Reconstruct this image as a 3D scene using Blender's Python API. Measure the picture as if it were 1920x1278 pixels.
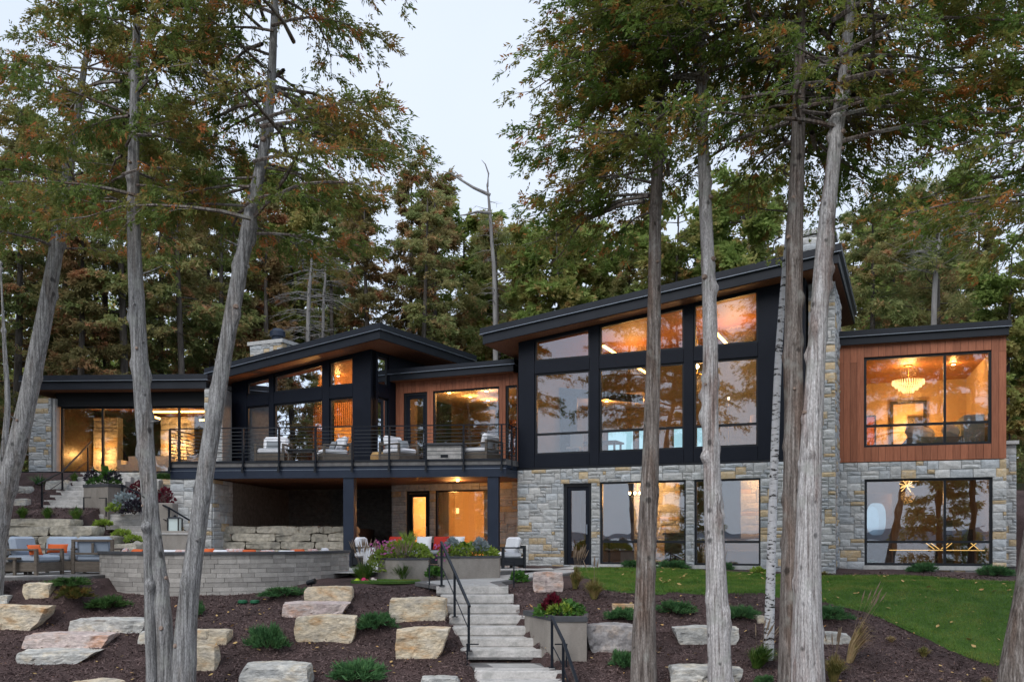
import bpy, math, random
import numpy as np
from mathutils import Vector, Matrix, noise as mnoise

for _o in list(bpy.data.objects):
    bpy.data.objects.remove(_o)
SC = bpy.context.scene
COL = SC.collection
R = math.radians

# ------------------------------------------------------------------ camera
FPX = 1700.0           # focal length in pixels of a 1920 wide picture
HZ = 1010.0            # row of the horizon
cam_d = bpy.data.cameras.new("camera")
cam = bpy.data.objects.new("camera", cam_d)
COL.objects.link(cam)
cam.location = (0, 0, 0)
cam.rotation_euler = (R(90), 0, 0)
cam_d.sensor_width = 36
cam_d.lens = FPX * 36 / 1920
cam_d.shift_y = (HZ - 639) / 1920
cam_d.clip_end = 20000
SC.camera = cam

# ------------------------------------------------------------------ sky, sun, exposure
SUN_EL, SUN_AZ = R(44), R(205)      # soft light from the lake side, behind the camera and to its left
world = bpy.data.worlds.new("World")
SC.world = world
world.use_nodes = True
wn = world.node_tree.nodes
wl = world.node_tree.links
for n in list(wn):
    wn.remove(n)
w_out = wn.new("ShaderNodeOutputWorld")
w_bg = wn.new("ShaderNodeBackground")
w_sky = wn.new("ShaderNodeTexSky")
w_sky.sky_type = 'NISHITA'
w_sky.sun_disc = False
w_sky.sun_elevation = SUN_EL
w_sky.sun_rotation = SUN_AZ
w_sky.dust_density = 2.0
w_mix = wn.new("ShaderNodeMix")
w_mix.data_type = 'RGBA'
w_mix.inputs[0].default_value = 0.86            # thin even overcast over the clear sky
w_tc = wn.new("ShaderNodeTexCoord")
w_nz = wn.new("ShaderNodeTexNoise")
w_nz.inputs["Scale"].default_value = 1.6
w_nz.inputs["Detail"].default_value = 4
w_rp = wn.new("ShaderNodeValToRGB")
w_rp.color_ramp.elements[0].position = 0.3
w_rp.color_ramp.elements[0].color = (5.75, 6.6, 8.1, 1)
w_rp.color_ramp.elements[1].position = 0.7
w_rp.color_ramp.elements[1].color = (6.75, 7.4, 8.55, 1)
wl.new(w_tc.outputs["Generated"], w_nz.inputs["Vector"])
wl.new(w_nz.outputs["Fac"], w_rp.inputs[0])
wl.new(w_sky.outputs[0], w_mix.inputs[6])
wl.new(w_rp.outputs[0], w_mix.inputs[7])
wl.new(w_mix.outputs[2], w_bg.inputs[0])
w_bg.inputs[1].default_value = 0.106
wl.new(w_bg.outputs[0], w_out.inputs[0])

sun_d = bpy.data.lights.new("sun", 'SUN')
sun_d.energy = 1.5
sun_d.angle = R(40)
sun_d.color = (1.0, 0.975, 0.95)
sun = bpy.data.objects.new("sun", sun_d)
COL.objects.link(sun)
# sun stands in direction (sin az, cos az) seen from above
sd = Vector((math.sin(SUN_AZ) * math.cos(SUN_EL), math.cos(SUN_AZ) * math.cos(SUN_EL), math.sin(SUN_EL)))
sun.rotation_euler = (-sd).to_track_quat('-Z', 'Y').to_euler()
sun.location = sd * 60

SC.view_settings.view_transform = 'Standard'
SC.view_settings.look = 'None'
SC.view_settings.gamma = 1
SC.view_settings.use_curve_mapping = False
SC.view_settings.exposure = 0.40
SC.render.engine = 'CYCLES'
SC.cycles.max_bounces = 8
SC.cycles.diffuse_bounces = 4
SC.cycles.glossy_bounces = 3
SC.cycles.transparent_max_bounces = 10
SC.cycles.transmission_bounces = 6
SC.cycles.sample_clamp_indirect = 4
SC.cycles.use_denoising = True

# ------------------------------------------------------------------ measuring helpers
def P(x, y, D):
    """point at depth D metres seen at column x, row y of the 1920 px photograph"""
    return Vector(((x - 960) / FPX * D, D, (HZ - y) / FPX * D))

def sstep(x, a, b):
    t = np.clip((np.asarray(x, float) - a) / (b - a), 0, 1)
    return t * t * (3 - 2 * t)

G_D = [-60, 0, 8, 14, 16, 17, 18, 19, 20.5, 21.5, 22.5, 24.5, 26, 27, 60]
G_Z = [-7.5, -5.4, -4.2, -3.1, -2.65, -2.38, -2.05, -1.68, -1.2, -1.08, -1.0, -.98, -.86, -.84, -.84]
def terrain(X, D):
    X = np.asarray(X, float); D = np.asarray(D, float)
    z = np.interp(D, G_D, G_Z)
    z = z - .16 * (1 - sstep(X, -6.2, -4.6)) * sstep(D, 18, 20) * (1 - sstep(D, 22.0, 22.6))
    # levelled terrace under the left seating area
    lv = (1 - sstep(X, -9.75, -9.4)) * sstep(D, 18.8, 20.3)
    z = z * (1 - lv) + lv * np.maximum(z, -.92)
    pat = (1 - sstep(X, -1.2, .6)) * sstep(D, 22.0, 23.2)
    z = z * (1 - pat) + pat * -.97
    # the stair is cut into the slope
    sc_ = np.interp(D, [15.5, 16.5, 17.9, 20.3], [.22, .12, -.22, -.89])
    cut = (np.abs(X - sc_) < .74) & (D > 15.6) & (D < 20.8)
    z = np.where(cut, np.minimum(z, np.interp(D, [15.6, 16.4, 16.9, 17.6, 17.95, 20.3, 20.8], [-3.1, -2.95, -2.75, -2.6, -2.45, -1.33, -1.2])), z)
    # garden bank rising on the left to the upper floor
    ds = 25.9 + 2.4 * sstep(X, -12.8, -10.4)
    bank = np.clip((D - ds) * .47, 0, 3.4)
    bank = bank + .85 * (1 - sstep(X, -12.6, -11.2)) * sstep(D, 25.6, 26.6) * (1 - sstep(D, 27.5, 31))
    bank = bank * (1 - sstep(X, -10.8, -10.1))
    z = z + np.clip(bank, 0, 3.45)
    # the garden steps are cut into the bank
    c1 = (X > -15.6) & (X < -13.2) & (D > 28.9) & (D < 33.4)
    z = np.where(c1, np.minimum(z, 2.42 - (33.1 - D) / .4 * .185 - .3), z)
    c2 = (X > -13.0) & (X < -9.2) & (D > 26.4) & (D < 29.2)
    z = np.where(c2, np.minimum(z, .55 - (X + 13.1) * .55 - .12), z)
    # ground behind the house rises to the upper floor
    back = sstep(D, 37, 41) * sstep(X, -10, -9)
    z = z + back * np.maximum(0, 2.55 - z)
    z = z + np.clip(D - 41, 0, 60) * .03 * sstep(D, 41, 45)
    # bank to the right of the house
    rb = sstep(X, 13.9, 16.5) * sstep(D, 24, 33) * 2.6
    z = np.maximum(z, z * (1 - sstep(X, 13.9, 16.5)) + (np.interp(D, G_D, G_Z) + rb) * sstep(X, 13.9, 16.5))
    return z

def tz(X, D):
    return float(terrain(X, D))

def G(x, y, d0=9.0, d1=60.0):
    """where the line of sight through (x, y) meets the ground"""
    Ds = np.linspace(d0, d1, 4000)
    zr = (HZ - y) / FPX * Ds
    zt = terrain((x - 960) / FPX * Ds, Ds)
    k = np.nonzero(zr <= zt)[0]
    D = Ds[k[0]] if len(k) else d1
    return Vector(((x - 960) / FPX * D, D, float(terrain((x - 960) / FPX * D, D))))

# ------------------------------------------------------------------ object helpers
WLOC = {}
def tag(o, label=None, cat=None, group=None, kind=None):
    if label: o["label"] = label
    if cat: o["category"] = cat
    if group: o["group"] = group
    if kind: o["kind"] = kind
    return o

def empty(name, loc, label, cat, group=None, kind=None):
    o = bpy.data.objects.new(name, None)
    COL.objects.link(o)
    o.location = loc
    o.empty_display_size = .2
    WLOC[o.name] = Vector(loc)
    return tag(o, label, cat, group, kind)

def link(name, me, parent=None, loc=(0, 0, 0)):
    """object at world position loc (parents are only ever moved, never turned)"""
    o = bpy.data.objects.new(name, me)
    COL.objects.link(o)
    loc = Vector(loc)
    WLOC[o.name] = loc.copy()
    if parent is not None:
        o.parent = parent
        o.location = loc - WLOC[parent.name]
    else:
        o.location = loc
    return o

def np_mesh(name, V, F, mats, smooth=False, midx=None):
    """mesh from numpy arrays; F is an (n,3) or (n,4) array"""
    V = np.asarray(V, np.float32); F = np.asarray(F, np.int32)
    me = bpy.data.meshes.new(name)
    me.vertices.add(len(V)); me.vertices.foreach_set("co", V.ravel())
    k = F.shape[1]
    me.loops.add(F.size); me.loops.foreach_set("vertex_index", F.ravel())
    me.polygons.add(len(F))
    me.polygons.foreach_set("loop_start", np.arange(0, F.size, k, dtype=np.int32))
    me.polygons.foreach_set("loop_total", np.full(len(F), k, np.int32))
    for m in (mats if isinstance(mats, (list, tuple)) else [mats]):
        me.materials.append(m)
    if midx is not None:
        me.polygons.foreach_set("material_index", np.asarray(midx, np.int32))
    if smooth:
        me.polygons.foreach_set("use_smooth", np.ones(len(F), bool))
    me.update(calc_edges=True)
    return me

def np_obj(name, V, F, mats, parent=None, smooth=False, midx=None, base=None):
    V = np.asarray(V, float)
    c = base if base is not None else Vector(((V[:, 0].min() + V[:, 0].max()) / 2, (V[:, 1].min() + V[:, 1].max()) / 2, V[:, 2].min()))
    me = np_mesh(name, V - np.array(c), F, mats, smooth, midx)
    return link(name, me, parent, c)

class MB:
    """collects shapes, then links them as ONE mesh object"""
    def __init__(s):
        s.v = []; s.f = []; s.m = []
    def add(s, vs, fs, m=0):
        b = len(s.v)
        s.v += [Vector(p) for p in vs]
        s.f += [tuple(i + b for i in f) for f in fs]
        s.m += [m] * len(fs)
        return s
    def prism(s, a, b, m=0):
        """two matching outlines joined by sides"""
        n = len(a)
        s.add(list(a) + list(b), [tuple(range(n - 1, -1, -1)), tuple(range(n, 2 * n))] + [(i, (i + 1) % n, n + (i + 1) % n, n + i) for i in range(n)], m)
        return s
    def box(s, c, size, rz=0, m=0, rx=0, ry=0):
        M = Matrix.Rotation(rz, 3, 'Z') @ Matrix.Rotation(ry, 3, 'Y') @ Matrix.Rotation(rx, 3, 'X')
        hx, hy, hz = size[0] / 2, size[1] / 2, size[2] / 2
        c = Vector(c)
        q = [c + M @ Vector((x, y, -hz)) for x, y in ((-hx, -hy), (hx, -hy), (hx, hy), (-hx, hy))]
        t = [c + M @ Vector((x, y, hz)) for x, y in ((-hx, -hy), (hx, -hy), (hx, hy), (-hx, hy))]
        return s.prism(q, t, m)
    def bbox(s, c, size, rz=0, bev=.02, m=0, rx=0, ry=0):
        """box with chamfered edges"""
        M = Matrix.Rotation(rz, 3, 'Z') @ Matrix.Rotation(ry, 3, 'Y') @ Matrix.Rotation(rx, 3, 'X')
        h = [x / 2 for x in size]; b = min(bev, min(h) * .95)
        c = Vector(c); vs = []; idx = {}
        for sx in (-1, 1):
            for sy in (-1, 1):
                for sz in (-1, 1):
                    for ax in range(3):
                        p = [sx * (h[0] - b), sy * (h[1] - b), sz * (h[2] - b)]
                        p[ax] = (sx, sy, sz)[ax] * h[ax]
                        idx[(sx, sy, sz, ax)] = len(vs); vs.append(c + M @ Vector(p))
        fs = []
        for ax in range(3):
            o = [a for a in range(3) if a != ax]
            for sg in (-1, 1):
                q = []
                for a, bb in ((-1, -1), (1, -1), (1, 1), (-1, 1)):
                    k = [0, 0, 0]; k[ax] = sg; k[o[0]] = a; k[o[1]] = bb
                    q.append(idx[(k[0], k[1], k[2], ax)])
                if (sg < 0) ^ (ax == 1): q.reverse()
                fs.append(tuple(q))
        for ax in range(3):
            o = [a for a in range(3) if a != ax]
            for a in (-1, 1):
                for bb in (-1, 1):
                    k1 = [0, 0, 0]; k1[o[0]] = a; k1[o[1]] = bb
                    k2 = list(k1); k1[ax] = -1; k2[ax] = 1
                    q = [idx[(*k1, o[0])], idx[(*k2, o[0])], idx[(*k2, o[1])], idx[(*k1, o[1])]]
                    fs.append(tuple(q))
        for sx in (-1, 1):
            for sy in (-1, 1):
                for sz in (-1, 1):
                    fs.append((idx[(sx, sy, sz, 0)], idx[(sx, sy, sz, 1)], idx[(sx, sy, sz, 2)]))
        s.add(vs, fs, m)
        return s
    def tube(s, pts, rad, seg=8, m=0, cap=True):
        pts = [Vector(p) for p in pts]
        if not hasattr(rad, '__len__'): rad = [rad] * len(pts)
        vs = []; fs = []
        up = Vector((0, 0, 1))
        for i, p in enumerate(pts):
            d = (pts[min(i + 1, len(pts) - 1)] - pts[max(i - 1, 0)]).normalized()
            a = d.cross(up)
            if a.length < .05: a = d.cross(Vector((1, 0, 0)))
            a.normalize(); b = d.cross(a)
            for k in range(seg):
                t = 2 * math.pi * k / seg
                vs.append(p + (a * math.cos(t) + b * math.sin(t)) * rad[i])
        for i in range(len(pts) - 1):
            for k in range(seg):
                fs.append((i * seg + k, i * seg + (k + 1) % seg, (i + 1) * seg + (k + 1) % seg, (i + 1) * seg + k))
        if cap:
            fs.append(tuple(range(seg - 1, -1, -1))); n = (len(pts) - 1) * seg
            fs.append(tuple(n + k for k in range(seg)))
        s.add(vs, fs, m)
        return s
    def lathe(s, c, prof, seg=16, m=0):
        c = Vector(c); vs = []; fs = []
        for r, z in prof:
            for k in range(seg):
                t = 2 * math.pi * k / seg
                vs.append(c + Vector((r * math.cos(t), r * math.sin(t), z)))
        for i in range(len(prof) - 1):
            for k in range(seg):
                fs.append((i * seg + k, i * seg + (k + 1) % seg, (i + 1) * seg + (k + 1) % seg, (i + 1) * seg + k))
        fs.append(tuple(range(seg - 1, -1, -1))); n = (len(prof) - 1) * seg
        fs.append(tuple(n + k for k in range(seg)))
        s.add(vs, fs, m)
        return s
    def build(s, name, mats, parent=None, smooth=False, base=None):
        xs = [p.x for p in s.v]; ys = [p.y for p in s.v]; zs = [p.z for p in s.v]
        c = Vector(base) if base is not None else Vector(((min(xs) + max(xs)) / 2, (min(ys) + max(ys)) / 2, min(zs)))
        me = bpy.data.meshes.new(name)
        me.from_pydata([p - c for p in s.v], [], s.f)
        for mt in (mats if isinstance(mats, (list, tuple)) else [mats]):
            me.materials.append(mt)
        for p, k in zip(me.polygons, s.m):
            p.material_index = k
            p.use_smooth = smooth
        me.update()
        return link(name, me, parent, c)

# ------------------------------------------------------------------ materials
def _n(nt, t, **kw):
    n = nt.nodes.new(t)
    for k, v in kw.items():
        setattr(n, k, v)
    return n

def mat(name, col, col2=None, col3=None, rough=.8, scale=5., stretch=(1, 1, 1), detail=5., lo=.35, hi=.65, bump=0., bscale=25., bstretch=None,
        metal=0., spec=.3, objrand=0., emit=None, estr=0., leaf=0., fine=None, coord='pos', mid=.5):
    m = bpy.data.materials.new(name)
    m.use_nodes = True
    nt = m.node_tree
    bs = nt.nodes["Principled BSDF"]; out = nt.nodes["Material Output"]
    L = nt.links.new
    bs.inputs["Roughness"].default_value = rough
    bs.inputs["Metallic"].default_value = metal
    bs.inputs["Specular IOR Level"].default_value = spec
    if coord == 'pos':
        pos = _n(nt, "ShaderNodeNewGeometry").outputs["Position"]
    else:
        pos = _n(nt, "ShaderNodeTexCoord").outputs["Object"]
    def noise(sc, st, det=5.):
        mp = _n(nt, "ShaderNodeMapping"); mp.inputs["Scale"].default_value = st
        L(pos, mp.inputs[0])
        nz = _n(nt, "ShaderNodeTexNoise"); nz.inputs["Scale"].default_value = sc; nz.inputs["Detail"].default_value = det
        nz.inputs["Roughness"].default_value = .62
        L(mp.outputs[0], nz.inputs["Vector"])
        return nz.outputs["Fac"]
    c = None
    if col2 is not None:
        rp = _n(nt, "ShaderNodeValToRGB")
        e = rp.color_ramp.elements
        e[0].position = lo; e[0].color = (*col, 1); e[1].position = hi; e[1].color = (*(col3 or col2), 1)
        if col3 is not None:
            x = e.new(lo + (hi - lo) * mid); x.color = (*col2, 1)
        L(noise(scale, stretch, detail), rp.inputs[0])
        c = rp.outputs[0]
    if fine is not None:      # second, finer layer: (scale, strength, stretch)
        nf = noise(fine[0], fine[2] if len(fine) > 2 else (1, 1, 1), 6.)
        mr = _n(nt, "ShaderNodeMapRange"); mr.inputs[1].default_value = .3; mr.inputs[2].default_value = .7
        mr.inputs[3].default_value = 1 - fine[1]; mr.inputs[4].default_value = 1 + fine[1]
        L(nf, mr.inputs[0])
        mx = _n(nt, "ShaderNodeMix", data_type='RGBA', blend_type='MULTIPLY'); mx.inputs[0].default_value = 1
        if c is None: mx.inputs[6].default_value = (*col, 1)
        else: L(c, mx.inputs[6])
        L(mr.outputs[0], mx.inputs[7]); c = mx.outputs[2]
    if objrand:
        oi = _n(nt, "ShaderNodeObjectInfo")
        mr = _n(nt, "ShaderNodeMapRange"); mr.inputs[3].default_value = 1 - objrand; mr.inputs[4].default_value = 1 + objrand
        L(oi.outputs["Random"], mr.inputs[0])
        hs = _n(nt, "ShaderNodeHueSaturation")
        if c is None: hs.inputs["Color"].default_value = (*col, 1)
        else: L(c, hs.inputs["Color"])
        L(mr.outputs[0], hs.inputs["Value"]); c = hs.outputs[0]
    if c is None: bs.inputs["Base Color"].default_value = (*col, 1)
    else: L(c, bs.inputs["Base Color"])
    if bump:
        bp = _n(nt, "ShaderNodeBump"); bp.inputs["Strength"].default_value = bump; bp.inputs["Distance"].default_value = .03
        L(noise(bscale, bstretch or stretch, 6.), bp.inputs["Height"]); L(bp.outputs[0], bs.inputs["Normal"])
    if emit is not None:
        bs.inputs["Emission Color"].default_value = (*emit, 1); bs.inputs["Emission Strength"].default_value = estr
    if leaf:
        tr = _n(nt, "ShaderNodeBsdfTranslucent")
        if c is None: tr.inputs[0].default_value = (*col, 1)
        else: L(c, tr.inputs[0])
        ms = _n(nt, "ShaderNodeMixShader"); ms.inputs[0].default_value = leaf
        L(bs.outputs[0], ms.inputs[1]); L(tr.outputs[0], ms.inputs[2]); L(ms.outputs[0], out.inputs[0])
    return m

def glass_mat(name, refl=.3, tint=(.86, .9, .92)):
    m = bpy.data.materials.new(name); m.use_nodes = True
    nt = m.node_tree; L = nt.links.new
    for n in list(nt.nodes):
        if n.type == 'BSDF_PRINCIPLED': nt.nodes.remove(n)
    out = nt.nodes["Material Output"]
    tr = _n(nt, "ShaderNodeBsdfTransparent"); tr.inputs[0].default_value = (*tint, 1)
    gl = _n(nt, "ShaderNodeBsdfGlossy"); gl.inputs["Roughness"].default_value = 0.004; gl.inputs[0].default_value = (.93, .96, 1, 1)
    fr = _n(nt, "ShaderNodeFresnel"); fr.inputs[0].default_value = 1.5
    mr = _n(nt, "ShaderNodeMapRange"); mr.inputs[1].default_value = .04; mr.inputs[3].default_value = refl; mr.inputs[4].default_value = 1
    L(fr.outputs[0], mr.inputs[0])
    # faint waviness of large panes
    geo = _n(nt, "ShaderNodeNewGeometry"); nz = _n(nt, "ShaderNodeTexNoise"); nz.inputs["Scale"].default_value = .9
    L(geo.outputs["Position"], nz.inputs["Vector"])
    bp = _n(nt, "ShaderNodeBump"); bp.inputs["Strength"].default_value = .06; bp.inputs["Distance"].default_value = .05
    L(nz.outputs["Fac"], bp.inputs["Height"]); L(bp.outputs[0], gl.inputs["Normal"])
    ms = _n(nt, "ShaderNodeMixShader")
    L(mr.outputs[0], ms.inputs[0]); L(tr.outputs[0], ms.inputs[1]); L(gl.outputs[0], ms.inputs[2]); L(ms.outputs[0], out.inputs[0])
    return m

def emis(name, col, s):
    m = bpy.data.materials.new(name); m.use_nodes = True
    nt = m.node_tree
    for n in list(nt.nodes):
        if n.type == 'BSDF_PRINCIPLED': nt.nodes.remove(n)
    e = _n(nt, "ShaderNodeEmission"); e.inputs[0].default_value = (*col, 1); e.inputs[1].default_value = s
    nt.links.new(e.outputs[0], nt.nodes["Material Output"].inputs[0])
    return m

M = {}
M['black'] = mat('black_metal', (.005, .0075, .0145), (.0075, .0105, .019), rough=.5, scale=1.2, spec=.22, fine=(60, .06))
M['blackf'] = mat('black_frame', (.008, .010, .014), rough=.4, spec=.4)
M['fascia'] = mat('fascia_metal', (.011, .014, .021), (.016, .02, .028), rough=.42, scale=1.5, spec=.3)
M['beam'] = mat('beam_metal', (.013, .021, .040), (.019, .029, .052), rough=.42, scale=1.4, spec=.35)
M['drip'] = mat('drip_edge_metal', (.30, .34, .40), rough=.3, metal=.6)
M['roof'] = mat('roof_membrane', (.03, .033, .04), rough=.7)
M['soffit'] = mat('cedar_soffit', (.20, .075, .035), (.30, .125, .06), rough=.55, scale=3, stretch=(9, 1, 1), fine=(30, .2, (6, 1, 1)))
M['clad'] = mat('cedar_cladding', (.265, .09, .046), (.385, .145, .078), rough=.55, scale=4, stretch=(14, 14, .5), objrand=.17, fine=(24, .14, (8, 8, .4)))
M['mortar'] = mat('mortar', (.16, .16, .16), (.22, .22, .215), scale=9, rough=.95, bump=.3)
def stone_mat(n, a, b, c):
    return mat(n, a, b, c, rough=.88, scale=7, objrand=.15, bump=.35, bscale=30, fine=(40, .16), lo=.3, hi=.7)
M['st_grey'] = stone_mat('limestone_grey', (.39, .40, .395), (.50, .51, .505), (.585, .585, .57))
M['st_blue'] = stone_mat('limestone_blue', (.35, .375, .39), (.45, .475, .49), (.53, .55, .56))
M['st_pale'] = stone_mat('limestone_pale', (.44, .445, .435), (.54, .54, .525), (.61, .60, .58))
M['st_tan'] = stone_mat('limestone_tan', (.48, .36, .22), (.58, .45, .28), (.54, .48, .39))
M['st_dark'] = stone_mat('limestone_dark', (.13, .115, .10), (.19, .17, .15), (.25, .225, .20))  # darker version of the house stone, for the recess walls under the balcony
M['glass'] = glass_mat('window_glass', .14)
M['glass2'] = glass_mat('window_glass_low', .17)
M['mulch'] = mat('mulch', (.034, .021, .020), (.08, .051, .048), (.15, .10, .094), scale=46, detail=8, rough=.95, lo=.3, hi=.72, bump=1.0, bscale=70, fine=(1.3, .38))
M['chip'] = mat('mulch_chip', (.048, .029, .027), (.135, .088, .082), (.38, .30, .275), scale=60, detail=2, rough=.9, lo=.25, hi=.8, fine=(1.3, .38))
M['soil'] = mat('forest_floor', (.03, .022, .014), (.06, .045, .025), (.05, .06, .025), scale=.8, rough=.95, fine=(9, .3))
M['turf'] = mat('lawn_turf', (.04, .09, .014), (.075, .14, .024), scale=2.2, rough=.9, fine=(22, .35), bump=.5, bscale=80)
M['blade'] = mat('grass_blade', (.066, .155, .019), (.13, .245, .034), (.235, .265, .058), scale=1.7, rough=.6, leaf=.25, fine=(30, .3))
M['paver'] = mat('paver_pale', (.40, .39, .375), (.50, .49, .47), scale=4, rough=.85, fine=(30, .1), objrand=.06)
M['paver_dk'] = mat('paver_dark', (.13, .125, .125), (.18, .175, .17), scale=5, rough=.8, fine=(30, .1))
M['step'] = mat('limestone_step', (.40, .39, .37), (.52, .50, .475), (.58, .555, .53), scale=4.5, rough=.88, bump=.5, bscale=16, fine=(26, .14), objrand=.05)
M['planter'] = mat('board_concrete', (.25, .225, .20), (.34, .31, .275), scale=3, stretch=(1, 1, .5), rough=.85, fine=(20, .1, (1, 1, 3)))
M['cap'] = mat('dark_stone_cap', (.06, .063, .07), (.085, .088, .095), scale=8, rough=.7)
M['block'] = mat('wall_block', (.33, .31, .285), (.42, .395, .365), scale=6, rough=.9, bump=.4, bscale=40, objrand=.22, fine=(40, .12))
M['rock'] = mat('limestone_boulder', (.52, .47, .39), (.64, .54, .39), (.50, .29, .13), scale=1.6, stretch=(1, 1, 2.2), rough=.9, bump=1., bscale=11, bstretch=(1, 1, 2.4), fine=(8, .38, (1, 1, 2.5)), lo=.34, hi=.68, mid=.5)
M['rock_grey'] = mat('grey_boulder', (.38, .385, .375), (.53, .52, .48), (.62, .53, .39), scale=2.0, stretch=(1, 1, 2.2), rough=.9, bump=1., bscale=11, bstretch=(1, 1, 2.4), fine=(8, .38, (1, 1, 2.5)), lo=.34, hi=.7)
M['rock_dark'] = mat('dark_boulder', (.24, .235, .24), (.36, .34, .335), (.46, .38, .32), scale=2.6, rough=.9, bump=.9, bscale=13, fine=(10, .34), lo=.34, hi=.7)
M['rock_pink'] = mat('pink_boulder', (.52, .42, .40), (.60, .51, .47), (.56, .33, .23), scale=1.8, stretch=(1, 1, 2.2), rough=.9, bump=1., bscale=11, bstretch=(1, 1, 2.4), fine=(8, .38, (1, 1, 2.5)), lo=.34, hi=.66)
M['rock_wall'] = mat('ledge_rock', (.27, .255, .22), (.42, .385, .315), (.52, .48, .41), scale=2.4, rough=.9, bump=.9, bscale=13, fine=(10, .3), objrand=.16, lo=.32, hi=.72)
M['rail'] = mat('handrail_steel', (.007, .010, .016), rough=.4, spec=.25)
M['cable'] = mat('rail_cable', (.05, .055, .06), rough=.4, metal=.3)
M['wood_grey'] = mat('weathered_teak', (.10, .082, .066), (.155, .13, .105), scale=5, stretch=(1, 1, 6), rough=.7, fine=(30, .15))
M['cush_blue'] = mat('blue_grey_cushion', (.32, .38, .46), (.38, .44, .52), scale=4, rough=.9, fine=(120, .06))
M['cush_white'] = mat('white_cushion', (.72, .73, .76), (.78, .79, .82), scale=4, rough=.9)
M['cush_grey'] = mat('grey_pillow', (.25, .27, .29), rough=.9)
M['orange'] = mat('orange_pillow', (.62, .115, .03), (.70, .15, .045), scale=3, rough=.85)
M['red'] = mat('red_pillow', (.42, .03, .02), rough=.85)
M['pattern'] = mat('patterned_pillow', (.62, .55, .52), (.58, .30, .24), (.5, .5, .55), scale=14, rough=.85, detail=1)
M['green_lid'] = mat('green_plastic', (.02, .13, .06), rough=.5)
# ================================================================== THE SETTING
def axis(parts):
    out = []
    for a, b, st in parts:
        out += list(np.arange(a, b, st))
    return np.array(out + [parts[-1][1]])

def grid_faces(nx, ny):
    i = np.arange((nx - 1) * (ny - 1)); r = i // (nx - 1); c = i % (nx - 1)
    a = r * nx + c
    return np.stack([a, a + 1, a + nx + 1, a + nx], 1)

gx = axis([(-900, -120, 60), (-120, -30, 8), (-30, -19, 1.2), (-19, 19, .16), (19, 30, 1.2), (30, 120, 8), (120, 900, 60)])
gy = axis([(-14, 10, 2), (10, 14, .6), (14, 35, .16), (35, 46, .8), (46, 120, 6), (120, 1500, 60)])
XX, YY = np.meshgrid(gx, gy)
ZZ = terrain(XX, YY)
rngg = np.random.default_rng(3)
near = ((YY > 12) & (YY < 27) & (np.abs(XX) < 20))
bumpz = np.array([mnoise.noise((x * 1.3, y * 1.3, 0)) * .05 + mnoise.noise((x * 4, y * 4, 5)) * .02 if k else 0. for x, y, k in zip(XX.ravel(), YY.ravel(), near.ravel())])
ZZ = ZZ + (bumpz - .02 * near.ravel()).reshape(ZZ.shape)
V = np.stack([XX.ravel(), YY.ravel(), ZZ.ravel()], 1)
F = grid_faces(len(gx), len(gy))
cx = V[F].mean(1)
mi = np.where((cx[:, 1] > 38) | (np.abs(cx[:, 0]) > 19.5) | (cx[:, 1] < 8), 1, 0)
ground = np_obj('ground', V, F, [M['mulch'], M['soil']], smooth=True, midx=mi, base=Vector((0, 0, 0)))
tag(ground, 'dark mulched sloping ground around and behind the house', kind='structure')

# mulch chips lying on the beds
def lawn_front(X): return 0
LB = [(1075, 1066), (1130, 1066), (1250, 1067), (1330, 1071), (1430, 1077), (1530, 1082), (1690, 1081), (1800, 1089), (1990, 1096)]
LF = [(1075, 1072), (1130, 1105), (1190, 1110), (1330, 1113), (1440, 1115), (1545, 1126), (1604, 1142), (1659, 1158), (1709, 1183), (1778, 1215), (1847, 1247), (1990, 1262)]
def on_ground(lst):
    q = [G(x, y) for x, y in lst]
    return np.array([p.x for p in q]), np.array([p.y for p in q])
lbx, lby = on_ground(LB)
lfx, lfy = on_ground(LF)
lbx = np.r_[lbx, 17.]; lby = np.r_[lby, 23.2]; lfx = np.r_[lfx, 17.]; lfy = np.r_[lfy, 16.4]
def is_lawn(X, D):
    return (X > max(lbx[0], lfx[0]) - .1) & (D < np.interp(X, lbx, lby)) & (D > np.interp(X, lfx, lfy))

rng = np.random.default_rng(11)
N = 84000
cx_ = rng.uniform(-12.5, 12.5, N); cy_ = 15.2 + 9.8 * rng.random(N) ** 1.35
ok = ~is_lawn(cx_, cy_) & ~((cx_ < -10) & (cy_ > 20.4)) & ~((cx_ < -.6) & (cy_ > 22.0)) & ~((cy_ > 21.3) & (cx_ < 2))
cx_, cy_ = cx_[ok], cy_[ok]
# the left bank too
n2 = 16000
bx = rng.uniform(-17, -9.2, n2); by = rng.uniform(26.3, 32.5, n2)
cx_ = np.r_[cx_, bx]; cy_ = np.r_[cy_, by]
n = len(cx_)
cz = terrain(cx_, cy_) + np.array([mnoise.noise((x * 1.3, y * 1.3, 0)) * .05 + mnoise.noise((x * 4, y * 4, 5)) * .02 - .02 if y < 26 else 0 for x, y in zip(cx_, cy_)]) + .012
ang = rng.uniform(0, 2 * np.pi, n); tilt = rng.normal(0, .45, n); ln = rng.uniform(.010, .05, n); wd = rng.uniform(.004, .012, n)
dx = np.stack([np.cos(ang) * np.cos(tilt), np.sin(ang) * np.cos(tilt), np.sin(tilt)], 1)
sx = np.stack([-np.sin(ang), np.cos(ang), rng.normal(0, .5, n)], 1); sx /= np.linalg.norm(sx, axis=1)[:, None]
c0 = np.stack([cx_, cy_, cz], 1)
V = np.concatenate([c0 - dx * ln[:, None] - sx * wd[:, None], c0 + dx * ln[:, None] - sx * wd[:, None], c0 + dx * ln[:, None] + sx * wd[:, None], c0 - dx * ln[:, None] + sx * wd[:, None]], 0)
F = np.stack([np.arange(n), np.arange(n) + n, np.arange(n) + 2 * n, np.arange(n) + 3 * n], 1)
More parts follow.
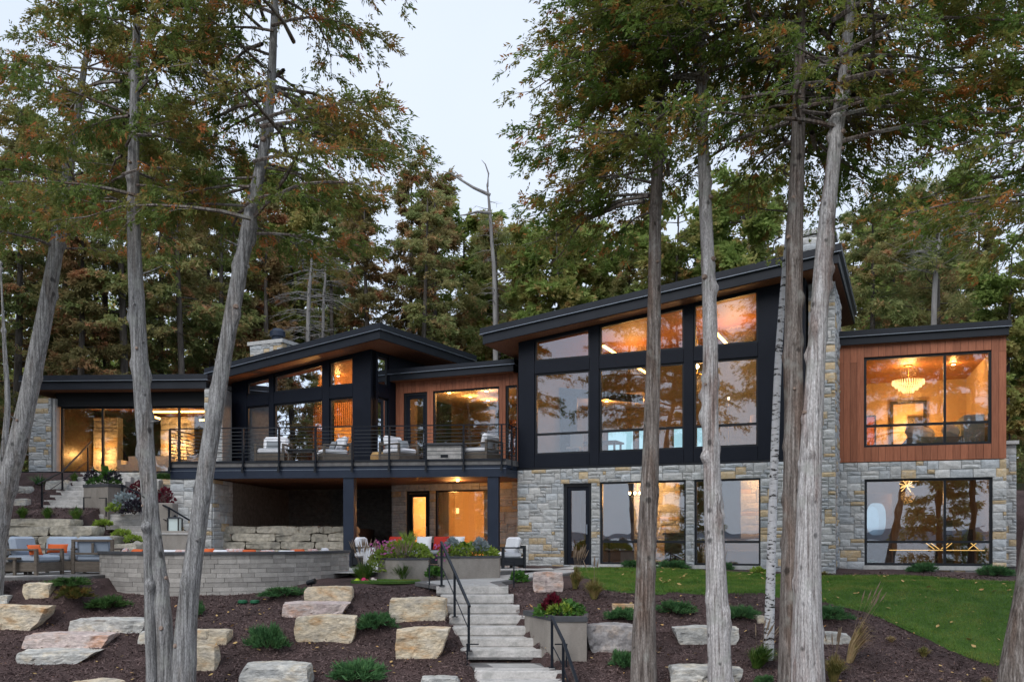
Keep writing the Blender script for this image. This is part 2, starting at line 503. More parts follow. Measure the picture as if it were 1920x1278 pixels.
tag(np_obj('mulch_chips', V, F, M['chip']), 'loose dark bark mulch covering the planting beds', kind='stuff')

# lake and far shore behind the camera: seen mirrored in the glass
M['lake'] = mat('lake_water', (.05, .075, .10), rough=.12, spec=.5, bump=.15, bscale=1.5)
lk = MB().add([(-6000, -14, -5.9), (6000, -14, -5.9), (6000, -9000, -5.9), (-6000, -9000, -5.9)], [(0, 1, 2, 3)]).build('lake', M['lake'])
tag(lk, 'calm blue lake below the garden', kind='structure')
M['hill'] = mat('far_hill', (.10, .12, .15), (.13, .15, .18), scale=.004, rough=1)
hm = MB()
hp = [(-6000 + 200 * i, -5200 - 300 * math.sin(i * .7), 55 + 45 * mnoise.noise((i * .23, 0, 0)) + 25 * mnoise.noise((i * .6, 3, 0))) for i in range(61)]
for (a, b) in zip(hp[:-1], hp[1:]):
    hm.add([(a[0], a[1], -6), (b[0], b[1], -6), (b[0], b[1] - 300, b[2]), (a[0], a[1] - 300, a[2]), (b[0], b[1] - 900, -6), (a[0], a[1] - 900, -6)], [(0, 3, 2, 1), (3, 5, 4, 2)])
tag(hm.build('hills', M['hill']), 'low hazy hills across the lake', kind='structure')

# lawn sheet and blades
ts = np.linspace(max(lbx[0], lfx[0]), min(lbx[-1], lfx[-1]), 90)
rows = 26
f0 = np.interp(ts, lfx, lfy) + .05 * np.sin(ts * 7); b0 = np.interp(ts, lbx, lby)
f0 = np.minimum(f0, b0 - .05)
LX = np.repeat(ts[None], rows, 0); LD = f0[None] + (b0 - f0)[None] * np.linspace(0, 1, rows)[:, None]
LZ = terrain(LX, LD) + .035
LZ[0] -= .06; LZ[-1] -= .06
V = np.stack([LX.ravel(), LD.ravel(), LZ.ravel()], 1)
lawn = np_obj('lawn', V, grid_faces(90, rows), M['turf'], smooth=True)
tag(lawn, 'green lawn sweeping in front of the stone facade', kind='structure')
def blades(n, X, D, Z, hmin, hmax, w, lean, rng):
    a = rng.uniform(0, 2 * np.pi, n); h = rng.uniform(hmin, hmax, n)
    b0 = np.stack([X, D, Z], 1); s = np.stack([np.cos(a), np.sin(a), np.zeros(n)], 1) * w
    tip = b0 + np.stack([rng.normal(0, lean, n) * h, rng.normal(0, lean, n) * h, h], 1)
    return np.concatenate([b0 - s, b0 + s, tip], 0), np.stack([np.arange(n), np.arange(n) + n, np.arange(n) + 2 * n], 1)
n = 170000
u = rng.uniform(ts[0], ts[-1], n * 2); v = rng.random(n * 2)
keep = (rng.random(n * 2) < (np.interp(u, ts, b0 - f0) / (b0 - f0).max()))
u, v = u[keep][:n], v[keep][:n]
fD = np.interp(u, ts, f0); bD = np.interp(u, ts, b0)
D_ = fD + (bD - fD) * v + rng.normal(0, .05, len(u))
V, F = blades(len(u), u, D_, terrain(u, D_) + .02, .035, .075, .006, .5, rng)
tag(np_obj('grass', V, F, M['blade']), 'short mown grass of the lawn', kind='stuff')
# fallen leaves on the lawn and beds
n = 900
u = np.r_[rng.uniform(ts[0] + 1, ts[-1], 260), rng.uniform(-10, 10, 640)]; v = rng.random(n)
D_ = np.interp(u, ts, f0) + (np.interp(u, ts, b0) - np.interp(u, ts, f0)) * v
D_[260:] = rng.uniform(15.8, 20.3, 640)
c0 = np.stack([u, D_, terrain(u, D_) + np.where(np.arange(n) < 260, .085, .035)], 1)
a = rng.uniform(0, 6.28, n); L_ = np.where(np.arange(n) < 260, rng.uniform(.025, .07, n), rng.uniform(.012, .05, n))
d = np.stack([np.cos(a), np.sin(a), rng.normal(0, .25, n)], 1) * L_[:, None]; s = np.stack([-np.sin(a), np.cos(a), rng.normal(0, .3, n)], 1) * (L_ * .55)[:, None]
V = np.concatenate([c0 - d, c0 - s * .8 - d * .2, c0 - s + d * .3, c0 + d, c0 + s + d * .3, c0 + s * .8 - d * .2], 0)
F = np.concatenate([np.stack([np.arange(n), np.arange(n) + n, np.arange(n) + 2 * n, np.arange(n) + 3 * n], 1), np.stack([np.arange(n), np.arange(n) + 3 * n, np.arange(n) + 4 * n, np.arange(n) + 5 * n], 1)], 0)
M['fallen'] = mat('fallen_leaf', (.42, .25, .09), (.55, .38, .15), (.42, .16, .05), scale=3, rough=.8)
tag(np_obj('fallen_leaves', V, F, M['fallen']), 'small tan autumn leaves scattered over lawn and mulch', kind='stuff')

# ================================================================== THE HOUSE
class PL:
    """vertical wall plane: depth D0 straight ahead, coming t metres nearer per metre to the right"""
    def __init__(s, D0, t):
        s.D0, s.t, s.q = D0, t, math.sqrt(1 + t * t)
        s.e = Vector((1 / s.q, -t / s.q, 0)); s.n = Vector((t / s.q, 1 / s.q, 0))
        s.rz = -math.atan(t)
    def p(s, u, w, z):
        return Vector((0, s.D0, 0)) + s.e * u + s.n * w + Vector((0, 0, z))
    def u(s, x):
        return (x - 960) / FPX * s.D(x) * s.q
    def D(s, x):
        return s.D0 / (1 + s.t * (x - 960) / FPX)
    def z(s, x, y):
        return (HZ - y) / FPX * s.D(x)
MAIN, RIGHT, MID, PAV, WING, BAL = PL(28.95, .44), PL(30.0, .34), PL(31.0, .44), PL(28.9, .55), PL(33.56, .05), PL(28.0, .11)

HOUSE = empty('lake_house', (2, 31, -.75), 'modern black, stone and cedar two-storey house with sloping roofs, all windows lit', 'house')

def slab(mb, pl, quad, w0, w1, m=0):
    """quad in (u, z) given counter-clockwise from lower left, pushed from w0 to w1"""
    mb.prism([pl.p(u, w0, z) for u, z in quad], [pl.p(u, w1, z) for u, z in quad], m)
    return mb
def ubox(mb, pl, u0, u1, w0, w1, z0, z1, m=0):
    return slab(mb, pl, [(u0, z0), (u1, z0), (u1, z1), (u0, z1)], w0, w1, m)

def part(name, m, pl, quads, w0, w1, parent=HOUSE):
    mb = MB()
    for q in quads:
        slab(mb, pl, q, w0, w1)
    return mb.build(name, m, parent)

def window(pl, quad, vert=(), horiz=(), inset=.055, w=.05, glass='glass', name='window', fm='blackf', split=True):
    """frame mesh with panes and mullions as its children; quad = ((u0,z0),(u1,z0'),(u1,z1'),(u0,z1))"""
    (a0, b0), (a1, b1), (a2, b2), (a3, b3) = quad
    iq = [(a0 + inset, b0 + inset), (a1 - inset, b1 + inset), (a2 - inset, b2 - inset), (a3 + inset, b3 - inset)]
    mb = MB()
    for i in range(4):
        j = (i + 1) % 4
        slab(mb, pl, [quad[i], quad[j], iq[j], iq[i]], w, w + .11)
    f = mb.build(name, M[fm], HOUSE)
    lo = lambda u: iq[0][1] + (iq[1][1] - iq[0][1]) * (u - iq[0][0]) / (iq[1][0] - iq[0][0])
    hi = lambda u: iq[3][1] + (iq[2][1] - iq[3][1]) * (u - iq[3][0]) / (iq[2][0] - iq[3][0])
    t = .035
    us = [iq[0][0]] + sorted(vert) + [iq[1][0]]
    zs = sorted(horiz)
    for u in vert:
        part('mullion', M[fm], pl, [[(u - t, lo(u)), (u + t, lo(u)), (u + t, hi(u)), (u - t, hi(u))]], w + .005, w + .1, f)
    for k in range(len(us) - 1):
        ua = us[k] + (t if k else 0); ub = us[k + 1] - (t if k < len(us) - 2 else 0)
        for z in zs:
            part('mullion', M[fm], pl, [[(ua, z - t), (ub, z - t), (ub, z + t), (ua, z + t)]], w + .008, w + .097, f)
        zz = [None] + zs + [None]
        for j in range(len(zz) - 1):
            za = (lo(ua), lo(ub)) if zz[j] is None else (zz[j] + t, zz[j] + t)
            zb = (hi(ua), hi(ub)) if zz[j + 1] is None else (zz[j + 1] - t, zz[j + 1] - t)
            part('pane', M[glass], pl, [[(ua, za[0]), (ub, za[1]), (ub, zb[1]), (ua, zb[0])]], w + .045, w + .05, f)
    return f

def door(pl, u0, u1, z0, z1, w=.05):
    """glazed leaf in a dark frame, with handle"""
    fr = MB(); t = .09
    for q in ([(u0, z0), (u0 + t, z0), (u0 + t, z1), (u0, z1)], [(u1 - t, z0), (u1, z0), (u1, z1), (u1 - t, z1)], [(u0 + t, z1 - t), (u1 - t, z1 - t), (u1 - t, z1), (u0 + t, z1)]):
        slab(fr, pl, q, w, w + .12)
    d = fr.build('door', M['blackf'], HOUSE)
    a, b, c, e = u0 + t + .005, u1 - t - .005, z0 + .01, z1 - t - .005
    s = .12
    lf = MB()
    for q in ([(a, c), (a + s, c), (a + s, e), (a, e)], [(b - s, c), (b, c), (b, e), (b - s, e)], [(a + s, e - s), (b - s, e - s), (b - s, e), (a + s, e)], [(a + s, c), (b - s, c), (b - s, c + .22), (a + s, c + .22)]):
        slab(lf, pl, q, w + .03, w + .085)
    lf.build('door_leaf', M['black'], d)
    part('pane', M['glass'], pl, [[(a + s, c + .22), (b - s, c + .22), (b - s, e - s), (a + s, e - s)]], w + .055, w + .06, d)
    h = MB(); ubox(h, pl, b - s * .62, b - s * .38, w - .045, w + .0, z0 + .95, z0 + 1.25); ubox(h, pl, b - s * .56, b - s * .44, w, w + .03, z0 + .98, z0 + 1.22)
    h.build('handle', M['drip'], d)
    return d

def complement(u0, u1, z0, ztop, ops):
    """quads of a wall minus its openings; ops = (ua, ub, za, zta, ztb)"""
    us = sorted({u0, u1, *[o[0] for o in ops], *[o[1] for o in ops]})
    us = [u for u in us if u0 - 1e-6 <= u <= u1 + 1e-6]
    out = []
    for a, b in zip(us[:-1], us[1:]):
        if b - a < .02: continue
        cut = sorted([o for o in ops if o[0] <= a + 1e-6 and o[1] >= b - 1e-6], key=lambda o: o[2])
        la, lb = z0, z0
        for o in cut:
            if o[2] - la > .02: out.append([(a, la), (b, lb), (b, o[2]), (a, o[2])])
            k = (o[4] - o[3]) / (o[1] - o[0])
            la, lb = o[3] + k * (a - o[0]), o[3] + k * (b - o[0])
        ta, tb = ztop(a), ztop(b)
        if max(ta - la, tb - lb) > .02: out.append([(a, la), (b, lb), (b, tb), (a, ta)])
    return out

def panels(pl, quads, m, name='facade_panel', gap=.006, w0=0., w1=.09):
    for q in quads:
        (a, b), (c, d), (e, f), (g, h) = q
        part(name, M[m], pl, [[(a + gap, b + gap), (c - gap, d + gap), (e - gap, f - gap), (g + gap, h - gap)]], w0, w1)

def backing(pl, quads, m, w0, w1, name='wall'):
    return part(name, M[m], pl, quads, w0, w1)

# ---- stones: random ashlar laid on a grid that follows the openings
STONES = []           # (matrix, colour, shown area)
def cuts(a, b, step):
    n = max(1, round((b - a) / step)); return list(np.linspace(a, b, n + 1))
def ashlar(pl, u0, u1, z0, z1, ops, seed, wall, w=-.0, mw=.098, mh=.098, cols=None, vis=1., jitter=1.):
    rnd = random.Random(seed)
    eu = sorted({u0, u1, *[o[0] for o in ops if u0 < o[0] < u1], *[o[1] for o in ops if u0 < o[1] < u1]})
    ez = sorted({z0, z1, *[o[2] for o in ops if z0 < o[2] < z1], *[o[3] for o in ops if z0 < o[3] < z1]})
    gu = []; gz = []
    for a, b in zip(eu[:-1], eu[1:]): gu += cuts(a, b, mw)[:-1]
    gu.append(eu[-1])
    for a, b in zip(ez[:-1], ez[1:]): gz += cuts(a, b, mh)[:-1]
    gz.append(ez[-1])
    nu, nz = len(gu) - 1, len(gz) - 1
    used = np.zeros((nz, nu), bool)
    for r in range(nz):
        for c in range(nu):
            uc, zc = (gu[c] + gu[c + 1]) / 2, (gz[r] + gz[r + 1]) / 2
            if any(o[0] < uc < o[1] and o[2] < zc < o[3] for o in ops): used[r, c] = True
    sizes = [(3, 1), (4, 1), (5, 1), (3, 2), (4, 2), (5, 2), (3, 1), (5, 1), (4, 2), (6, 2), (2, 1), (3, 2), (2, 2)]
    for r in range(nz):
        for c in range(nu):
            if used[r, c]: continue
            for t in range(6):
                sw, sh = rnd.choice(sizes)
                if r + sh <= nz and c + sw <= nu and not used[r:r + sh, c:c + sw].any(): break
            else:
                sw, sh = 1, 1
                while sw < 3 and c + sw < nu and not used[r, c + sw]: sw += 1
            used[r:r + sh, c:c + sw] = True
            a, b, d, e = gu[c], gu[c + sw], gz[r], gz[r + sh]
            g = .007
            col = rnd.choices(['st_grey', 'st_blue', 'st_pale', 'st_tan'], [.45, .22, .21, .12])[0]
            if cols: col = rnd.choice(cols)
            th = .09 + rnd.uniform(-.018, .018) * jitter
            cpt = pl.p((a + b) / 2, w + .06 - th / 2 - .02, (d + e) / 2)
            Mx = Matrix.Translation(cpt) @ Matrix.Rotation(pl.rz, 4, 'Z') @ Matrix.Diagonal((b - a - g, th, e - d - g, 1))
            STONES.append((Mx, col, (b - a) * (e - d) / cpt.y ** 2 * vis, wall))

STONE_ME = {}
def stone_shape(seed):
    """rough-faced block in the unit cube; its face looks to -y"""
    rnd = random.Random(seed)
    nx, nz = 4, 3
    vs = []; fs = []
    for j in range(nz + 1):
        for i in range(nx + 1):
            x, z = i / nx - .5, j / nz - .5
            ed = i in (0, nx) or j in (0, nz)
            y = -.5 + (.22 if ed else rnd.uniform(-.04, .11))
            k = .992
            if ed: x, z = x * k + rnd.uniform(-.008, .008), z * k + rnd.uniform(-.012, .012)
            else: x += rnd.uniform(-.05, .05); z += rnd.uniform(-.06, .06)
            vs.append((x, y, z))
    for j in range(nz):
        for i in range(nx):
            a = j * (nx + 1) + i; q = (a, a + 1, a + nx + 2, a + nx + 1)
            if rnd.random() < .5: fs += [(q[0], q[1], q[2]), (q[0], q[2], q[3])]
            else: fs += [(q[0], q[1], q[3]), (q[1], q[2], q[3])]
    b = len(vs)
    ring = [i for i in range(nx + 1)] + [(nx + 1) * j + nx for j in range(1, nz + 1)] + [(nx + 1) * nz + i for i in range(nx - 1, -1, -1)] + [(nx + 1) * j for j in range(nz - 1, 0, -1)]
    for k in ring: vs.append((vs[k][0], .5, vs[k][2]))
    n = len(ring)
    for k in range(n): fs.append((ring[k], b + k, b + (k + 1) % n, ring[(k + 1) % n]))
    return vs, fs
SHAPES = [stone_shape(k) for k in range(7)]
def place_stones(limit=300):
    S = sorted(STONES, key=lambda s: -s[2])
    for k, (Mx, col, _, wall) in enumerate(S[:limit]):
        key = (col, k % 7)
        if key not in STONE_ME:
            me = bpy.data.meshes.new('stone'); me.from_pydata(*[SHAPES[k % 7][0], [], SHAPES[k % 7][1]]); me.materials.append(M[col]); me.update(); STONE_ME[key] = me
        o = bpy.data.objects.new('stone', STONE_ME[key]); COL.objects.link(o)
        o.parent = wall
        o.matrix_local = Matrix.Translation(-WLOC[wall.name]) @ Mx
    mb = MB(); cols = ['st_grey', 'st_blue', 'st_pale', 'st_tan', 'st_dark']
    for k, (Mx, col, _, wall) in enumerate(S[limit:]):
        vs, fs = SHAPES[k % 7]
        mb.add([Mx @ Vector(v) for v in vs], fs, cols.index(col))
    if mb.v:
        tag(mb.build('stone_infill', [M[c] for c in cols], HOUSE), kind='stuff')

# ---- roofs
def shed(name, pl, u0, u1, w0, w1, za, zb, thick, lip=.07, up=.19, mat_f='fascia'):
    """sloping roof in tiers: membrane with upper edge, bright drip line, lower fascia, cedar soffit; za at u0, zb at u1"""
    s = lambda u: za + (zb - za) * (u - u0) / (u1 - u0)
    mb = MB()
    slab(mb, pl, [(u0 - lip, s(u0 - lip) - up), (u1 + lip, s(u1 + lip) - up), (u1 + lip, s(u1 + lip)), (u0 - lip, s(u0 - lip))], w0 - lip, w1)
    r = mb.build(name, M[mat_f], HOUSE)
    part('drip_edge', M['drip'], pl, [[(u0 - lip - .012, s(u0) - up - .022), (u1 + lip + .012, s(u1) - up - .022), (u1 + lip + .012, s(u1) - up - .004), (u0 - lip - .012, s(u0) - up - .004)]], w0 - lip - .012, w1, r)
    part('fascia', M[mat_f], pl, [[(u0, s(u0) - thick), (u1, s(u1) - thick), (u1, s(u1) - up - .026), (u0, s(u0) - up - .026)]], w0, w1, r)
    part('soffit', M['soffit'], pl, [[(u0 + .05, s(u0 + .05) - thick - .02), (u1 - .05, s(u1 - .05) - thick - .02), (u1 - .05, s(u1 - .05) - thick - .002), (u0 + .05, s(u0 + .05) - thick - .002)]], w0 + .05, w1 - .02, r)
    return r

GZ = -.80      # level of the lower floor
FL = 2.50      # level of the upper floor

# ================= main volume (two storeys of glass over stone)
U = MAIN.u
mL, mR = .22, 8.95
MT = lambda u: 6.66 + .12 * (u + .75) - .52          # underside of the roof
w1, w2, w3 = (U(1002), U(1105)), (U(1123), U(1282)), (U(1300), U(1421))
ops = []
for a, b in (w1, w2, w3):
    ops.append((a, b, 5.61, MT(a) - .05, MT(b) - .05))
    ops.append((a, b, 2.66, 5.21, 5.21))
qs = complement(mL, mR, 2.25, MT, ops + [(mL, mR, 5.61, 5.61, 5.61)][:0])
# extra seams through the wide right column
panels(MAIN, qs, 'black')
backing(MAIN, qs, 'blackf', .092, .3)
for a, b in (w1, w2, w3):
    window(MAIN, [(a, 5.61), (b, 5.61), (b, MT(b) - .05), (a, MT(a) - .05)])
    window(MAIN, [(a, 2.66), (b, 2.66), (b, 5.21), (a, 5.21)], horiz=[3.30])
# ledge under the black band
part('ledge', M['blackf'], MAIN, [[(mL - .05, 2.19), (mR + .02, 2.19), (mR + .02, 2.245), (mL - .05, 2.245)]], -.02, .28)
# left side of the black box, running back
part('side_wall', M['black'], MAIN, [[(mL, 2.25), (mL + .25, 2.25), (mL + .25, MT(mL + .25)), (mL, MT(mL))]], .31, 7.5)
part('side_wall', M['black'], MAIN, [[(mR - .25, 2.25), (mR, 2.25), (mR, MT(mR)), (mR - .25, MT(mR - .25))]], .31, 7.5)
shed('main_roof', MAIN, -.75, 9.88, -.6, 7.0, 6.66, 7.94, .5)
# stone below
dL = (U(1057), U(1109)); l2 = (U(1125), U(1286)); l3 = (U(1302), U(1426))
ops = [(dL[0], dL[1], GZ, 1.72, 1.72), (l2[0], l2[1], GZ + .04, 1.74, 1.74), (l3[0], l3[1], GZ + .04, 1.74, 1.74)]
sw = backing(MAIN, complement(mL, 9.75, GZ - .35, lambda u: 2.185, ops), 'mortar', .06, .36, 'stone_wall')
ashlar(MAIN, mL - .02, 9.76, GZ - .25, 2.18, [(o[0], o[1], o[2], o[3]) for o in ops], 4, sw)
door(MAIN, dL[0], dL[1], GZ, 1.72)
for a, b in (l2, l3):
    window(MAIN, [(a, GZ + .04), (b, GZ + .04), (b, 1.74), (a, 1.74)], horiz=[-.08], glass='glass2')
    part('sill', M['st_pale'], MAIN, [[(a - .04, GZ - .07), (b + .04, GZ - .07), (b + .04, GZ + .035), (a - .04, GZ + .035)]], -.08, .2)
# left return of the stone storey
SIDE = PL(0, 0)
def side_plane(pl, u, w):
    """plane through pl at u, running back: its u axis is pl.n"""
    s = PL(1, 0)
    o = pl.p(u, w, 0)
    s.e = pl.n.copy(); s.n = -pl.e.copy() if False else pl.e.copy()
    s.rz = math.atan2(s.e.y, s.e.x)
    s.p = lambda uu, ww, z, o=o, s=s: o + s.e * uu + s.n * ww + Vector((0, 0, z))
    return s
msl = side_plane(MAIN, mL, 0)
sw2 = part('stone_wall', M['mortar'], MAIN, [[(mL + .04, GZ - .3), (mL + .3, GZ - .3), (mL + .3, 2.18), (mL + .04, 2.18)]], .37, 3.4)
def ashlar_side(pl, u, w0, w1, z0, z1, seed, wall, left=True, **kw):
    s = PL(1, 0)
    if left:      # faces towards -e : its own 'right' runs towards the viewer
        s.e = -pl.n; s.n = pl.e
        o = pl.p(u, 0, 0)
        s.p = lambda uu, ww, z, o=o, s=s: o + s.e * uu + s.n * ww + Vector((0, 0, z))
        s.rz = math.atan2(s.e.y, s.e.x)
        ashlar(s, -w1, -w0, z0, z1, [], seed, wall, **kw)
    else:
        s.e = pl.n; s.n = -pl.e
        o = pl.p(u, 0, 0)
        s.p = lambda uu, ww, z, o=o, s=s: o + s.e * uu + s.n * ww + Vector((0, 0, z))
        s.rz = math.atan2(s.e.y, s.e.x)
        ashlar(s, w0, w1, z0, z1, [], seed, wall, **kw)
ashlar_side(MAIN, mL, .04, 2.6, GZ - .2, 2.18, 5, sw2, vis=.5)

# stone fireplace mass at the right end and its chimney above the roof
fm = part('stone_wall', M['mortar'], MAIN, [[(9.02, GZ - .3), (9.7, GZ - .3), (9.7, 7.2), (9.02, 7.2)]], .42, 2.6)
ashlar(MAIN, 9.0, 9.72, 2.2, 7.2, [], 6, fm, w=.36, vis=.8)
ashlar_side(MAIN, 9.7, .4, 2.6, GZ, 7.0, 7, fm, left=False, vis=.1)
ch = part('chimney', M['mortar'], MAIN, [[(8.35, 7.2), (9.5, 7.2), (9.5, 9.25), (8.35, 9.25)]], 2.4, 3.4)
part('chimney_cap', M['st_pale'], MAIN, [[(8.27, 9.25), (9.58, 9.25), (9.58, 9.38), (8.27, 9.38)]], 2.3, 3.5, ch)
ashlar(MAIN, 8.34, 9.51, 7.2, 9.24, [], 8, ch, w=2.34)

# ================= right volume (cedar box over stone)
U = RIGHT.u
rL, rR = 9.35, U(1887)
ru = (U(1620), U(1859)); rl = (U(1621), U(1861)); rv = U(1772)
ops_u = [(ru[0], ru[1], 2.68, 5.30, 5.30)]
qs = complement(rL, rR, 2.27, lambda u: 5.66, ops_u)
backing(RIGHT, qs, 'blackf', .03, .25)
def boards(pl, u0, u1, z0, z1, ops, step, seed, splits=True, w0=0., w1=.028):
    rnd = random.Random(seed)
    edges = sorted({u0, u1, *[o[0] for o in ops], *[o[1] for o in ops]})
    edges = [e for e in edges if u0 <= e <= u1]
    for ea, eb in zip(edges[:-1], edges[1:]):
        n = max(1, round((eb - ea) / step)); cs = np.linspace(ea, eb, n + 1)
        for a, b in zip(cs[:-1], cs[1:]):
            segs = [(z0, z1)]
            for o in ops:
                if o[0] - 1e-6 <= a and b <= o[1] + 1e-6:
                    segs = [s for s in [(z0, o[2]), (o[3], z1)] if s[1] - s[0] > .03]
            if segs == [(z0, z1)] and splits and z1 - z0 > 1.5 and rnd.random() < .75:
                k = rnd.choice([z0 + .42, z1 - .5, z1 - .42]); segs = [(z0, k), (k, z1)]
            for s, e in segs:
                d = rnd.uniform(0, .006)
                part('cladding_board', M['clad'], pl, [[(a + .004, s + .003), (b - .004, s + .003), (b - .004, e - .003), (a + .004, e - .003)]], w0 - d, w1)
boards(RIGHT, rL, rR, 2.25, 5.66, [(o[0], o[1], o[2], o[3]) for o in ops_u], .20, 2)
part('side_wall', M['clad'], RIGHT, [[(rR - .2, 2.25), (rR, 2.25), (rR, 5.66), (rR - .2, 5.66)]], .26, 6)
window(RIGHT, [(ru[0], 2.68), (ru[1], 2.68), (ru[1], 5.30), (ru[0], 5.30)], vert=[rv], horiz=[3.30], inset=.07)
r = shed('flat_roof', RIGHT, rL - .1, rR + .04, -.14, 6.2, 6.07, 6.07, .40, lip=.06, up=.16)
ops_l = [(rl[0], rl[1], GZ + .04, 1.74, 1.74)]
sw = backing(RIGHT, complement(rL, rR - .02, GZ - .4, lambda u: 2.23, ops_l), 'mortar', .06, .36, 'stone_wall')
ashlar(RIGHT, rL, rR, GZ - .3, 2.23, [(o[0], o[1], o[2], o[3]) for o in ops_l], 9, sw, mh=.11)
window(RIGHT, [(rl[0], GZ + .04), (rl[1], GZ + .04), (rl[1], 1.74), (rl[0], 1.74)], vert=[rv], horiz=[-.08], inset=.07, glass='glass2')
part('sill', M['st_pale'], RIGHT, [[(rl[0] - .04, GZ - .08), (rl[1] + .04, GZ - .08), (rl[1] + .04, GZ + .035), (rl[0] - .04, GZ + .035)]], -.09, .2)
# garden wall running on behind the right corner
gw = part('stone_wall', M['mortar'], RIGHT, [[(rR - .02, GZ - .5), (rR + .46, GZ - .5), (rR + .46, 2.75), (rR - .02, 2.75)]], 1.3, 1.7)
ashlar(RIGHT, rR - .02, rR + .47, GZ, 2.75, [], 10, gw, w=1.24)
part('wall_cap', M['st_pale'], RIGHT, [[(rR - .06, 2.75), (rR + .52, 2.75), (rR + .52, 2.85), (rR - .06, 2.85)]], 1.1, 1.8)

# ================= middle volume behind the balcony (cedar)
U = MID.u
dL_, dR_ = U(742), .22
MH = 5.25
od = (U(757), U(801), FL, MH); ow = (U(812), U(936), FL + .05, MH); on = (U(948), .2, FL + .05, MH)
boards(MID, dL_, dR_, FL, 5.66, [od, ow, on], .15, 3, splits=False)
backing(MID, complement(dL_, dR_, FL, lambda u: 5.66, [(o[0], o[1], o[2], o[3], o[3]) for o in (od, ow, on)]), 'blackf', .03, .25)
door(MID, od[0], od[1], FL, MH)
window(MID, [(ow[0], ow[2]), (ow[1], ow[2]), (ow[1], MH), (ow[0], MH)])
window(MID, [(on[0], on[2]), (on[1], on[2]), (on[1], MH), (on[0], MH)])
shed('flat_roof', MID, dL_ - .5, .2, -.35, 5.5, 6.07, 6.07, .40, lip=.06, up=.16)
# lower storey under the balcony
ob = [(U(762), U(806), GZ, 1.72, 1.72), (U(816), U(938), GZ + .04, 1.72, 1.72)]
sw = backing(MID, complement(U(735), .3, GZ - .2, lambda u: 1.95, ob), 'mortar', .06, .3, 'stone_wall')
ashlar(MID, U(735), .3, GZ, 1.95, [(o[0], o[1], o[2], o[3]) for o in ob], 12, sw, vis=.75)
door(MID, ob[0][0], ob[0][1], GZ, 1.72)
window(MID, [(ob[1][0], GZ + .04), (ob[1][1], GZ + .04), (ob[1][1], 1.72), (ob[1][0], 1.72)])
# dark back wall of the recess further left
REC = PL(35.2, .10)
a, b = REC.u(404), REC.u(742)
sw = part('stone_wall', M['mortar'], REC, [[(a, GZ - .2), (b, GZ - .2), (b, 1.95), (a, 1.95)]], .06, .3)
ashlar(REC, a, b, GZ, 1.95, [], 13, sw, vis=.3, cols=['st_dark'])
part('wall_vent', M['blackf'], REC, [[(REC.u(663), 1.2), (REC.u(675), 1.2), (REC.u(675), 1.62), (REC.u(663), 1.62)]], -.1, -.03)

# ================= pavilion (left, shed roof)
U = PAV.u
pL, pR = -12.3, -5.62
PT = lambda u: 7.23 + .0955 * (u + 4.63) - .52
pw = [(U(462), U(504)), (U(513), U(604)), (U(617), U(661))]
ops = []
for a, b in pw:
    ops.append((a, b, 5.46, PT(a) - .1, PT(b) - .1)); ops.append((a, b, FL + .05, 5.02, 5.02))
qs = complement(pL, pR, FL - .05, PT, ops)
panels(PAV, qs, 'black'); backing(PAV, qs, 'blackf', .092, .3)
for a, b in pw:
    window(PAV, [(a, 5.46), (b, 5.46), (b, PT(b) - .1), (a, PT(a) - .1)])
    window(PAV, [(a, FL + .05), (b, FL + .05), (b, 5.02), (a, 5.02)])
# right flank with its corner windows
FS = PL(1, 0); FS.e = PAV.n.copy(); FS.n = -PAV.e; _o = PAV.p(pR, 0, 0)
FS.p = lambda u, w, z: _o + FS.e * u + FS.n * w + Vector((0, 0, z)); FS.rz = math.atan2(FS.e.y, FS.e.x)
ops = [(.42, 1.05, 5.46, PT(pR) - .1, PT(pR) - .1), (.42, 1.05, FL + .05, 5.02, 5.02)]
qs = complement(.0, 5.2, FL - .05, lambda u: PT(pR) - .01, ops)
panels(FS, qs, 'black'); backing(FS, complement(.31, 5.2, FL - .05, lambda u: PT(pR) - .03, ops), 'blackf', .092, .28)
for o in ops: window(FS, [(o[0], o[2]), (o[1], o[2]), (o[1], o[3]), (o[0], o[3])])
shed('pavilion_roof', PAV, -12.75, -4.63, -.8, 5.4, 7.23 - .0955 * 8.12, 7.23, .5)
# chimney with cap and flue
cp = P(505, 660, 36.5)
CH = PL(cp.y + .35 * cp.x * 0, .45); 
c0 = P(500, 655, 37.5)
def chim_plane(c, t):
    s = PL(1, t); s.p = lambda u, w, z, c=c, s=s: Vector((c.x, c.y, 0)) + s.e * u + s.n * w + Vector((0, 0, z)); return s
CP = chim_plane(c0, .45)
c_ = part('chimney', M['mortar'], CP, [[(-.85, 6.0), (.75, 6.0), (.75, 8.05), (-.85, 8.05)]], .05, 1.4)
ashlar(CP, -.85, .76, 6.6, 8.05, [], 14, c_, w=0)
ashlar_side(CP, .76, 0, 1.4, 6.6, 8.05, 15, c_, left=False, vis=.7)
part('chimney_cap', M['st_pale'], CP, [[(-.95, 8.05), (.87, 8.05), (.87, 8.2), (-.95, 8.2)]], -.08, 1.5, c_)
fl = MB().lathe(CP.p(0, .7, 8.2), [(.24, 0), (.24, .28), (.32, .3), (.32, .5), (.2, .62), (.02, .66)], 20).build('flue_cap', M['beam'], c_, smooth=False)
# stone pier where the pavilion meets the flat left wing
PP = WING
a, b = PP.u(398), PP.u(431)
sp = part('stone_pier', M['mortar'], PP, [[(a, 1.8), (b, 1.8), (b, 5.55), (a, 5.55)]], -.7, .2)
ashlar(PP, a, b, 2.3, 5.5, [], 16, sp, w=-.75)

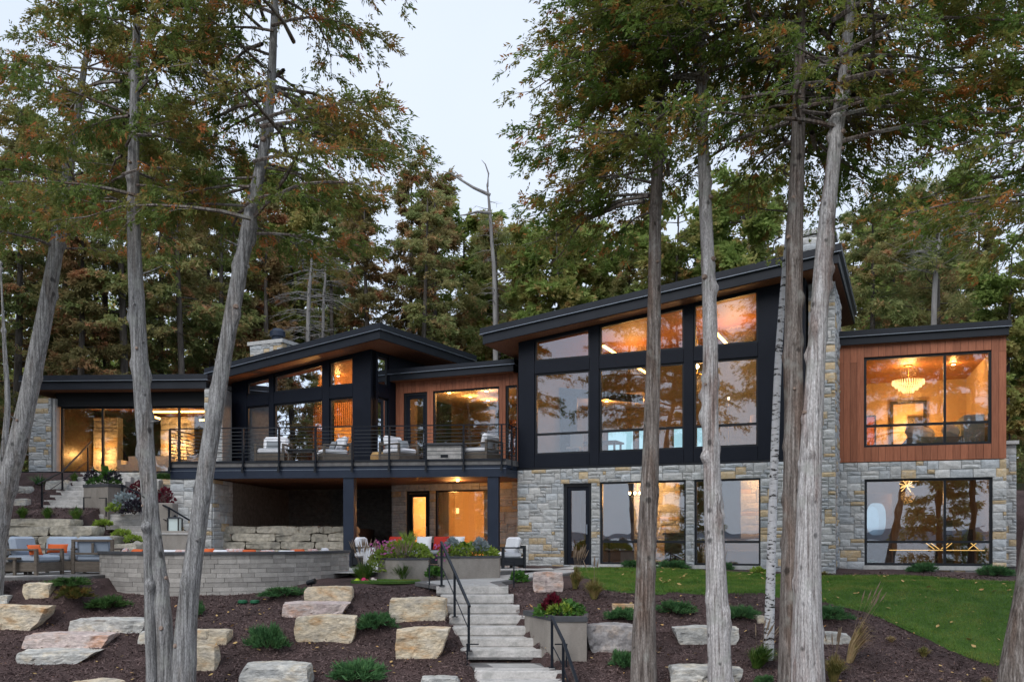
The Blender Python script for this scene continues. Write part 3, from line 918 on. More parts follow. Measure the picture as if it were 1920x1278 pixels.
# ================= flat left wing (glass between stone piers)
U = WING.u
a, b = U(65), U(106)
sp = part('stone_pier', M['mortar'], WING, [[(a, 1.6), (b, 1.6), (b, 5.3), (a, 5.3)]], -.3, 1.2)
ashlar(WING, a, b, 2.2, 5.29, [], 17, sp, w=-.36)
part('pier_trim', M['paver'], WING, [[(b + .005, 2.3), (b + .1, 2.3), (b + .1, 5.29), (b + .005, 5.29)]], -.28, .3)
shed('flat_roof', WING, U(62), U(400), -.7, 6.5, 6.07, 6.07, .52, lip=.08, up=.2)
part('header', M['blackf'], WING, [[(U(108), 5.0), (U(400), 5.0), (U(400), 5.53), (U(108), 5.53)]], -.1, .2)
gl0, gl1 = U(114), U(392)
mulls = [U(192), U(262), U(335)]
window(WING, [(gl0, FL), (gl1, FL), (gl1, 5.0), (gl0, 5.0)], vert=mulls, inset=.07, w=0)
part('base_beam', M['blackf'], WING, [[(U(20), 2.12), (U(400), 2.12), (U(400), FL - .01), (U(20), FL - .01)]], -.9, .4)

# ================= balcony
U = BAL.u
bL, bR = U(320), U(949)
bk = 3.9
def deck_quad(w):   # right end follows the main volume's flank
    return bR + .44 * w * .8
bal = MB()
z0, z1 = 1.93, 2.36
def ngon(mb, pts, za, zb, m=0):
    mb.prism([Vector((p.x, p.y, za)) for p in pts], [Vector((p.x, p.y, zb)) for p in pts], m)
corner = [BAL.p(bL, 0, 0), BAL.p(bR, 0, 0), MAIN.p(mL - .02, .02, 0), MAIN.p(mL - .02, 2.0, 0), MID.p(.1, -.02, 0), MID.p(dL_, -.02, 0), PAV.p(pR, -.03, 0), PAV.p(-11.6, -.03, 0), BAL.p(bL, 4.6, 0)]
ngon(bal, corner, 2.30, FL - .02)
deck = bal.build('balcony_deck', M['paver_dk'], HOUSE)
part('balcony_beam', M['beam'], BAL, [[(bL, 1.93), (bR, 1.93), (bR, 2.18), (bL, 2.18)]], -.02, .18)
part('balcony_beam', M['beam'], BAL, [[(bL, 2.195), (bR, 2.195), (bR, 2.42), (bL, 2.42)]], .03, .18)
part('drip_edge', M['drip'], BAL, [[(bL, 2.182), (bR, 2.182), (bR, 2.193), (bL, 2.193)]], -.025, .18)
part('deck_edge', M['fascia'], BAL, [[(bL, 2.43), (bR, 2.43), (bR, 2.49), (bL, 2.49)]], -.03, .2)
sb_a, sb_b = BAL.p(bR - .005, .02, 0), MAIN.p(mL - .03, .0, 0)
sdv = (sb_b - sb_a); sl = sdv.length; sdv.normalize(); sn = Vector((-sdv.y, sdv.x, 0))
sb = MB()
for (za, zb, o) in ((1.93, 2.18, 0), (2.195, 2.42, -.04)):
    q = [sb_a, sb_b]
    sb.prism([sb_a + Vector((0, 0, za)), sb_b + Vector((0, 0, za)), sb_b + Vector((0, 0, zb)), sb_a + Vector((0, 0, zb))],
             [p + sn * .15 + Vector((0, 0, z)) for p, z in ((sb_a, za), (sb_b, za), (sb_b, zb), (sb_a, zb))])
sb.build('balcony_beam', M['beam'], HOUSE)
sf = MB()
ins = [BAL.p(bL + .1, .2, 0), BAL.p(bR - .15, .2, 0), MAIN.p(mL - .2, .3, 0), MAIN.p(mL - .1, 2.0, 0), MID.p(.1, -.04, 0), MID.p(dL_, -.04, 0), REC.p(REC.u(742), -.03, 0), REC.p(REC.u(404), -.03, 0), BAL.p(bL + .1, 6.2, 0)]
ngon(sf, ins, 1.955, 2.0)
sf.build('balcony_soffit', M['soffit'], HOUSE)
for px in (653, 924):
    mb = MB(); u = U(px); ubox(mb, BAL, u - .17, u + .17, .02, .36, GZ - .1, 1.93)
    mb.build('post', M['beam'], HOUSE)
# stone pier under its left end
a, b = U(318), U(396)
sp = part('stone_pier', M['mortar'], BAL, [[(a, GZ - .4), (b, GZ - .4), (b, 1.92), (a, 1.92)]], .12, 1.6)
ashlar(BAL, a, b, GZ - .1, 1.92, [], 18, sp, w=.06, mh=.13, mw=.15)
ashlar_side(BAL, b, .1, 1.6, GZ - .1, 1.92, 19, sp, left=False, mh=.13, mw=.15)

# left flank of the recess
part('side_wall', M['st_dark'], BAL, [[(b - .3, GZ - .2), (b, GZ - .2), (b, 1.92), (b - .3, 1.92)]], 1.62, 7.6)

# railing of the balcony
RAIL = empty('balcony_railing', BAL.p((bL + bR) / 2, -.04, 2.2), 'black steel cable railing along the balcony edge', 'railing')
rt = 3.55
pts_f = [BAL.p(bL, -.07, 0), BAL.p(bR + .02, -.07, 0)]
e_r = MAIN.p(mL - .05, -.02, 0)
def flatbar(p, q, za, zb, th, name, m, par):
    d = (q - p); d.z = 0; L = d.length; a = math.atan2(d.y, d.x); c = (p + q) / 2
    return MB().box((c.x, c.y, (za + zb) / 2), (L, th, zb - za), rz=a).build(name, m, par)
flatbar(pts_f[0], pts_f[1], rt - .035, rt, .05, 'top_rail', M['rail'], RAIL)
flatbar(pts_f[1] + Vector((.03, .02, 0)), e_r, rt - .035, rt, .05, 'top_rail', M['rail'], RAIL)
lend = BAL.p(bL, 3.2, 0)
flatbar(pts_f[0] + Vector((0, .05, 0)), lend, rt - .035, rt, .05, 'top_rail', M['rail'], RAIL)
for k in range(8):
    z = 2.62 + k * .112
    flatbar(pts_f[0], pts_f[1], z - .008, z + .008, .016, 'rail_cable', M['cable'], RAIL)
    flatbar(pts_f[1] + Vector((.01, .01, 0)), e_r, z - .008, z + .008, .016, 'rail_cable', M['cable'], RAIL)
    flatbar(pts_f[0] + Vector((0, .02, 0)), lend, z - .008, z + .008, .016, 'rail_cable', M['cable'], RAIL)
for px in (321, 389, 457.5, 525, 593, 662, 731, 800, 870, 941):
    u = U(px)
    mb = MB(); ubox(mb, BAL, u - .025, u + .025, -.12, -.035, 2.2, rt - .037)
    po = mb.build('post', M['rail'], RAIL)
    b_ = MB(); q = [(-.035, 0), (.035, 0), (.035, .06), (.02, .2), (-.02, .2), (-.035, .06)]
    b_.prism([BAL.p(u + a, -.17, 2.1 + z) for a, z in q], [BAL.p(u + a, -.121, 2.1 + z) for a, z in q]); b_.build('bracket', M['blackf'], po)
for t in (.5, .96):
    p = pts_f[1].lerp(e_r, t)
    MB().box((p.x, p.y, (2.2 + rt - .037) / 2), (.06, .06, rt - .037 - 2.2)).build('post', M['rail'], RAIL)
# ================================================================== ROOMS BEHIND THE GLASS
WARM = (1.0, .44, .12)
M['in_wall'] = mat('plaster_warm', (.60, .47, .33), rough=.9)
M['in_dim'] = mat('taupe_wall', (.15, .125, .105), rough=.9)
M['in_grey'] = mat('plaster_grey', (.34, .33, .33), rough=.9)
M['in_wood'] = mat('oak_panel', (.20, .075, .025), (.30, .13, .05), rough=.5, scale=4, stretch=(10, 10, .6))
M['in_ceil'] = mat('cedar_ceiling', (.30, .12, .045), (.38, .17, .07), rough=.5, scale=4, stretch=(1, 8, 1))
M['in_floor'] = mat('oak_floor', (.16, .10, .06), (.22, .14, .085), rough=.4, scale=3, stretch=(8, 1, 1))
M['in_dark'] = mat('dark_joinery', (.035, .025, .018), rough=.4)
M['in_brass'] = mat('brass', (.75, .50, .18), rough=.3, metal=1.)
M['led'] = emis('led_strip', (1.0, .52, .14), 9.0)
M['led_dim'] = emis('gold_led', (1.0, .55, .16), 1.6)
M['led_hot'] = emis('led_bulb', (1.0, .66, .28), 30.0)
M['led_white'] = emis('led_line', (1.0, .72, .48), 5.0)
M['shade'] = emis('lit_shade', (1.0, .55, .18), 3.0)
M['screen'] = emis('far_daylight_window', (.55, .85, .95), .9)

def lamp_light(name, loc, energy, size=.12, col=WARM, parent=None, kind='POINT'):
    d = bpy.data.lights.new(name, kind); d.energy = energy * 3.2; d.color = col
    if kind == 'POINT': d.shadow_soft_size = size
    if kind == 'AREA': d.size = size
    o = bpy.data.objects.new(name, d); COL.objects.link(o)
    loc = Vector(loc)
    if parent is not None:
        o.parent = parent; o.location = loc - WLOC[parent.name]
    else: o.location = loc
    return o

def room(pl, u0, u1, z0, z1, w0, w1, wall='in_wall', ceil='in_ceil', floor='in_floor', z1b=None):
    z1b = z1 if z1b is None else z1b
    part('room_floor', M[floor], pl, [[(u0, z0 - .06), (u1, z0 - .06), (u1, z0), (u0, z0)]], w0, w1)
    part('room_ceiling', M[ceil], pl, [[(u0, z1), (u1, z1b), (u1, z1b + .04), (u0, z1 + .04)]], w0, w1)
    part('room_wall', M[wall], pl, [[(u0, z0), (u1, z0), (u1, z1b), (u0, z1)]], w1, w1 + .1)
    part('room_wall', M[wall], pl, [[(u0 - .1, z0), (u0, z0), (u0, z1), (u0 - .1, z1)]], w0, w1)
    part('room_wall', M[wall], pl, [[(u1, z0), (u1 + .1, z0), (u1 + .1, z1b), (u1, z1b)]], w0, w1)

def downlight(pl, u, w, z, label, e=14, group='recessed ceiling lights'):
    c = pl.p(u, w, z)
    L = empty('ceiling_light', c, label, 'ceiling light', group)
    MB().lathe(c + Vector((0, 0, -.03)), [(.085, 0), (.085, .028)], 16).build('trim_ring', M['in_brass'], L)
    MB().lathe(c + Vector((0, 0, -.036)), [(.055, 0), (.06, .004)], 16).build('bulb', M['led_hot'], L)
    if e: lamp_light('ceiling_light_glow', c + Vector((0, 0, -.12)), e, .08, parent=L)
    return L

def strip(pl, u0, u1, w0, w1, z0, z1, label, m='led', e=0, cat='light strip'):
    mb = MB(); ubox(mb, pl, u0, u1, w0, w1, z0, z1)
    o = mb.build('light_strip', M[m]); tag(o, label, cat)
    return o

# ---- great room, upper floor of the main volume
room(MAIN, mL + .27, mR - .27, FL, MT(mL) - .06, .34, 6.2, wall='in_dim', ceil='in_ceil', z1b=MT(mR) - .06)
part('room_wall', M['in_dark'], MAIN, [[(mL + .3, FL), (mL + .9, FL), (mL + .9, 5.0), (mL + .3, 5.0)]], 3.0, 3.1)
part('room_beam', M['in_dark'], MAIN, [[(mL + .3, 5.0), (mL + 3.2, 4.55), (mL + 3.2, 4.8), (mL + .3, 5.25)]], 2.9, 3.15)
part('room_ceiling', M['in_wall'], MAIN, [[(mL + .3, 4.85), (3.4, 4.85), (3.4, 4.95), (mL + .3, 4.95)]], 3.2, 6.1)
fp = part('room_chimney_breast', M['mortar'], MAIN, [[(5.3, FL), (7.6, FL), (7.6, 6.5), (5.3, 6.5)]], 5.2, 6.15)
for k, (a, b) in enumerate(((1.25, 2.2), (2.45, 2.75), (3.75, 4.35), (4.6, 5.0))):
    f = part('window', M['in_dark'], MAIN, [[(a - .07, FL + .45), (b + .07, FL + .45), (b + .07, 4.05), (a - .07, 4.05)]], 6.16, 6.19)
    part('pane', M['screen'], MAIN, [[(a, FL + .5), (b, FL + .5), (b, 4.0), (a, 4.0)]], 6.14, 6.155, f)
strip(MAIN, 2.75, 2.83, .8, 5.9, 6.05, 6.1, 'glowing cove strip under the cedar ceiling behind the second upper window')
lamp_light('cove_glow', MAIN.p(3.3, 3.0, 6.0), 26, .5)
strip(MAIN, 6.1, 6.18, .8, 5.5, 6.35, 6.4, 'glowing cove strip under the cedar ceiling behind the right upper window')
lamp_light('cove_glow', MAIN.p(6.6, 3.0, 6.35), 30, .5)
downlight(MAIN, 1.9, 3.9, 4.84, 'round ceiling light, left one behind the leftmost tall window of the main front', 14)
downlight(MAIN, 2.9, 4.2, 4.84, 'round ceiling light, right one behind the leftmost tall window of the main front', 14)
# clustered chandelier
c = MAIN.p(MAIN.u(1262) + .25, 2.2, 5.15)
CHN = empty('chandelier', c, 'cluster chandelier with glowing round bulbs behind the middle window', 'chandelier')
MB().tube([c + Vector((0, 0, 1.2)), c + Vector((0, 0, .1))], .012, 6).build('stem', M['in_brass'], CHN)
for k in range(7):
    a = k * 2 * math.pi / 7; p = c + Vector((.42 * math.cos(a), .42 * math.sin(a), -.05 + .14 * (k % 3)))
    MB().tube([c + Vector((0, 0, .12)), p], .008, 5).build('arm', M['in_brass'], CHN)
    MB().lathe(p + Vector((0, 0, -.06)), [(.01, 0), (.05, .03), (.065, .07), (.05, .11), (.01, .14)], 12).build('bulb', M['led_hot'], CHN, smooth=True)
lamp_light('chandelier_glow', c + Vector((0, 0, -.25)), 26, .3, parent=CHN)
# furniture silhouettes in the great room
def chair_in(pl, u, w, z, rz, label):
    c = pl.p(u, w, z); T = empty('dining_chair', c, label, 'chair', 'dining chairs in the great room')
    a = pl.rz + rz
    rot = lambda x, y, zz: c + Matrix.Rotation(a, 3, 'Z') @ Vector((x, y, zz))
    MB().bbox(rot(0, 0, .47), (.46, .46, .08), a, .02).build('seat', M['in_grey'], T)
    MB().bbox(rot(0, .2, .75), (.46, .07, .5), a, .02).build('backrest', M['in_grey'], T)
    for x in (-.19, .19):
        for y in (-.19, .19):
            MB().box(rot(x, y, .215), (.035, .035, .43), a).build('leg', M['in_dark'], T)
    return T
chair_in(MAIN, 1.55, 1.6, FL, 0, 'grey dining chair nearest the balcony corner, seen behind the railing glass')
chair_in(MAIN, 2.2, 1.7, FL, .3, 'grey dining chair second from the balcony corner behind the tall window')
def table_in(name, pl, u, w, z, L, Wd, h, label, top='in_dark', leg='in_dark'):
    c = pl.p(u, w, z); T = empty(name, c, label, 'table'); a = pl.rz
    rot = lambda x, y, zz: c + Matrix.Rotation(a, 3, 'Z') @ Vector((x, y, zz))
    MB().bbox(rot(0, 0, h - .03), (L, Wd, .06), a, .01).build('tabletop', M[top], T)
    for x in (-L / 2 + .1, L / 2 - .1):
        for y in (-Wd / 2 + .1, Wd / 2 - .1):
            MB().box(rot(x, y, (h - .06) / 2), (.06, .06, h - .06), a).build('leg', M[leg], T)
    return T
table_in('dining_table', MAIN, 1.9, 2.6, FL, 1.8, .9, .75, 'dark dining table in the great room behind the leftmost tall window')
# table lamp and floor lamp near the right window
c = MAIN.p(7.3, 2.2, FL); T = empty('table_lamp', c, 'drum shade lamp on a stand behind the right tall window', 'lamp')
MB().lathe(c, [(.16, 0), (.16, .02), (.02, .03), (.02, 1.0)], 14).build('stand', M['in_brass'], T)
MB().lathe(c + Vector((0, 0, 1.0)), [(.22, 0), (.19, .32)], 20).build('lamp_shade', M['in_wall'], T)
c = MAIN.p(6.55, 1.6, FL); T = empty('floor_lamp', c, 'thin floor lamp standing behind the right tall window', 'lamp')
MB().lathe(c, [(.14, 0), (.14, .02), (.012, .03), (.012, 1.75), (.03, 1.76)], 12).build('stand', M['in_brass'], T)
MB().lathe(c + Vector((0, 0, 1.76)), [(.03, 0), (.035, .08)], 12).build('bulb', M['led_white'], T)

# ---- lower floor of the main volume
room(MAIN, mL + .32, 8.9, GZ, 2.0, .4, 5.0, wall='in_dim', ceil='in_dim', floor='in_floor')
iw = part('room_wall', M['mortar'], MAIN, [[(3.2, GZ), (4.75, GZ), (4.75, 1.99), (3.2, 1.99)]], 2.9, 3.3)
iw2 = part('room_wall', M['mortar'], MAIN, [[(6.75, GZ), (8.2, GZ), (8.2, 1.99), (6.75, 1.99)]], 2.6, 3.0)
ashlar(MAIN, 3.2, 4.75, GZ, 1.99, [], 31, iw, w=2.84, vis=.12, mw=.16, mh=.14)
ashlar(MAIN, 6.75, 8.2, GZ, 1.99, [], 32, iw2, w=2.54, vis=.12, mw=.16, mh=.14)
strip(MAIN, 2.6, 5.4, 1.75, 1.8, 1.93, 1.96, 'thin glowing line along the ceiling behind the lower middle window', 'led_white')
strip(MAIN, 5.65, 8.1, 1.75, 1.8, 1.93, 1.96, 'thin glowing line along the ceiling behind the lower right window of the main front', 'led_white')
lamp_light('wall_wash', MAIN.p(4.0, 1.9, 1.85), 34, .35)
lamp_light('wall_wash', MAIN.p(7.4, 1.7, 1.85), 34, .35)
c = MAIN.p(3.55, 2.0, 1.55)
T = empty('pendant_lamp', c, 'linear pendant with small glowing bulbs behind the lower middle window', 'lamp')
MB().tube([c + Vector((0, 0, .45)), c], .01, 6).build('stem', M['in_brass'], T)
b = MB(); ubox(b, MAIN, 3.25, 3.85, 1.98, 2.02, 1.53, 1.56); b.build('bar', M['in_brass'], T)
for k in range(4):
    MB().lathe(MAIN.p(3.3 + k * .17, 2.0, 1.44), [(.01, 0), (.04, .04), (.03, .09)], 10).build('bulb', M['led_hot'], T)
lamp_light('pendant_glow', c + Vector((0, 0, -.25)), 16, .2, parent=T)
table_in('games_table', MAIN, 3.4, 1.5, GZ, 1.7, .9, .8, 'dark low table behind the lower middle window')
b = MB(); ubox(b, MAIN, 4.7, 5.35, 1.0, 2.6, GZ, .12); ubox(b, MAIN, 4.65, 5.4, .95, 2.65, .125, .19)
tag(b.build('bar_counter', M['in_dark']), 'dark bar counter behind the lower middle window, beside the trunk', 'counter')
b = MB(); ubox(b, MAIN, 6.0, 7.8, 1.1, 1.9, GZ, -.35); ubox(b, MAIN, 6.0, 7.8, 1.75, 1.95, -.345, .02); ubox(b, MAIN, 5.85, 5.995, 1.1, 1.95, GZ, -.12); ubox(b, MAIN, 7.805, 7.95, 1.1, 1.95, GZ, -.12)
tag(b.build('sofa', M['in_grey']), 'dark sofa seen through the lower right window of the main front', 'sofa')

# ---- bedroom in the cedar box
room(RIGHT, rL + .1, rR - .25, FL, 5.42, .3, 5.6, wall='in_wall', ceil='in_ceil')
b = MB(); dq = (12.05, 13.0)
part('doorway', M['in_dark'], RIGHT, [[(dq[0] - .1, FL), (dq[0], FL), (dq[0], 4.75), (dq[0] - .1, 4.75)], [(dq[1], FL), (dq[1] + .1, FL), (dq[1] + .1, 4.75), (dq[1], 4.75)], [(dq[0], 4.65), (dq[1], 4.65), (dq[1], 4.75), (dq[0], 4.75)]], 5.5, 5.598)
part('door_leaf', M['in_dark'], RIGHT, [[(12.5, FL), (12.95, FL), (12.95, 4.2), (12.5, 4.2)]], 5.45, 5.49)
c = P(1703, 716, 28.3); c = Vector((c.x, c.y, 4.78))
CHN = empty('chandelier', c, 'tiered crystal chandelier glowing in the upper right window', 'chandelier')
MB().tube([c + Vector((0, 0, .62)), c + Vector((0, 0, .18))], .012, 6).build('stem', M['in_brass'], CHN)
MB().lathe(c + Vector((0, 0, .60)), [(.12, 0), (.14, .03)], 16).build('canopy', M['in_brass'], CHN)
for r_, z_, nn in ((.46, .12, 40), (.38, .04, 34), (.28, -.05, 26), (.16, -.13, 16)):
    ring = MB()
    ring.tube([c + Vector((r_ * math.cos(a), r_ * math.sin(a), z_ + .06)) for a in np.linspace(0, 2 * math.pi, 33)], .012, 5)
    tr_ = ring.build('tier', M['in_brass'], CHN)
    b = MB()
    for k in range(nn):
        a = 2 * math.pi * k / nn
        b.lathe(c + Vector((r_ * math.cos(a), r_ * math.sin(a), z_ - .1)), [(.004, 0), (.02, .05), (.012, .14)], 5)
    b.build('crystals', M['shade'], tr_)
lamp_light('chandelier_glow', c + Vector((0, 0, -.3)), 30, .35, parent=CHN)
lamp_light('chandelier_uplight', c + Vector((0, 0, .45)), 22, .25, parent=CHN)
lamp_light('hall_glow', RIGHT.p(12.5, 4.9, 3.9), 30, .2)
downlight(RIGHT, 13.55, 2.5, 5.41, 'round ceiling light in the upper right window, beyond the mullion', 10)
def art(pl, u0, u1, w, z0, z1, m, label):
    f = empty('framed_picture', pl.p((u0 + u1) / 2, w, z0), label, 'picture')
    t = .05; fr = MB()
    for q in ([(u0, z0), (u1, z0), (u1, z0 + t), (u0, z0 + t)], [(u0, z1 - t), (u1, z1 - t), (u1, z1), (u0, z1)], [(u0, z0 + t), (u0 + t, z0 + t), (u0 + t, z1 - t), (u0, z1 - t)], [(u1 - t, z0 + t), (u1, z0 + t), (u1, z1 - t), (u1 - t, z1 - t)]):
        slab(fr, pl, q, w - .04, w - .004)
    fr.build('frame', M['in_dark'], f)
    part('canvas', m, pl, [[(u0 + t, z0 + t), (u1 - t, z0 + t), (u1 - t, z1 - t), (u0 + t, z1 - t)]], w - .025, w - .005, f)
M['art1'] = mat('art_red', (.45, .09, .03), (.62, .22, .05), scale=2, rough=.8)
M['art2'] = mat('art_gold', (.55, .38, .18), (.42, .26, .10), (.25, .15, .08), scale=1.5, rough=.8)
art(RIGHT, 10.75, 11.0, 5.59, 2.9, 4.3, M['art1'], 'narrow red picture, left one of two in the upper right window')
art(RIGHT, 11.15, 11.5, 5.59, 2.9, 4.3, M['art1'], 'narrow red picture, right one of two in the upper right window')
# bed with pillows
c = RIGHT.p(13.0, 1.7, FL)
T = empty('bed', c, 'bed with grey blanket and heaped white pillows in the upper right window', 'bed')
b = MB(); ubox(b, RIGHT, 12.1, 14.0, .8, 2.6, FL, FL + .5); b.build('mattress', M['cush_grey'], T)
b = MB(); ubox(b, RIGHT, 13.6, 14.15, .75, 2.65, FL, FL + 1.1); b.build('headboard', M['cush_blue'], T)
for k, (u_, w_) in enumerate(((12.35, 1.0), (12.65, 1.6), (13.3, 1.1))):
    MB().bbox(RIGHT.p(u_, w_, FL + .68), (.6, .28, .4), RIGHT.rz + .3 * k, .12, ry=.3).build('pillow', M['cush_white'], T)

# ---- lower right room
room(RIGHT, rL + .1, rR - .25, GZ, 2.0, .4, 4.2, wall='in_dim', ceil='in_dim', floor='in_floor')
c = P(1700, 906, 27.6); c = Vector((c.x, c.y, 1.62))
T = empty('starburst_lamp', c, 'golden starburst ceiling lamp in the lower right window', 'lamp')
MB().tube([c + Vector((0, 0, .38)), c], .012, 6).build('stem', M['in_brass'], T)
for k in range(14):
    a = k * 2.4; e_ = -.9 + 1.8 * (k + .5) / 14
    d = Vector((math.cos(a) * math.sqrt(1 - e_ * e_), math.sin(a) * math.sqrt(1 - e_ * e_), e_))
    MB().tube([c, c + d * .22], [.006, .012], 6).build('ray', M['shade'], T)
lamp_light('starburst_glow', c + Vector((0, -.1, -.35)), 34, .2, parent=T)
# oval mirror on a dark panel
mz = P(1683, 965, 26.4)
T = empty('wall_mirror', RIGHT.p(11.4, 2.0, GZ), 'tall mirror with rounded ends on a dark panel in the lower right window', 'mirror')
part('panel', M['in_dark'], RIGHT, [[(10.85, GZ), (11.75, GZ), (11.75, 1.4), (10.85, 1.4)]], 1.9, 2.0, T)
M['mirror'] = mat('mirror_glass', (.8, .9, .92), rough=.03, metal=1.)
oq = [(11.3 + .28 * math.copysign(abs(math.cos(a)) ** .6, math.cos(a)), .62 + .5 * math.copysign(abs(math.sin(a)) ** .8, math.sin(a))) for a in np.linspace(0, 2 * math.pi, 28, endpoint=False)]
part('mirror_glass', M['mirror'], RIGHT, [oq], 1.86, 1.895, T)
# console with angled golden legs
c = RIGHT.p(13.2, 1.0, GZ)
T = empty('console_table', c, 'long dark console with thin glowing golden struts in the lower right window', 'table')
b = MB(); ubox(b, RIGHT, 11.6, 14.2, .75, 1.25, -.36, -.30); b.build('tabletop', M['in_dark'], T)
for u_ in (11.75, 12.9, 14.05):
    b = MB(); ubox(b, RIGHT, u_ - .03, u_ + .03, .9, 1.1, GZ + .005, -.365); b.build('leg', M['in_dark'], T)
b = MB(); ubox(b, RIGHT, 11.6, 14.15, .742, .748, -.335, -.318); b.build('light_line', M['led_dim'], T)
for ua, ub, zb_ in ((12.55, 12.85, -.06), (12.68, 12.98, -.06), (13.28, 13.02, -.06), (13.38, 13.12, -.06), (14.0, 13.75, -.08), (13.8, 14.02, -.1)):
    b = MB(); b.tube([RIGHT.p(ub, .95, -.30), RIGHT.p(ua, .95, zb_)], .011, 6); b.build('strut', M['led_dim'], T)
for k, (u_, w_, h_, w2_) in enumerate(((13.15, 1.6, .95, .3), (13.7, 1.9, .7, .35))):
    b = MB(); ubox(b, RIGHT, u_, u_ + w2_, w_, w_ + .3, GZ, GZ + h_); ubox(b, RIGHT, u_ + .03, u_ + w2_ - .03, w_ + .05, w_ + .25, GZ + h_ + .004, GZ + h_ + .4)
    tag(b.build('wing_chair', M['in_dark']), ('tall narrow dark chair back near the mullion in the lower right window', 'lower dark chair at the right edge of the lower right window')[k], 'chair')

# ---- kitchen behind the balcony
room(MID, dL_ + .1, .1, FL, 5.35, .3, 5.2, wall='in_dim', ceil='in_wall')
part('room_cabinet', M['in_dark'], MID, [[(-3.1, FL), (-2.1, FL), (-2.1, 4.95), (-3.1, 4.95)]], 3.2, 4.0)
part('room_cabinet', M['in_wood'], MID, [[(-2.0, FL), (-.9, FL), (-.9, 4.7), (-2.0, 4.7)]], 4.3, 5.0)
part('room_cabinet', M['in_wood'], MID, [[(-.5, FL), (.05, FL), (.05, 4.7), (-.5, 4.7)]], 2.2, 3.0)
for k, (px, py, d_) in enumerate(((842, 738, 33.0), (882, 748, 33.9), (912, 732, 32.6), (915, 757, 34.8))):
    q = P(px, py, d_)
    lb = ('upper left', 'lower middle', 'upper right', 'lower right')[k]
    o_ = Vector((q.x, q.y, 5.34))
    L_ = empty('ceiling_light', o_, 'round ceiling light, %s of four in the cedar framed balcony window' % lb, 'ceiling light', 'recessed ceiling lights')
    MB().lathe(o_ + Vector((0, 0, -.03)), [(.09, 0), (.09, .028)], 16).build('trim_ring', M['in_brass'], L_)
    MB().lathe(o_ + Vector((0, 0, -.036)), [(.06, 0), (.065, .004)], 16).build('bulb', M['led_hot'], L_)
    lamp_light('ceiling_light_glow', o_ + Vector((0, 0, -.15)), 13, .1, parent=L_)
b = MB(); ubox(b, MID, -1.95, -1.2, 1.6, 2.3, FL, FL + .92); ubox(b, MID, -2.0, -1.15, 1.55, 2.35, FL + .925, FL + .98)
tag(b.build('kitchen_island', M['art2']), 'pale wooden kitchen island behind the balcony window', 'kitchen island')

# ---- pavilion
room(PAV, pL + .2, pR - .2, FL, PT(pL) - .14, .34, 5.0, wall='in_wood', ceil='in_ceil', z1b=PT(pR) - .14)
for k in range(26):
    u_ = -11.2 + k * .1
    part('wall_slat', M['in_wood'], PAV, [[(u_, FL), (u_ + .05, FL), (u_ + .05, 5.5), (u_, 5.5)]], 3.4, 3.46)
part('room_wall', M['in_dark'], PAV, [[(-11.3, FL), (-8.55, FL), (-8.55, 5.5), (-11.3, 5.5)]], 3.47, 3.55)
art(PAV, -10.2, -8.9, 3.38, 3.5, 4.55, M['art2'], 'wide pale picture on the slatted wall of the pavilion')
strip(PAV, -11.6, -11.5, .6, 3.3, 5.62, 5.68, 'glowing cove strip, left one under the pavilion ceiling')
strip(PAV, -10.3, -8.4, 3.1, 3.2, 5.58, 5.64, 'glowing cove strip, right one under the pavilion ceiling')
lamp_light('cove_glow', PAV.p(-9.6, 2.2, 5.1), 80, .3)
lamp_light('cove_glow', PAV.p(-6.8, 2.4, 5.4), 50, .3)
for k, (u_, z_a, z_b) in enumerate(((-8.3, 3.1, 4.75), (-7.0, FL + .2, 4.85))):
    strip(PAV, u_, u_ + .035, 3.0, 3.03, z_a, z_b, ('vertical light line, shorter left one in the pavilion window', 'vertical light line, taller right one in the pavilion window')[k], 'led_white')
downlight(PAV, -8.4, 1.6, PT(-8.4) - .15, 'round ceiling light in the wide slanted pavilion window', 10)
downlight(PAV, -6.4, 1.8, PT(-6.4) - .15, 'round ceiling light in the small slanted pavilion window at the corner', 10)

# ---- left wing
room(WING, WING.u(108), WING.u(395), FL, 5.25, .25, 5.0, wall='in_dark', ceil='in_wood')
for k, (a_, b_) in enumerate(((-17.2, -16.2), (-14.4, -13.0))):
    ww = part('room_wall', M['mortar'], WING, [[(a_, FL), (b_, FL), (b_, 4.95), (a_, 4.95)]], 2.6, 3.0)
    ashlar(WING, a_, b_, FL, 4.95, [], 40 + k, ww, w=2.54, vis=.12, mw=.16, mh=.14)
    c = WING.p((a_ + b_) / 2, 2.25, 3.3 + .3 * k)
    T = empty('wall_sconce', c, ('small sconce glowing on the stone wall in the leftmost pane', 'small sconce glowing on the stone wall in the middle of the left wing')[k], 'lamp')
    MB().lathe(c, [(.05, 0), (.06, .2)], 12).build('lamp_shade', M['shade'], T)
    b = MB(); ubox(b, WING, (a_ + b_) / 2 - .02, (a_ + b_) / 2 + .02, 2.3, 2.5, 3.3 + .3 * k, 3.34 + .3 * k); b.build('bracket', M['in_brass'], T)
    lamp_light('sconce_glow', c + Vector((0, -.1, .1)), 36, .1, parent=T)
b = MB()
for q in ((-14.9, -11.8, 1.5, 1.56), (-14.9, -11.8, 4.0, 4.06)):
    ubox(b, WING, q[0], q[1], q[2], q[3], 4.98, 5.05)
ubox(b, WING, -14.9, -14.84, 1.57, 3.99, 4.98, 5.05)
tag(b.build('light_strip', M['led']), 'glowing cove rectangle under the ceiling of the left wing', 'light strip')
lamp_light('cove_glow', WING.p(-13.4, 2.6, 4.6), 34, .4)
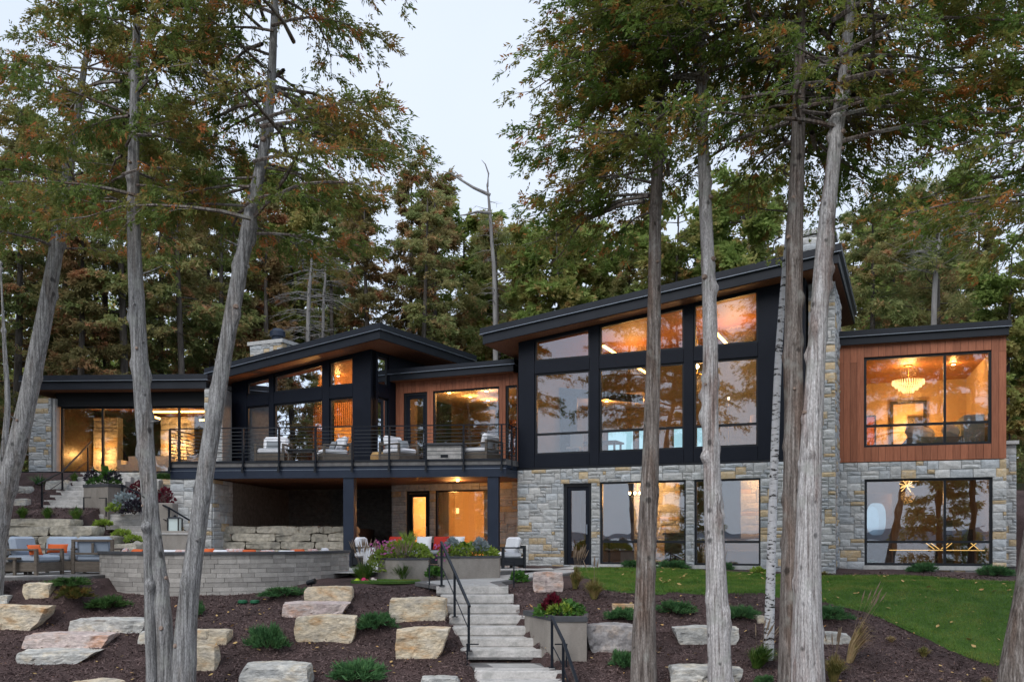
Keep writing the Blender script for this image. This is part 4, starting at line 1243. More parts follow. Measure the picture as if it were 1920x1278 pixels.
def sofa_in(pl, u0, u1, w0, z, m, label):
    T = empty('sofa', pl.p((u0 + u1) / 2, w0 + .4, z), label, 'sofa')
    b = MB(); ubox(b, pl, u0, u1, w0, w0 + .85, z + .08, z + .42); b.build('seat', M[m], T)
    b = MB(); ubox(b, pl, u0, u1, w0 + .62, w0 + .88, z + .425, z + .8); b.build('backrest', M[m], T)
    for a in (u0 - .16, u1 + .005):
        b = MB(); ubox(b, pl, a, a + .155, w0, w0 + .88, z + .02, z + .6); b.build('armrest', M[m], T)
sofa_in(WING, -15.4, -13.6, 1.2, FL, 'cush_white', 'pale sofa behind the left wing glass, near the garden steps')
sofa_in(WING, -12.9, -11.9, .9, FL, 'cush_white', 'pale short sofa behind the left wing glass, beside the balcony end')

# ---- guest bedroom under the balcony
room(MID, MID.u(745), .1, GZ, 1.9, .35, 4.5, wall='in_wall', ceil='in_wall')
part('room_wall', M['in_wood'], MID, [[(-1.6, GZ), (.05, GZ), (.05, 1.88), (-1.6, 1.88)]], 3.6, 3.7)
c = P(858, 962, 34.4)
T = empty('wall_sconce', c, 'bright sconce beside the bed in the window under the balcony', 'lamp')
MB().lathe(c, [(.05, 0), (.055, .2)], 14).build('lamp_shade', M['shade'], T)
b = MB().box(c + Vector((0, .12, .12)), (.04, .16, .04)); b.build('bracket', M['in_brass'], T)
lamp_light('sconce_glow', c + Vector((-.1, -.25, .1)), 60, .12, parent=T)
lamp_light('bedroom_light', MID.p(-3.2, 1.8, 1.7), 20, .2)
c = MID.p(-.9, 2.6, GZ)
T = empty('bed', c, 'bed with golden blanket behind the window under the balcony', 'bed')
b = MB(); ubox(b, MID, -1.7, -.2, 1.6, 3.5, GZ, GZ + .45); b.build('mattress', M['art2'], T)
b = MB(); ubox(b, MID, -1.75, -.15, 3.5, 3.59, GZ, GZ + 1.25); b.build('headboard', M['in_wood'], T)
for u_ in (-1.3, -.6):
    MB().bbox(MID.p(u_, 3.2, GZ + .6), (.55, .35, .3), MID.rz, .1).build('pillow', M['in_wall'], T)
# light recessed in the balcony soffit
q = P(858, 897, 30.2); o_ = Vector((q.x, q.y, 1.95))
L_ = empty('soffit_light', o_, 'small downlight glowing in the cedar soffit under the balcony', 'ceiling light')
MB().lathe(o_ + Vector((0, 0, -.02)), [(.07, 0), (.07, .018)], 16).build('trim_ring', M['in_brass'], L_)
MB().lathe(o_ + Vector((0, 0, -.026)), [(.05, 0), (.05, .004)], 16).build('bulb', M['led_hot'], L_)
lamp_light('soffit_light_glow', o_ + Vector((0, 0, -.1)), 9, .06, parent=L_)

# curtains beside the bed window under the balcony and in the lower right room
def curtain(pl, u0, u1, w, z0, z1, label, m):
    n = 24; a = [(u0 + (u1 - u0) * i / n, w + .05 * math.sin(i * 1.6)) for i in range(n + 1)]
    mb = MB(); vs = [pl.p(u, ww, z) for z in (z0, z1) for u, ww in a] + [pl.p(u, ww + .015, z) for z in (z0, z1) for u, ww in a]
    N_ = n + 1; fs = []
    for i in range(n):
        fs.append((i, i + 1, N_ + i + 1, N_ + i)); fs.append((2 * N_ + i, 3 * N_ + i, 3 * N_ + i + 1, 2 * N_ + i + 1))
    tag(mb.add(vs, fs).build('curtain', m, smooth=True), label, 'curtain')
M['curtain'] = mat('linen_curtain', (.55, .50, .44), rough=.9)
curtain(MID, -3.25, -2.75, .6, GZ + .02, 1.8, 'pale curtain at the left of the window under the balcony', M['curtain'])
curtain(MID, -1.35, -1.0, .6, GZ + .02, 1.8, 'pale curtain behind the right post under the balcony', M['curtain'])
# ================================================================== HARD LANDSCAPE
def rock(name, x0, x1, yt, yb, label, m='rock', dep=None, D=None, tl=0., tr=0., bl=0., br=0., seed=0, parent=None, rough=.05, group=None, z_top=None, res=9, sink=.12):
    """a rough limestone block seen between the given columns and rows; tl..br shift its front corners inwards (share of width)"""
    g = G((x0 + x1) / 2, yb) if D is None else Vector((((x0 + x1) / 2 - 960) / FPX * D, D, 0))
    D = g.y; s = D / FPX
    dp = dep if dep is not None else max(.35, min(.8, (x1 - x0) * s * .5))
    W = (x1 - x0) * s; zt = (HZ - yt) * s if parent is not None else (HZ - yt) * (D + dp * .8) / FPX; zb = (HZ - yb) * s - (sink if parent is None else 0)
    zt_f = zt if parent is not None else zt - max(0, .0)
    xl = (x0 - 960) * s; xr = (x1 - 960) * s
    rnd = random.Random(seed * 7 + 3)
    off = Vector((rnd.uniform(0, 90), rnd.uniform(0, 90), rnd.uniform(0, 90)))
    nx, ny, nz = res + 3, max(4, res // 2 + 1), max(4, res // 2 + 1)
    vid = {}; vs = []; fs = []
    def vert(i, j, k):
        key = (i, j, k)
        if key in vid: return vid[key]
        a, b, c = i / nx, j / ny, k / nz
        lft = xl + W * (tl * c + bl * (1 - c)); rgt = xr - W * (tr * c + br * (1 - c))
        ins = .1 * b * W * .3
        x = lft + ins + (rgt - lft - 2 * ins) * a; y = b * dp; z = zb + (zt - zb) * c
        # rounded corners
        ax, ay, az = abs(a - .5) * 2, abs(b - .5) * 2, abs(c - .5) * 2
        e = max(0, ax + ay + az - 2.15) * .06 * min(W, zt - zb + .2) + max(0, ax + az - 1.8) * .12 * min(W, zt - zb) * .6
        x -= math.copysign(e, a - .5); z -= math.copysign(e * .8, c - .5)
        p = Vector((x, y, z)); q = p * 1.7 + off
        d = mnoise.noise_vector(q) * rough * 1.5 + mnoise.noise_vector(q * 2.9) * rough * .8 + mnoise.noise_vector(q * 6) * rough * .35 + mnoise.noise_vector(q * 14) * rough * .15
        d.z *= .6
        # a few flat breaks
        d.y += (mnoise.cell(q * 1.1) - .5) * rough * .9
        vid[key] = len(vs); vs.append(p + d + Vector((0, D, 0)))
        return vid[key]
    for i in range(nx):
        for k in range(nz):
            fs.append((vert(i, 0, k), vert(i + 1, 0, k), vert(i + 1, 0, k + 1), vert(i, 0, k + 1)))
            fs.append((vert(i, ny, k), vert(i, ny, k + 1), vert(i + 1, ny, k + 1), vert(i + 1, ny, k)))
    for i in range(nx):
        for j in range(ny):
            fs.append((vert(i, j, nz), vert(i + 1, j, nz), vert(i + 1, j + 1, nz), vert(i, j + 1, nz)))
            fs.append((vert(i, j, 0), vert(i, j + 1, 0), vert(i + 1, j + 1, 0), vert(i + 1, j, 0)))
    for j in range(ny):
        for k in range(nz):
            fs.append((vert(0, j, k), vert(0, j, k + 1), vert(0, j + 1, k + 1), vert(0, j + 1, k)))
            fs.append((vert(nx, j, k), vert(nx, j + 1, k), vert(nx, j + 1, k + 1), vert(nx, j, k + 1)))
    mb = MB().add(vs, fs)
    o = mb.build(name, M[m], parent)
    if label: tag(o, label, 'boulder', group)
    return o

B = 'limestone boulders set in the mulch beds'
ROCKS = [
 (39, 94, 1092, 1119, 'small squarish boulder beside the rust-tinged juniper below the armchairs', 'rock', .04, .02, .1, .06),
 (-20, 19, 1115, 1133, 'small pale boulder cut by the left picture edge, above the big wedge boulder', 'rock_grey', 0, .1, 0, .1),
 (-30, 88, 1132, 1180, 'large pale wedge-shaped boulder at the left picture edge', 'rock', 0, 0, 0, .3),
 (127, 275, 1156, 1185, 'long grey slab boulder behind the double trunk, above the pink slab', 'rock_grey', .02, .0, .0, .08),
 (255, 300, 1180, 1201, 'short grey stone peeking out left of the double trunk', 'rock_grey', .1, 0, .1, 0),
 (38, 205, 1183, 1214, 'long pinkish slab boulder resting on the lowest left slab', 'rock_pink', .03, .0, .0, .1),
 (28, 180, 1214, 1242, 'lowest left slab boulder, pale with a pointed right end', 'rock_grey', .0, .02, .04, .3),
 (113, 228, 1272, 1300, 'boulder top just showing at the bottom edge below the left slabs', 'rock', .1, .1, 0, 0),
 (340, 429, 1178, 1208, 'flat pale slab right of the double trunk, lying on a tan block', 'rock', 0, .02, 0, .06),
 (338, 406, 1208, 1254, 'tan block boulder under the flat slab right of the double trunk', 'rock', 0, .0, 0, .04),
 (570, 660, 1098, 1126, 'squared cream block, topmost of three stacked boulders below the curved wall', 'rock', .02, .0, .0, .02),
 (524, 656, 1126, 1154, 'flat lilac-grey slab, middle of three stacked boulders below the curved wall', 'rock_pink', .02, .0, .04, .16),
 (552, 668, 1151, 1199, 'big yellowish block, lowest of three stacked boulders below the curved wall', 'rock', .0, .0, .02, .05),
 (728, 837, 1119, 1162, 'cream and tan boulder beside the upper steps of the lower stair', 'rock', .0, .0, .06, .0),
 (730, 847, 1174, 1233, 'rounded tan boulder with tapering base beside the middle steps', 'rock', .08, .02, .08, .26),
 (441, 577, 1239, 1300, 'large grey boulder at the bottom edge left of the juniper', 'rock_grey', .08, .0, .0, .0),
 (784, 866, 1265, 1300, 'boulder top at the bottom edge left of the lowest steps', 'rock_grey', .03, .1, .0, .0),
 (995, 1059, 1071, 1108, 'pinkish boulder standing alone at the top of the lower stair by the path', 'rock_pink', .04, .04, .1, .06),
 (1094, 1200, 1167, 1219, 'dark grey boulder to the right of the tall angled planter', 'rock_dark', .0, .0, .16, .0),
 (1148, 1200, 1131, 1140, 'thin pale stone behind the juniper left of the brown trunk', 'rock', 0, 0, 0, 0),
 (1263, 1393, 1171, 1203, 'pale slab boulder behind the knotty pale trunk, upper of two', 'rock_grey', .0, .02, .08, .1),
 (1256, 1394, 1245, 1277, 'pale slab boulder behind the knotty pale trunk, lower of two', 'rock_grey', .04, .0, .0, .12),
 (1419, 1434, 1152, 1166, 'small cream stone at the foot of the birch', 'rock', 0, 0, 0, 0),
 (1525, 1539, 1159, 1181, 'small upright cream stone right of the big twin trunk', 'rock', 0, 0, 0, 0),
 (1520, 1594, 1183, 1201, 'low pale slab beside the windblown grass right of the twin trunk', 'rock_grey', 0, .02, 0, .0),
 (25, 62, 912, 924, 'pale flat stone on the upper left bank below the yucca', 'rock_grey', 0, .1, 0, .1),
 (84, 130, 901, 917, 'oblong stone beside the upper garden steps', 'rock_grey', .02, .1, .0, .1),
 (26, 52, 935, 948, 'small pale stone on the bank near the left leaning trunk', 'rock_grey', 0, .1, 0, .2),
 (236, 266, 886, 905, 'grey stone at the head of the garden steps beside the potted palm', 'rock_grey', .0, .1, .1, .1),
 (246, 300, 899, 925, 'broad grey stone behind the straight left trunk on the bank', 'rock_grey', .1, .0, .0, .1),
 (294, 320, 899, 907, 'flat tan stone, upper of two against the balcony pier', 'rock', 0, 0, 0, 0),
 (294, 320, 908, 921, 'dark grey stone, lower of two against the balcony pier', 'rock_wall', 0, 0, 0, 0),
 (1858, 1925, 1027, 1036, 'flat pale stone at the right picture edge beside the house corner', 'rock_grey', 0, 0, 0, 0),
]
for k, r_ in enumerate(ROCKS):
    D_ = None
    rock('boulder', r_[0], r_[1], r_[2], r_[3], r_[4], r_[5], tl=r_[6], tr=r_[7], bl=r_[8], br=r_[9], seed=k, group=B, D=D_, rough=.03 if r_[1] - r_[0] > 30 else .015, res=17 if r_[1] - r_[0] > 60 else 8)

# stacked ledge-rock wall behind the armchairs
WALL = empty('ledge_rock_wall', P(115, 1034, 26.0), 'low stacked wall of big ledge rocks behind the armchairs', 'retaining wall')
for k, (a, b, c, d, D_) in enumerate([(10, 137, 972, 987, 26.4), (8, 94, 987, 1004, 26.2), (94, 173, 986, 1004, 26.2), (8, 68, 1004, 1020, 26.0), (72, 131, 1004, 1020, 26.0), (130, 213, 1004, 1020, 25.9), (8, 66, 1020, 1038, 25.8), (66, 126, 1020, 1038, 25.8), (126, 212, 1020, 1040, 25.7), (211, 259, 1018, 1036, 25.6)]):
    rock('ledge_rock', a, b, c, d, None, 'rock_wall', D=D_, dep=1.0, seed=100 + k, parent=WALL, rough=.035, tr=.03, br=.05)
WALL2 = empty('ledge_rock_wall', P(525, 1028, 29.6), 'stacked wall of ledge rocks in the dark recess under the balcony', 'retaining wall')
rows = [(986, 1000, [407, 481, 556, 598, 623, 668]), (1000, 1015, [407, 434, 517, 582, 615, 668]), (1015, 1029, [407, 459, 526, 591, 668]), (1029, 1052, [407, 470, 545, 610, 668])]
for r_, (c, d, xs) in enumerate(rows):
    for k, (a, b) in enumerate(zip(xs[:-1], xs[1:])):
        rock('ledge_rock', a + .5, b - .5, c, d, None, 'rock_wall', D=30.0 - .06 * r_, dep=.9, seed=140 + r_ * 7 + k, parent=WALL2, rough=.03)
fillm = MB().prism([P(407, 990, 30.6), P(668, 990, 30.6), P(668, 1060, 30.6), P(407, 1060, 30.6)], [p + Vector((0, 4.0, 0)) for p in (P(407, 990, 30.6), P(668, 990, 30.6), P(668, 1060, 30.6), P(407, 1060, 30.6))])
fillm.build('backfill', M['mulch'], WALL2)

# ---- lower stair of limestone slabs
STAIR = empty('stone_stair', (-.2, 17.9, -2.7), 'broad stair of rough limestone slabs climbing from the bottom edge to the path', 'stair')
steps = [(818, 953, 1098.5, 20.3), (826, 963, 1115.5, 19.9), (836, 974, 1134.5, 19.5), (842, 984, 1154, 19.1), (848, 995, 1175, 18.7), (855, 1006, 1196, 18.3), (863.5, 1016, 1216.5, 17.9), (889.5, 1053, 1257, 16.75), (893, 1058, 1277, 16.35)]
def slabstep(x0, x1, z, D, h, dep, seed, parent, name='step'):
    """slab with a rough split front"""
    rnd = random.Random(seed); nx = 26
    vs = []; fs = []
    rowsz = [0, -.02, -.06, -.11, -.155, -h]
    for j, dz in enumerate(rowsz):
        for i in range(nx + 1):
            x = x0 + (x1 - x0) * i / nx
            e = .01 if j == 0 else (0 if j < 5 else .05)
            d = mnoise.noise((x * 3 + seed, dz * 9, seed)) * .011 + mnoise.noise((x * 11 + seed, dz * 24, 3)) * .006
            vs.append(Vector((x, D + e + d * (1 if j else .5), z + dz + (mnoise.noise((x * 4, seed, 7)) * .004 if j == 0 else 0))))
    n = nx + 1
    for j in range(len(rowsz) - 1):
        for i in range(nx):
            fs.append(((j + 1) * n + i, (j + 1) * n + i + 1, j * n + i + 1, j * n + i))
    b = len(vs)
    for i in range(n): vs.append(Vector((x0 + (x1 - x0) * i / nx, D + dep, z)))
    for i in range(n): vs.append(Vector((x0 + (x1 - x0) * i / nx, D + dep, z - h)))
    for i in range(nx):
        fs.append((i, i + 1, b + i + 1, b + i)); fs.append((b + i, b + i + 1, b + n + i + 1, b + n + i)); 
    L = len(rowsz) - 1
    fs.append(tuple([j * n for j in range(L + 1)] + [b + n, b])); fs.append(tuple([b + nx, b + n + nx] + [j * n + nx for j in range(L, -1, -1)]))
    for i in range(nx): fs.append((b + n + i, b + n + i + 1, L * n + i + 1, L * n + i))
    return MB().add(vs, fs).build(name, M['step'], parent)
for k, (a, b, y, D_) in enumerate(steps):
    s = D_ / FPX
    slabstep((a - 960) * s, (b - 960) * s, (HZ - y) * s, D_, .21, .62 if k < 7 else .45, k, STAIR)
# paved landing between the flights: dark border and pale centre
lz = -2.44
MB().prism([Vector((-.78, 17.2, lz - .1)), Vector((.98, 17.2, lz - .1)), Vector((.72, 17.93, lz - .1)), Vector((-1.0, 17.93, lz - .1))], [Vector((-.78, 17.2, lz)), Vector((.98, 17.2, lz)), Vector((.72, 17.93, lz)), Vector((-1.0, 17.93, lz))]).build('landing', M['paver_dk'], STAIR)
MB().prism([Vector((-.35, 17.26, lz)), Vector((.62, 17.26, lz)), Vector((.42, 17.75, lz)), Vector((-.5, 17.75, lz))], [Vector((-.35, 17.26, lz + .006)), Vector((.62, 17.26, lz + .006)), Vector((.42, 17.75, lz + .006)), Vector((-.5, 17.75, lz + .006))]).build('landing_paver', M['paver'], STAIR)

# ---- path of pale pavers with dark border, from the stair to patio and door
PATH = empty('paved_path', (-.2, 22.5, -1.05), 'pale paver path with dark edging leading from the stair to the house door', 'path', kind='structure')
pathL = [(-1.72, 20.32), (-2.3, 21.3), (-2.15, 21.7), (.25, 24.3), (1.75, 27.6)]
pathR = [(-.08, 20.32), (-.25, 21.2), (-.2, 21.5), (1.6, 24.4), (2.8, 26.95)]
def pz(D): return -1.045 + (D - 20.3) * .031
def strip_quad(name, a, b, c, d, m, dz=0., th=.08, par=PATH):
    q = [Vector((p[0], p[1], pz(p[1]) + dz)) for p in (a, b, c, d)]
    return MB().prism([p - Vector((0, 0, th)) for p in q], q).build(name, m, par)
lp = lambda p, q, t: (p[0] + (q[0] - p[0]) * t, p[1] + (q[1] - p[1]) * t)
nseg = 22
def along(pl_, t):
    t = t * (len(pl_) - 1); i = min(int(t), len(pl_) - 2); return lp(pl_[i], pl_[i + 1], t - i)
for k in range(nseg):
    a0, a1 = along(pathL, k / nseg), along(pathL, (k + 1) / nseg)
    b0_, b1_ = along(pathR, k / nseg), along(pathR, (k + 1) / nseg)
    e = .13
    strip_quad('edging', a0, lp(a0, b0_, e), lp(a1, b1_, e), a1, M['paver_dk'])
    strip_quad('edging', lp(a0, b0_, 1 - e), b0_, b1_, lp(a1, b1_, 1 - e), M['paver_dk'])
    m0 = .5 + .12 * (-1) ** k
    for s, t in ((e, m0), (m0, 1 - e)):
        s_, t_ = s + .006, t - .006
        j0, j1 = .03, .97
        A0, A1 = lp(a0, a1, j0), lp(a0, a1, j1); B0, B1 = lp(b0_, b1_, j0), lp(b0_, b1_, j1)
        strip_quad('paver', lp(A0, B0, s_), lp(A0, B0, t_), lp(A1, B1, t_), lp(A1, B1, s_), M['paver'], dz=.004)
# ---- patio slab
PATIO = empty('patio', (-8, 26, -.95), 'pale paved patio between the curved wall and the house', 'patio', kind='structure')
pq = [(-14.2, 20.5), (-9.9, 20.6), (-9.9, 22.6), (-4.6, 24.6), (-2.4, 23.0), (-.4, 24.2), (1.6, 27.4), (1.0, 29.2), (.3, 30.9), (-4.6, 33.0), (-10.5, 33.0), (-10.3, 28.5), (-11.2, 26.2), (-14.2, 25.6)]
MB().prism([Vector((x, y, -1.15)) for x, y in pq], [Vector((x, y, -.865 + .0 * y)) for x, y in pq]).build('slab', M['paver_dk'], PATIO)
for i in range(15):
    for j in range(11):
        x, y = -14.1 + i * .95 + (.47 if j % 2 else 0), 20.62 + j * .62
        if x > -10.9 and j < 4: continue
        if x > -11.3 and (x + 7.6) ** 2 + (y - 27.) ** 2 > 30: continue
        if x < -11.5 and y > 25: continue
        MB().box((x + .46, y + .3, -.863), (.93, .605, .012)).build('paver', M['paver'], PATIO)
for i in range(6):
    for j in range(8):
        x, y = -3.6 + i * .8, 25.3 + j * .7
        MB().box((x + .39, y + .34, -.863), (.78, .68, .012)).build('paver', M['paver'], PATIO)

# ---- curved block wall
Lp, Cp, Rp = np.array([-10.1, 22.3]), np.array([-7.04, 21.0]), np.array([-4.4, 24.5])
Aq = 2 * np.array([Cp - Lp, Rp - Lp]); bq = np.array([Cp @ Cp - Lp @ Lp, Rp @ Rp - Lp @ Lp])
cc = np.linalg.solve(Aq, bq); cr = float(np.linalg.norm(Lp - cc))
a0 = math.atan2(*(Lp - cc)[::-1]) ; a1 = math.atan2(*(Rp - cc)[::-1])
if a0 > 0: a0 -= 2 * math.pi
a0 -= .12
CW = empty('curved_block_wall', (cc[0], cc[1] - cr, -1.5), 'curved seat wall of weathered concrete blocks with dark cap, in front of the patio', 'wall')
def arc_block(r0, r1, t0, t1, z0, z1, n=3):
    ts_ = np.linspace(t0, t1, n + 1)
    inn = [Vector((cc[0] + r0 * math.cos(t), cc[1] + r0 * math.sin(t), 0)) for t in ts_]; out = [Vector((cc[0] + r1 * math.cos(t), cc[1] + r1 * math.sin(t), 0)) for t in ts_]
    pts = out + inn[::-1]
    return MB().prism([p + Vector((0, 0, z0)) for p in pts], [p + Vector((0, 0, z1)) for p in pts])
rnd = random.Random(5)
arc_block(cr - .28, cr - .06, a0, a1, -1.9, -.36, 24).build('core', M['mortar'], CW)
rowh = .108
for r_ in range(9):
    z1_ = -.362 - r_ * rowh; z0_ = z1_ - rowh + .006
    t = a0 + .0
    while t < a1 - .02:
        L = rnd.choice([.30, .42, .42, .56]) / cr
        if a1 - t - L < .12 / cr * 1.5: L = a1 - t
        o = rnd.uniform(-.007, .007)
        arc_block(cr - .1, cr + o, t + .0012, min(t + L, a1) - .0012, z0_, z1_, 2).build('block', M['block'], CW)
        t += L
k = 10
for i in range(k):
    t0_, t1_ = a0 + (a1 - a0) * i / k, a0 + (a1 - a0) * (i + 1) / k
    arc_block(cr - .36, cr + .05, t0_ + .0006, t1_ - .0006, -.358, -.30, 4).build('cap_stone', M['cap'], CW)
# low seat inside the wall with scatter cushions on it
seat = arc_block(cr - .85, cr - .37, a0 + .05, a1 - .1, -.9, -.52, 24).build('seat_bench', M['block'], CW)

def pillow(c, size, rz, m, label, tilt=.35, cat='pillow', group=None, parent=None, name='pillow'):
    """soft pillow: bulged, pinched at the corners"""
    n = 8; vs = []; fs = []
    w, t, h = size
    Mx = Matrix.Rotation(rz, 3, 'Z') @ Matrix.Rotation(-tilt, 3, 'X')
    for sgn in (-1, 1):
        for j in range(n + 1):
            for i in range(n + 1):
                a, b = i / n * 2 - 1, j / n * 2 - 1
                k_ = (1 - a ** 4) * (1 - b ** 4)
                pin = 1 - .06 * (1 - abs(a)) * abs(b) ** 3 - .06 * (1 - abs(b)) * abs(a) ** 3
                vs.append(Vector(c) + Mx @ Vector((a * w / 2 * (1 - .07 * (1 - b * b) * abs(a) ** 3 * -0 - .05 * (1 - b * b)), sgn * t / 2 * k_ ** .5, b * h / 2 * (1 - .05 * (1 - a * a)))))
    q = (n + 1) ** 2
    for j in range(n):
        for i in range(n):
            a = j * (n + 1) + i
            fs.append((a, a + 1, a + n + 2, a + n + 1)); fs.append((q + a, q + a + n + 1, q + a + n + 2, q + a + 1))
    o = MB().add(vs, fs).build(name, m, parent, smooth=True)
    if parent is None: tag(o, label, cat, group)
    return o
cols = ['pattern', 'orange', 'cush_white', 'pattern', 'orange', 'cush_white', 'pattern', 'orange', 'pattern', 'cush_white', 'orange', 'pattern']
pxs = [230, 252, 318, 340, 385, 415, 440, 468, 505, 540, 562, 590, 612]
names = ['white patterned pillow, leftmost on the curved wall bench', 'orange pillow next to the double trunk on the curved wall bench', 'white pillow between the two left trunks on the curved wall bench', 'patterned pillow between the two left trunks on the curved wall bench',
         'orange pillow just right of the leaning trunk on the bench', 'white pillow right of the leaning trunk, second on the bench', 'coral patterned pillow left of the middle orange pillow', 'orange pillow at the middle of the curved wall bench', 'coral patterned pillow right of the middle orange pillow', 'white pillow towards the right end of the curved bench', 'orange pillow near the right end of the curved bench', 'patterned pillow near the black post on the curved bench', 'white pillow, rightmost on the curved wall bench']
cols.append('cush_white')
for px, cl, nm in zip(pxs, cols, names):
    # find the wall angle that shows at this column
    best = min(np.linspace(a0 + .05, a1 - .1, 500), key=lambda t: abs((cc[0] + (cr - .55) * math.cos(t)) / (cc[1] + (cr - .55) * math.sin(t)) * FPX + 960 - px))
    p = Vector((cc[0] + (cr - .56) * math.cos(best), cc[1] + (cr - .56) * math.sin(best), -.40 + rnd.uniform(-.03, .03)))
    pillow(p, (rnd.uniform(.38, .52), .18, rnd.uniform(.3, .38)), best + math.pi / 2 + rnd.uniform(-.2, .2), M[cl], nm, tilt=.5 + rnd.uniform(-.15, .2), group='pillows along the curved wall')

# ---- handrails
def handrail(name, label, posts, over=.0, cable=True, r=.028):
    """posts: list of (foot, top) points; flat top rail follows the tops"""
    T = empty(name, posts[0][0], label, 'handrail')
    for f, t in posts:
        MB().box(((f.x + t.x) / 2, (f.y + t.y) / 2, (f.z + t.z) / 2), (.05, .05, t.z - f.z)).build('post', M['rail'], T)
        MB().box((f.x, f.y, f.z + .006), (.13, .13, .012)).build('base_plate', M['rail'], T)
    tops = [t for f, t in posts]
    a, b = tops[0], tops[-1]; d = (b - a).normalized()
    mb = MB(); pts = [a - d * over] + tops[1:-1] + [b + d * over]
    for p, q in zip(pts[:-1], pts[1:]):
        dd = (q - p); s_ = dd.cross(Vector((0, 0, 1))).normalized() * .025; n_ = s_.cross(dd).normalized() * .02
        mb.prism([p - s_ - n_ * 0, p + s_, p + s_ + n_ * 2, p - s_ + n_ * 2], [q - s_, q + s_, q + s_ + n_ * 2, q - s_ + n_ * 2])
    mb.build('top_rail', M['rail'], T)
    if cable:
        mb = MB(); lo = [f + (t - f) * .48 for f, t in posts]
        mb.tube(lo, .012, 6); mb.build('lower_bar', M['rail'], T)
    return T
handrail('handrail', 'black steel handrail standing on the upper lower-stair steps', [(P(828, 1097, 20.3), P(828, 1019, 20.3)), (P(852.5, 1156, 19.0), P(852.5, 1074, 19.0)), (P(879, 1220, 17.8), P(879, 1135, 17.8))], .06)
handrail('handrail', 'black steel handrail at the bottom edge beside the tall angled planter', [(P(1035, 1251, 16.85), P(1035, 1160, 16.85)), (P(1056, 1290, 16.2), P(1056, 1203, 16.2)), (P(1085, 1390, 15.2), P(1085, 1290, 15.2))], .05)

# ---- planters
def planter(name, label, foot, z0, z1, cap=.05, lipo=.04, m='planter'):
    """foot: outline (x, y) counter-clockwise"""
    c = Vector((sum(p[0] for p in foot) / len(foot), sum(p[1] for p in foot) / len(foot), z0))
    T = empty(name, c, label, 'planter')
    n = len(foot)
    inner = [(c.x + (x - c.x) * .86, c.y + (y - c.y) * .86) for x, y in foot]
    outer = [(c.x + (x - c.x) * (1 + lipo), c.y + (y - c.y) * (1 + lipo)) for x, y in foot]
    MB().prism([Vector((x, y, z0)) for x, y in foot], [Vector((x, y, z1 - cap)) for x, y in foot]).build('body', M[m], T)
    mb = MB(); vs = [Vector((x, y, z1 - cap + .002)) for x, y in outer] + [Vector((x, y, z1)) for x, y in outer] + [Vector((x, y, z1)) for x, y in inner] + [Vector((x, y, z1 - cap + .002)) for x, y in inner]
    fs = []
    for i in range(n):
        j = (i + 1) % n
        fs += [(i, j, n + j, n + i), (n + i, n + j, 2 * n + j, 2 * n + i), (2 * n + i, 2 * n + j, 3 * n + j, 3 * n + i)]
    mb.add(vs, fs).build('rim', M['cap'], T)
    MB().prism([Vector((x, y, z1 - cap + .002)) for x, y in inner], [Vector((x, y, z1 - .02)) for x, y in inner]).build('soil', M['mulch'], T)
    return T
q1, q2 = P(983, 1143, 18.9), P(1040, 1150, 17.35)
planter('planter', 'tall angled concrete planter with dark rim beside the lower stair', [(.26, 18.75), (.83, 17.25), (1.42, 17.25), (1.5, 18.0), (1.2, 18.8)], -2.75, -1.47, cap=.1)
planter('planter', 'low concrete planter of pink flowers left of the stair handrail', [(-3.3, 22.3), (-2.75, 22.0), (-2.05, 22.25), (-2.05, 22.9), (-3.1, 23.1)], -1.2, -.46)
planter('planter', 'low concrete planter of mixed flowers right of the stair handrail', [(-1.85, 22.55), (-1.3, 22.3), (-.32, 22.6), (-.3, 23.4), (-1.7, 23.4)], -1.2, -.42)
planter('planter', 'grey planter with a palm-like plant at the garden steps', [(-13.75, 29.1), (-12.7, 28.5), (-12.55, 29.4), (-13.5, 29.9)], .6, 1.75, cap=.1)

# ---- garden steps on the left bank
ST2 = empty('garden_stair', (-14.3, 31.5, .8), 'upper flight of grey stone garden steps climbing to the left wing', 'stair')
for k in range(9):
    z = 2.42 - k * .185; D_ = 33.0 - k * .4
    xl = [151, 140.6, 129, 118.7, 105, 93.6, 82, 74, 66][k]
    X0 = (xl - 960) / FPX * D_; 
    slabstep(X0, X0 + 2.0, z, D_, .3, 1.2, 60 + k, ST2)
ST3 = empty('garden_stair', (-12, 28, -.5), 'lower flight of grey stone garden steps descending to the patio behind the double trunk', 'stair')
for k in range(9):
    z = .78 - k * .185; D_ = 28.6 - k * .17
    xl = [174, 198, 224, 240, 250, 262, 274, 286, 298][k]
    X0 = (xl - 960) / FPX * D_
    slabstep(X0, X0 + 1.5, z, D_, .3, 1.0, 80 + k, ST3)
MB().box((-13.2, 29.9, .72), (2.4, 1.6, .3)).build('landing', M['step'], ST2)
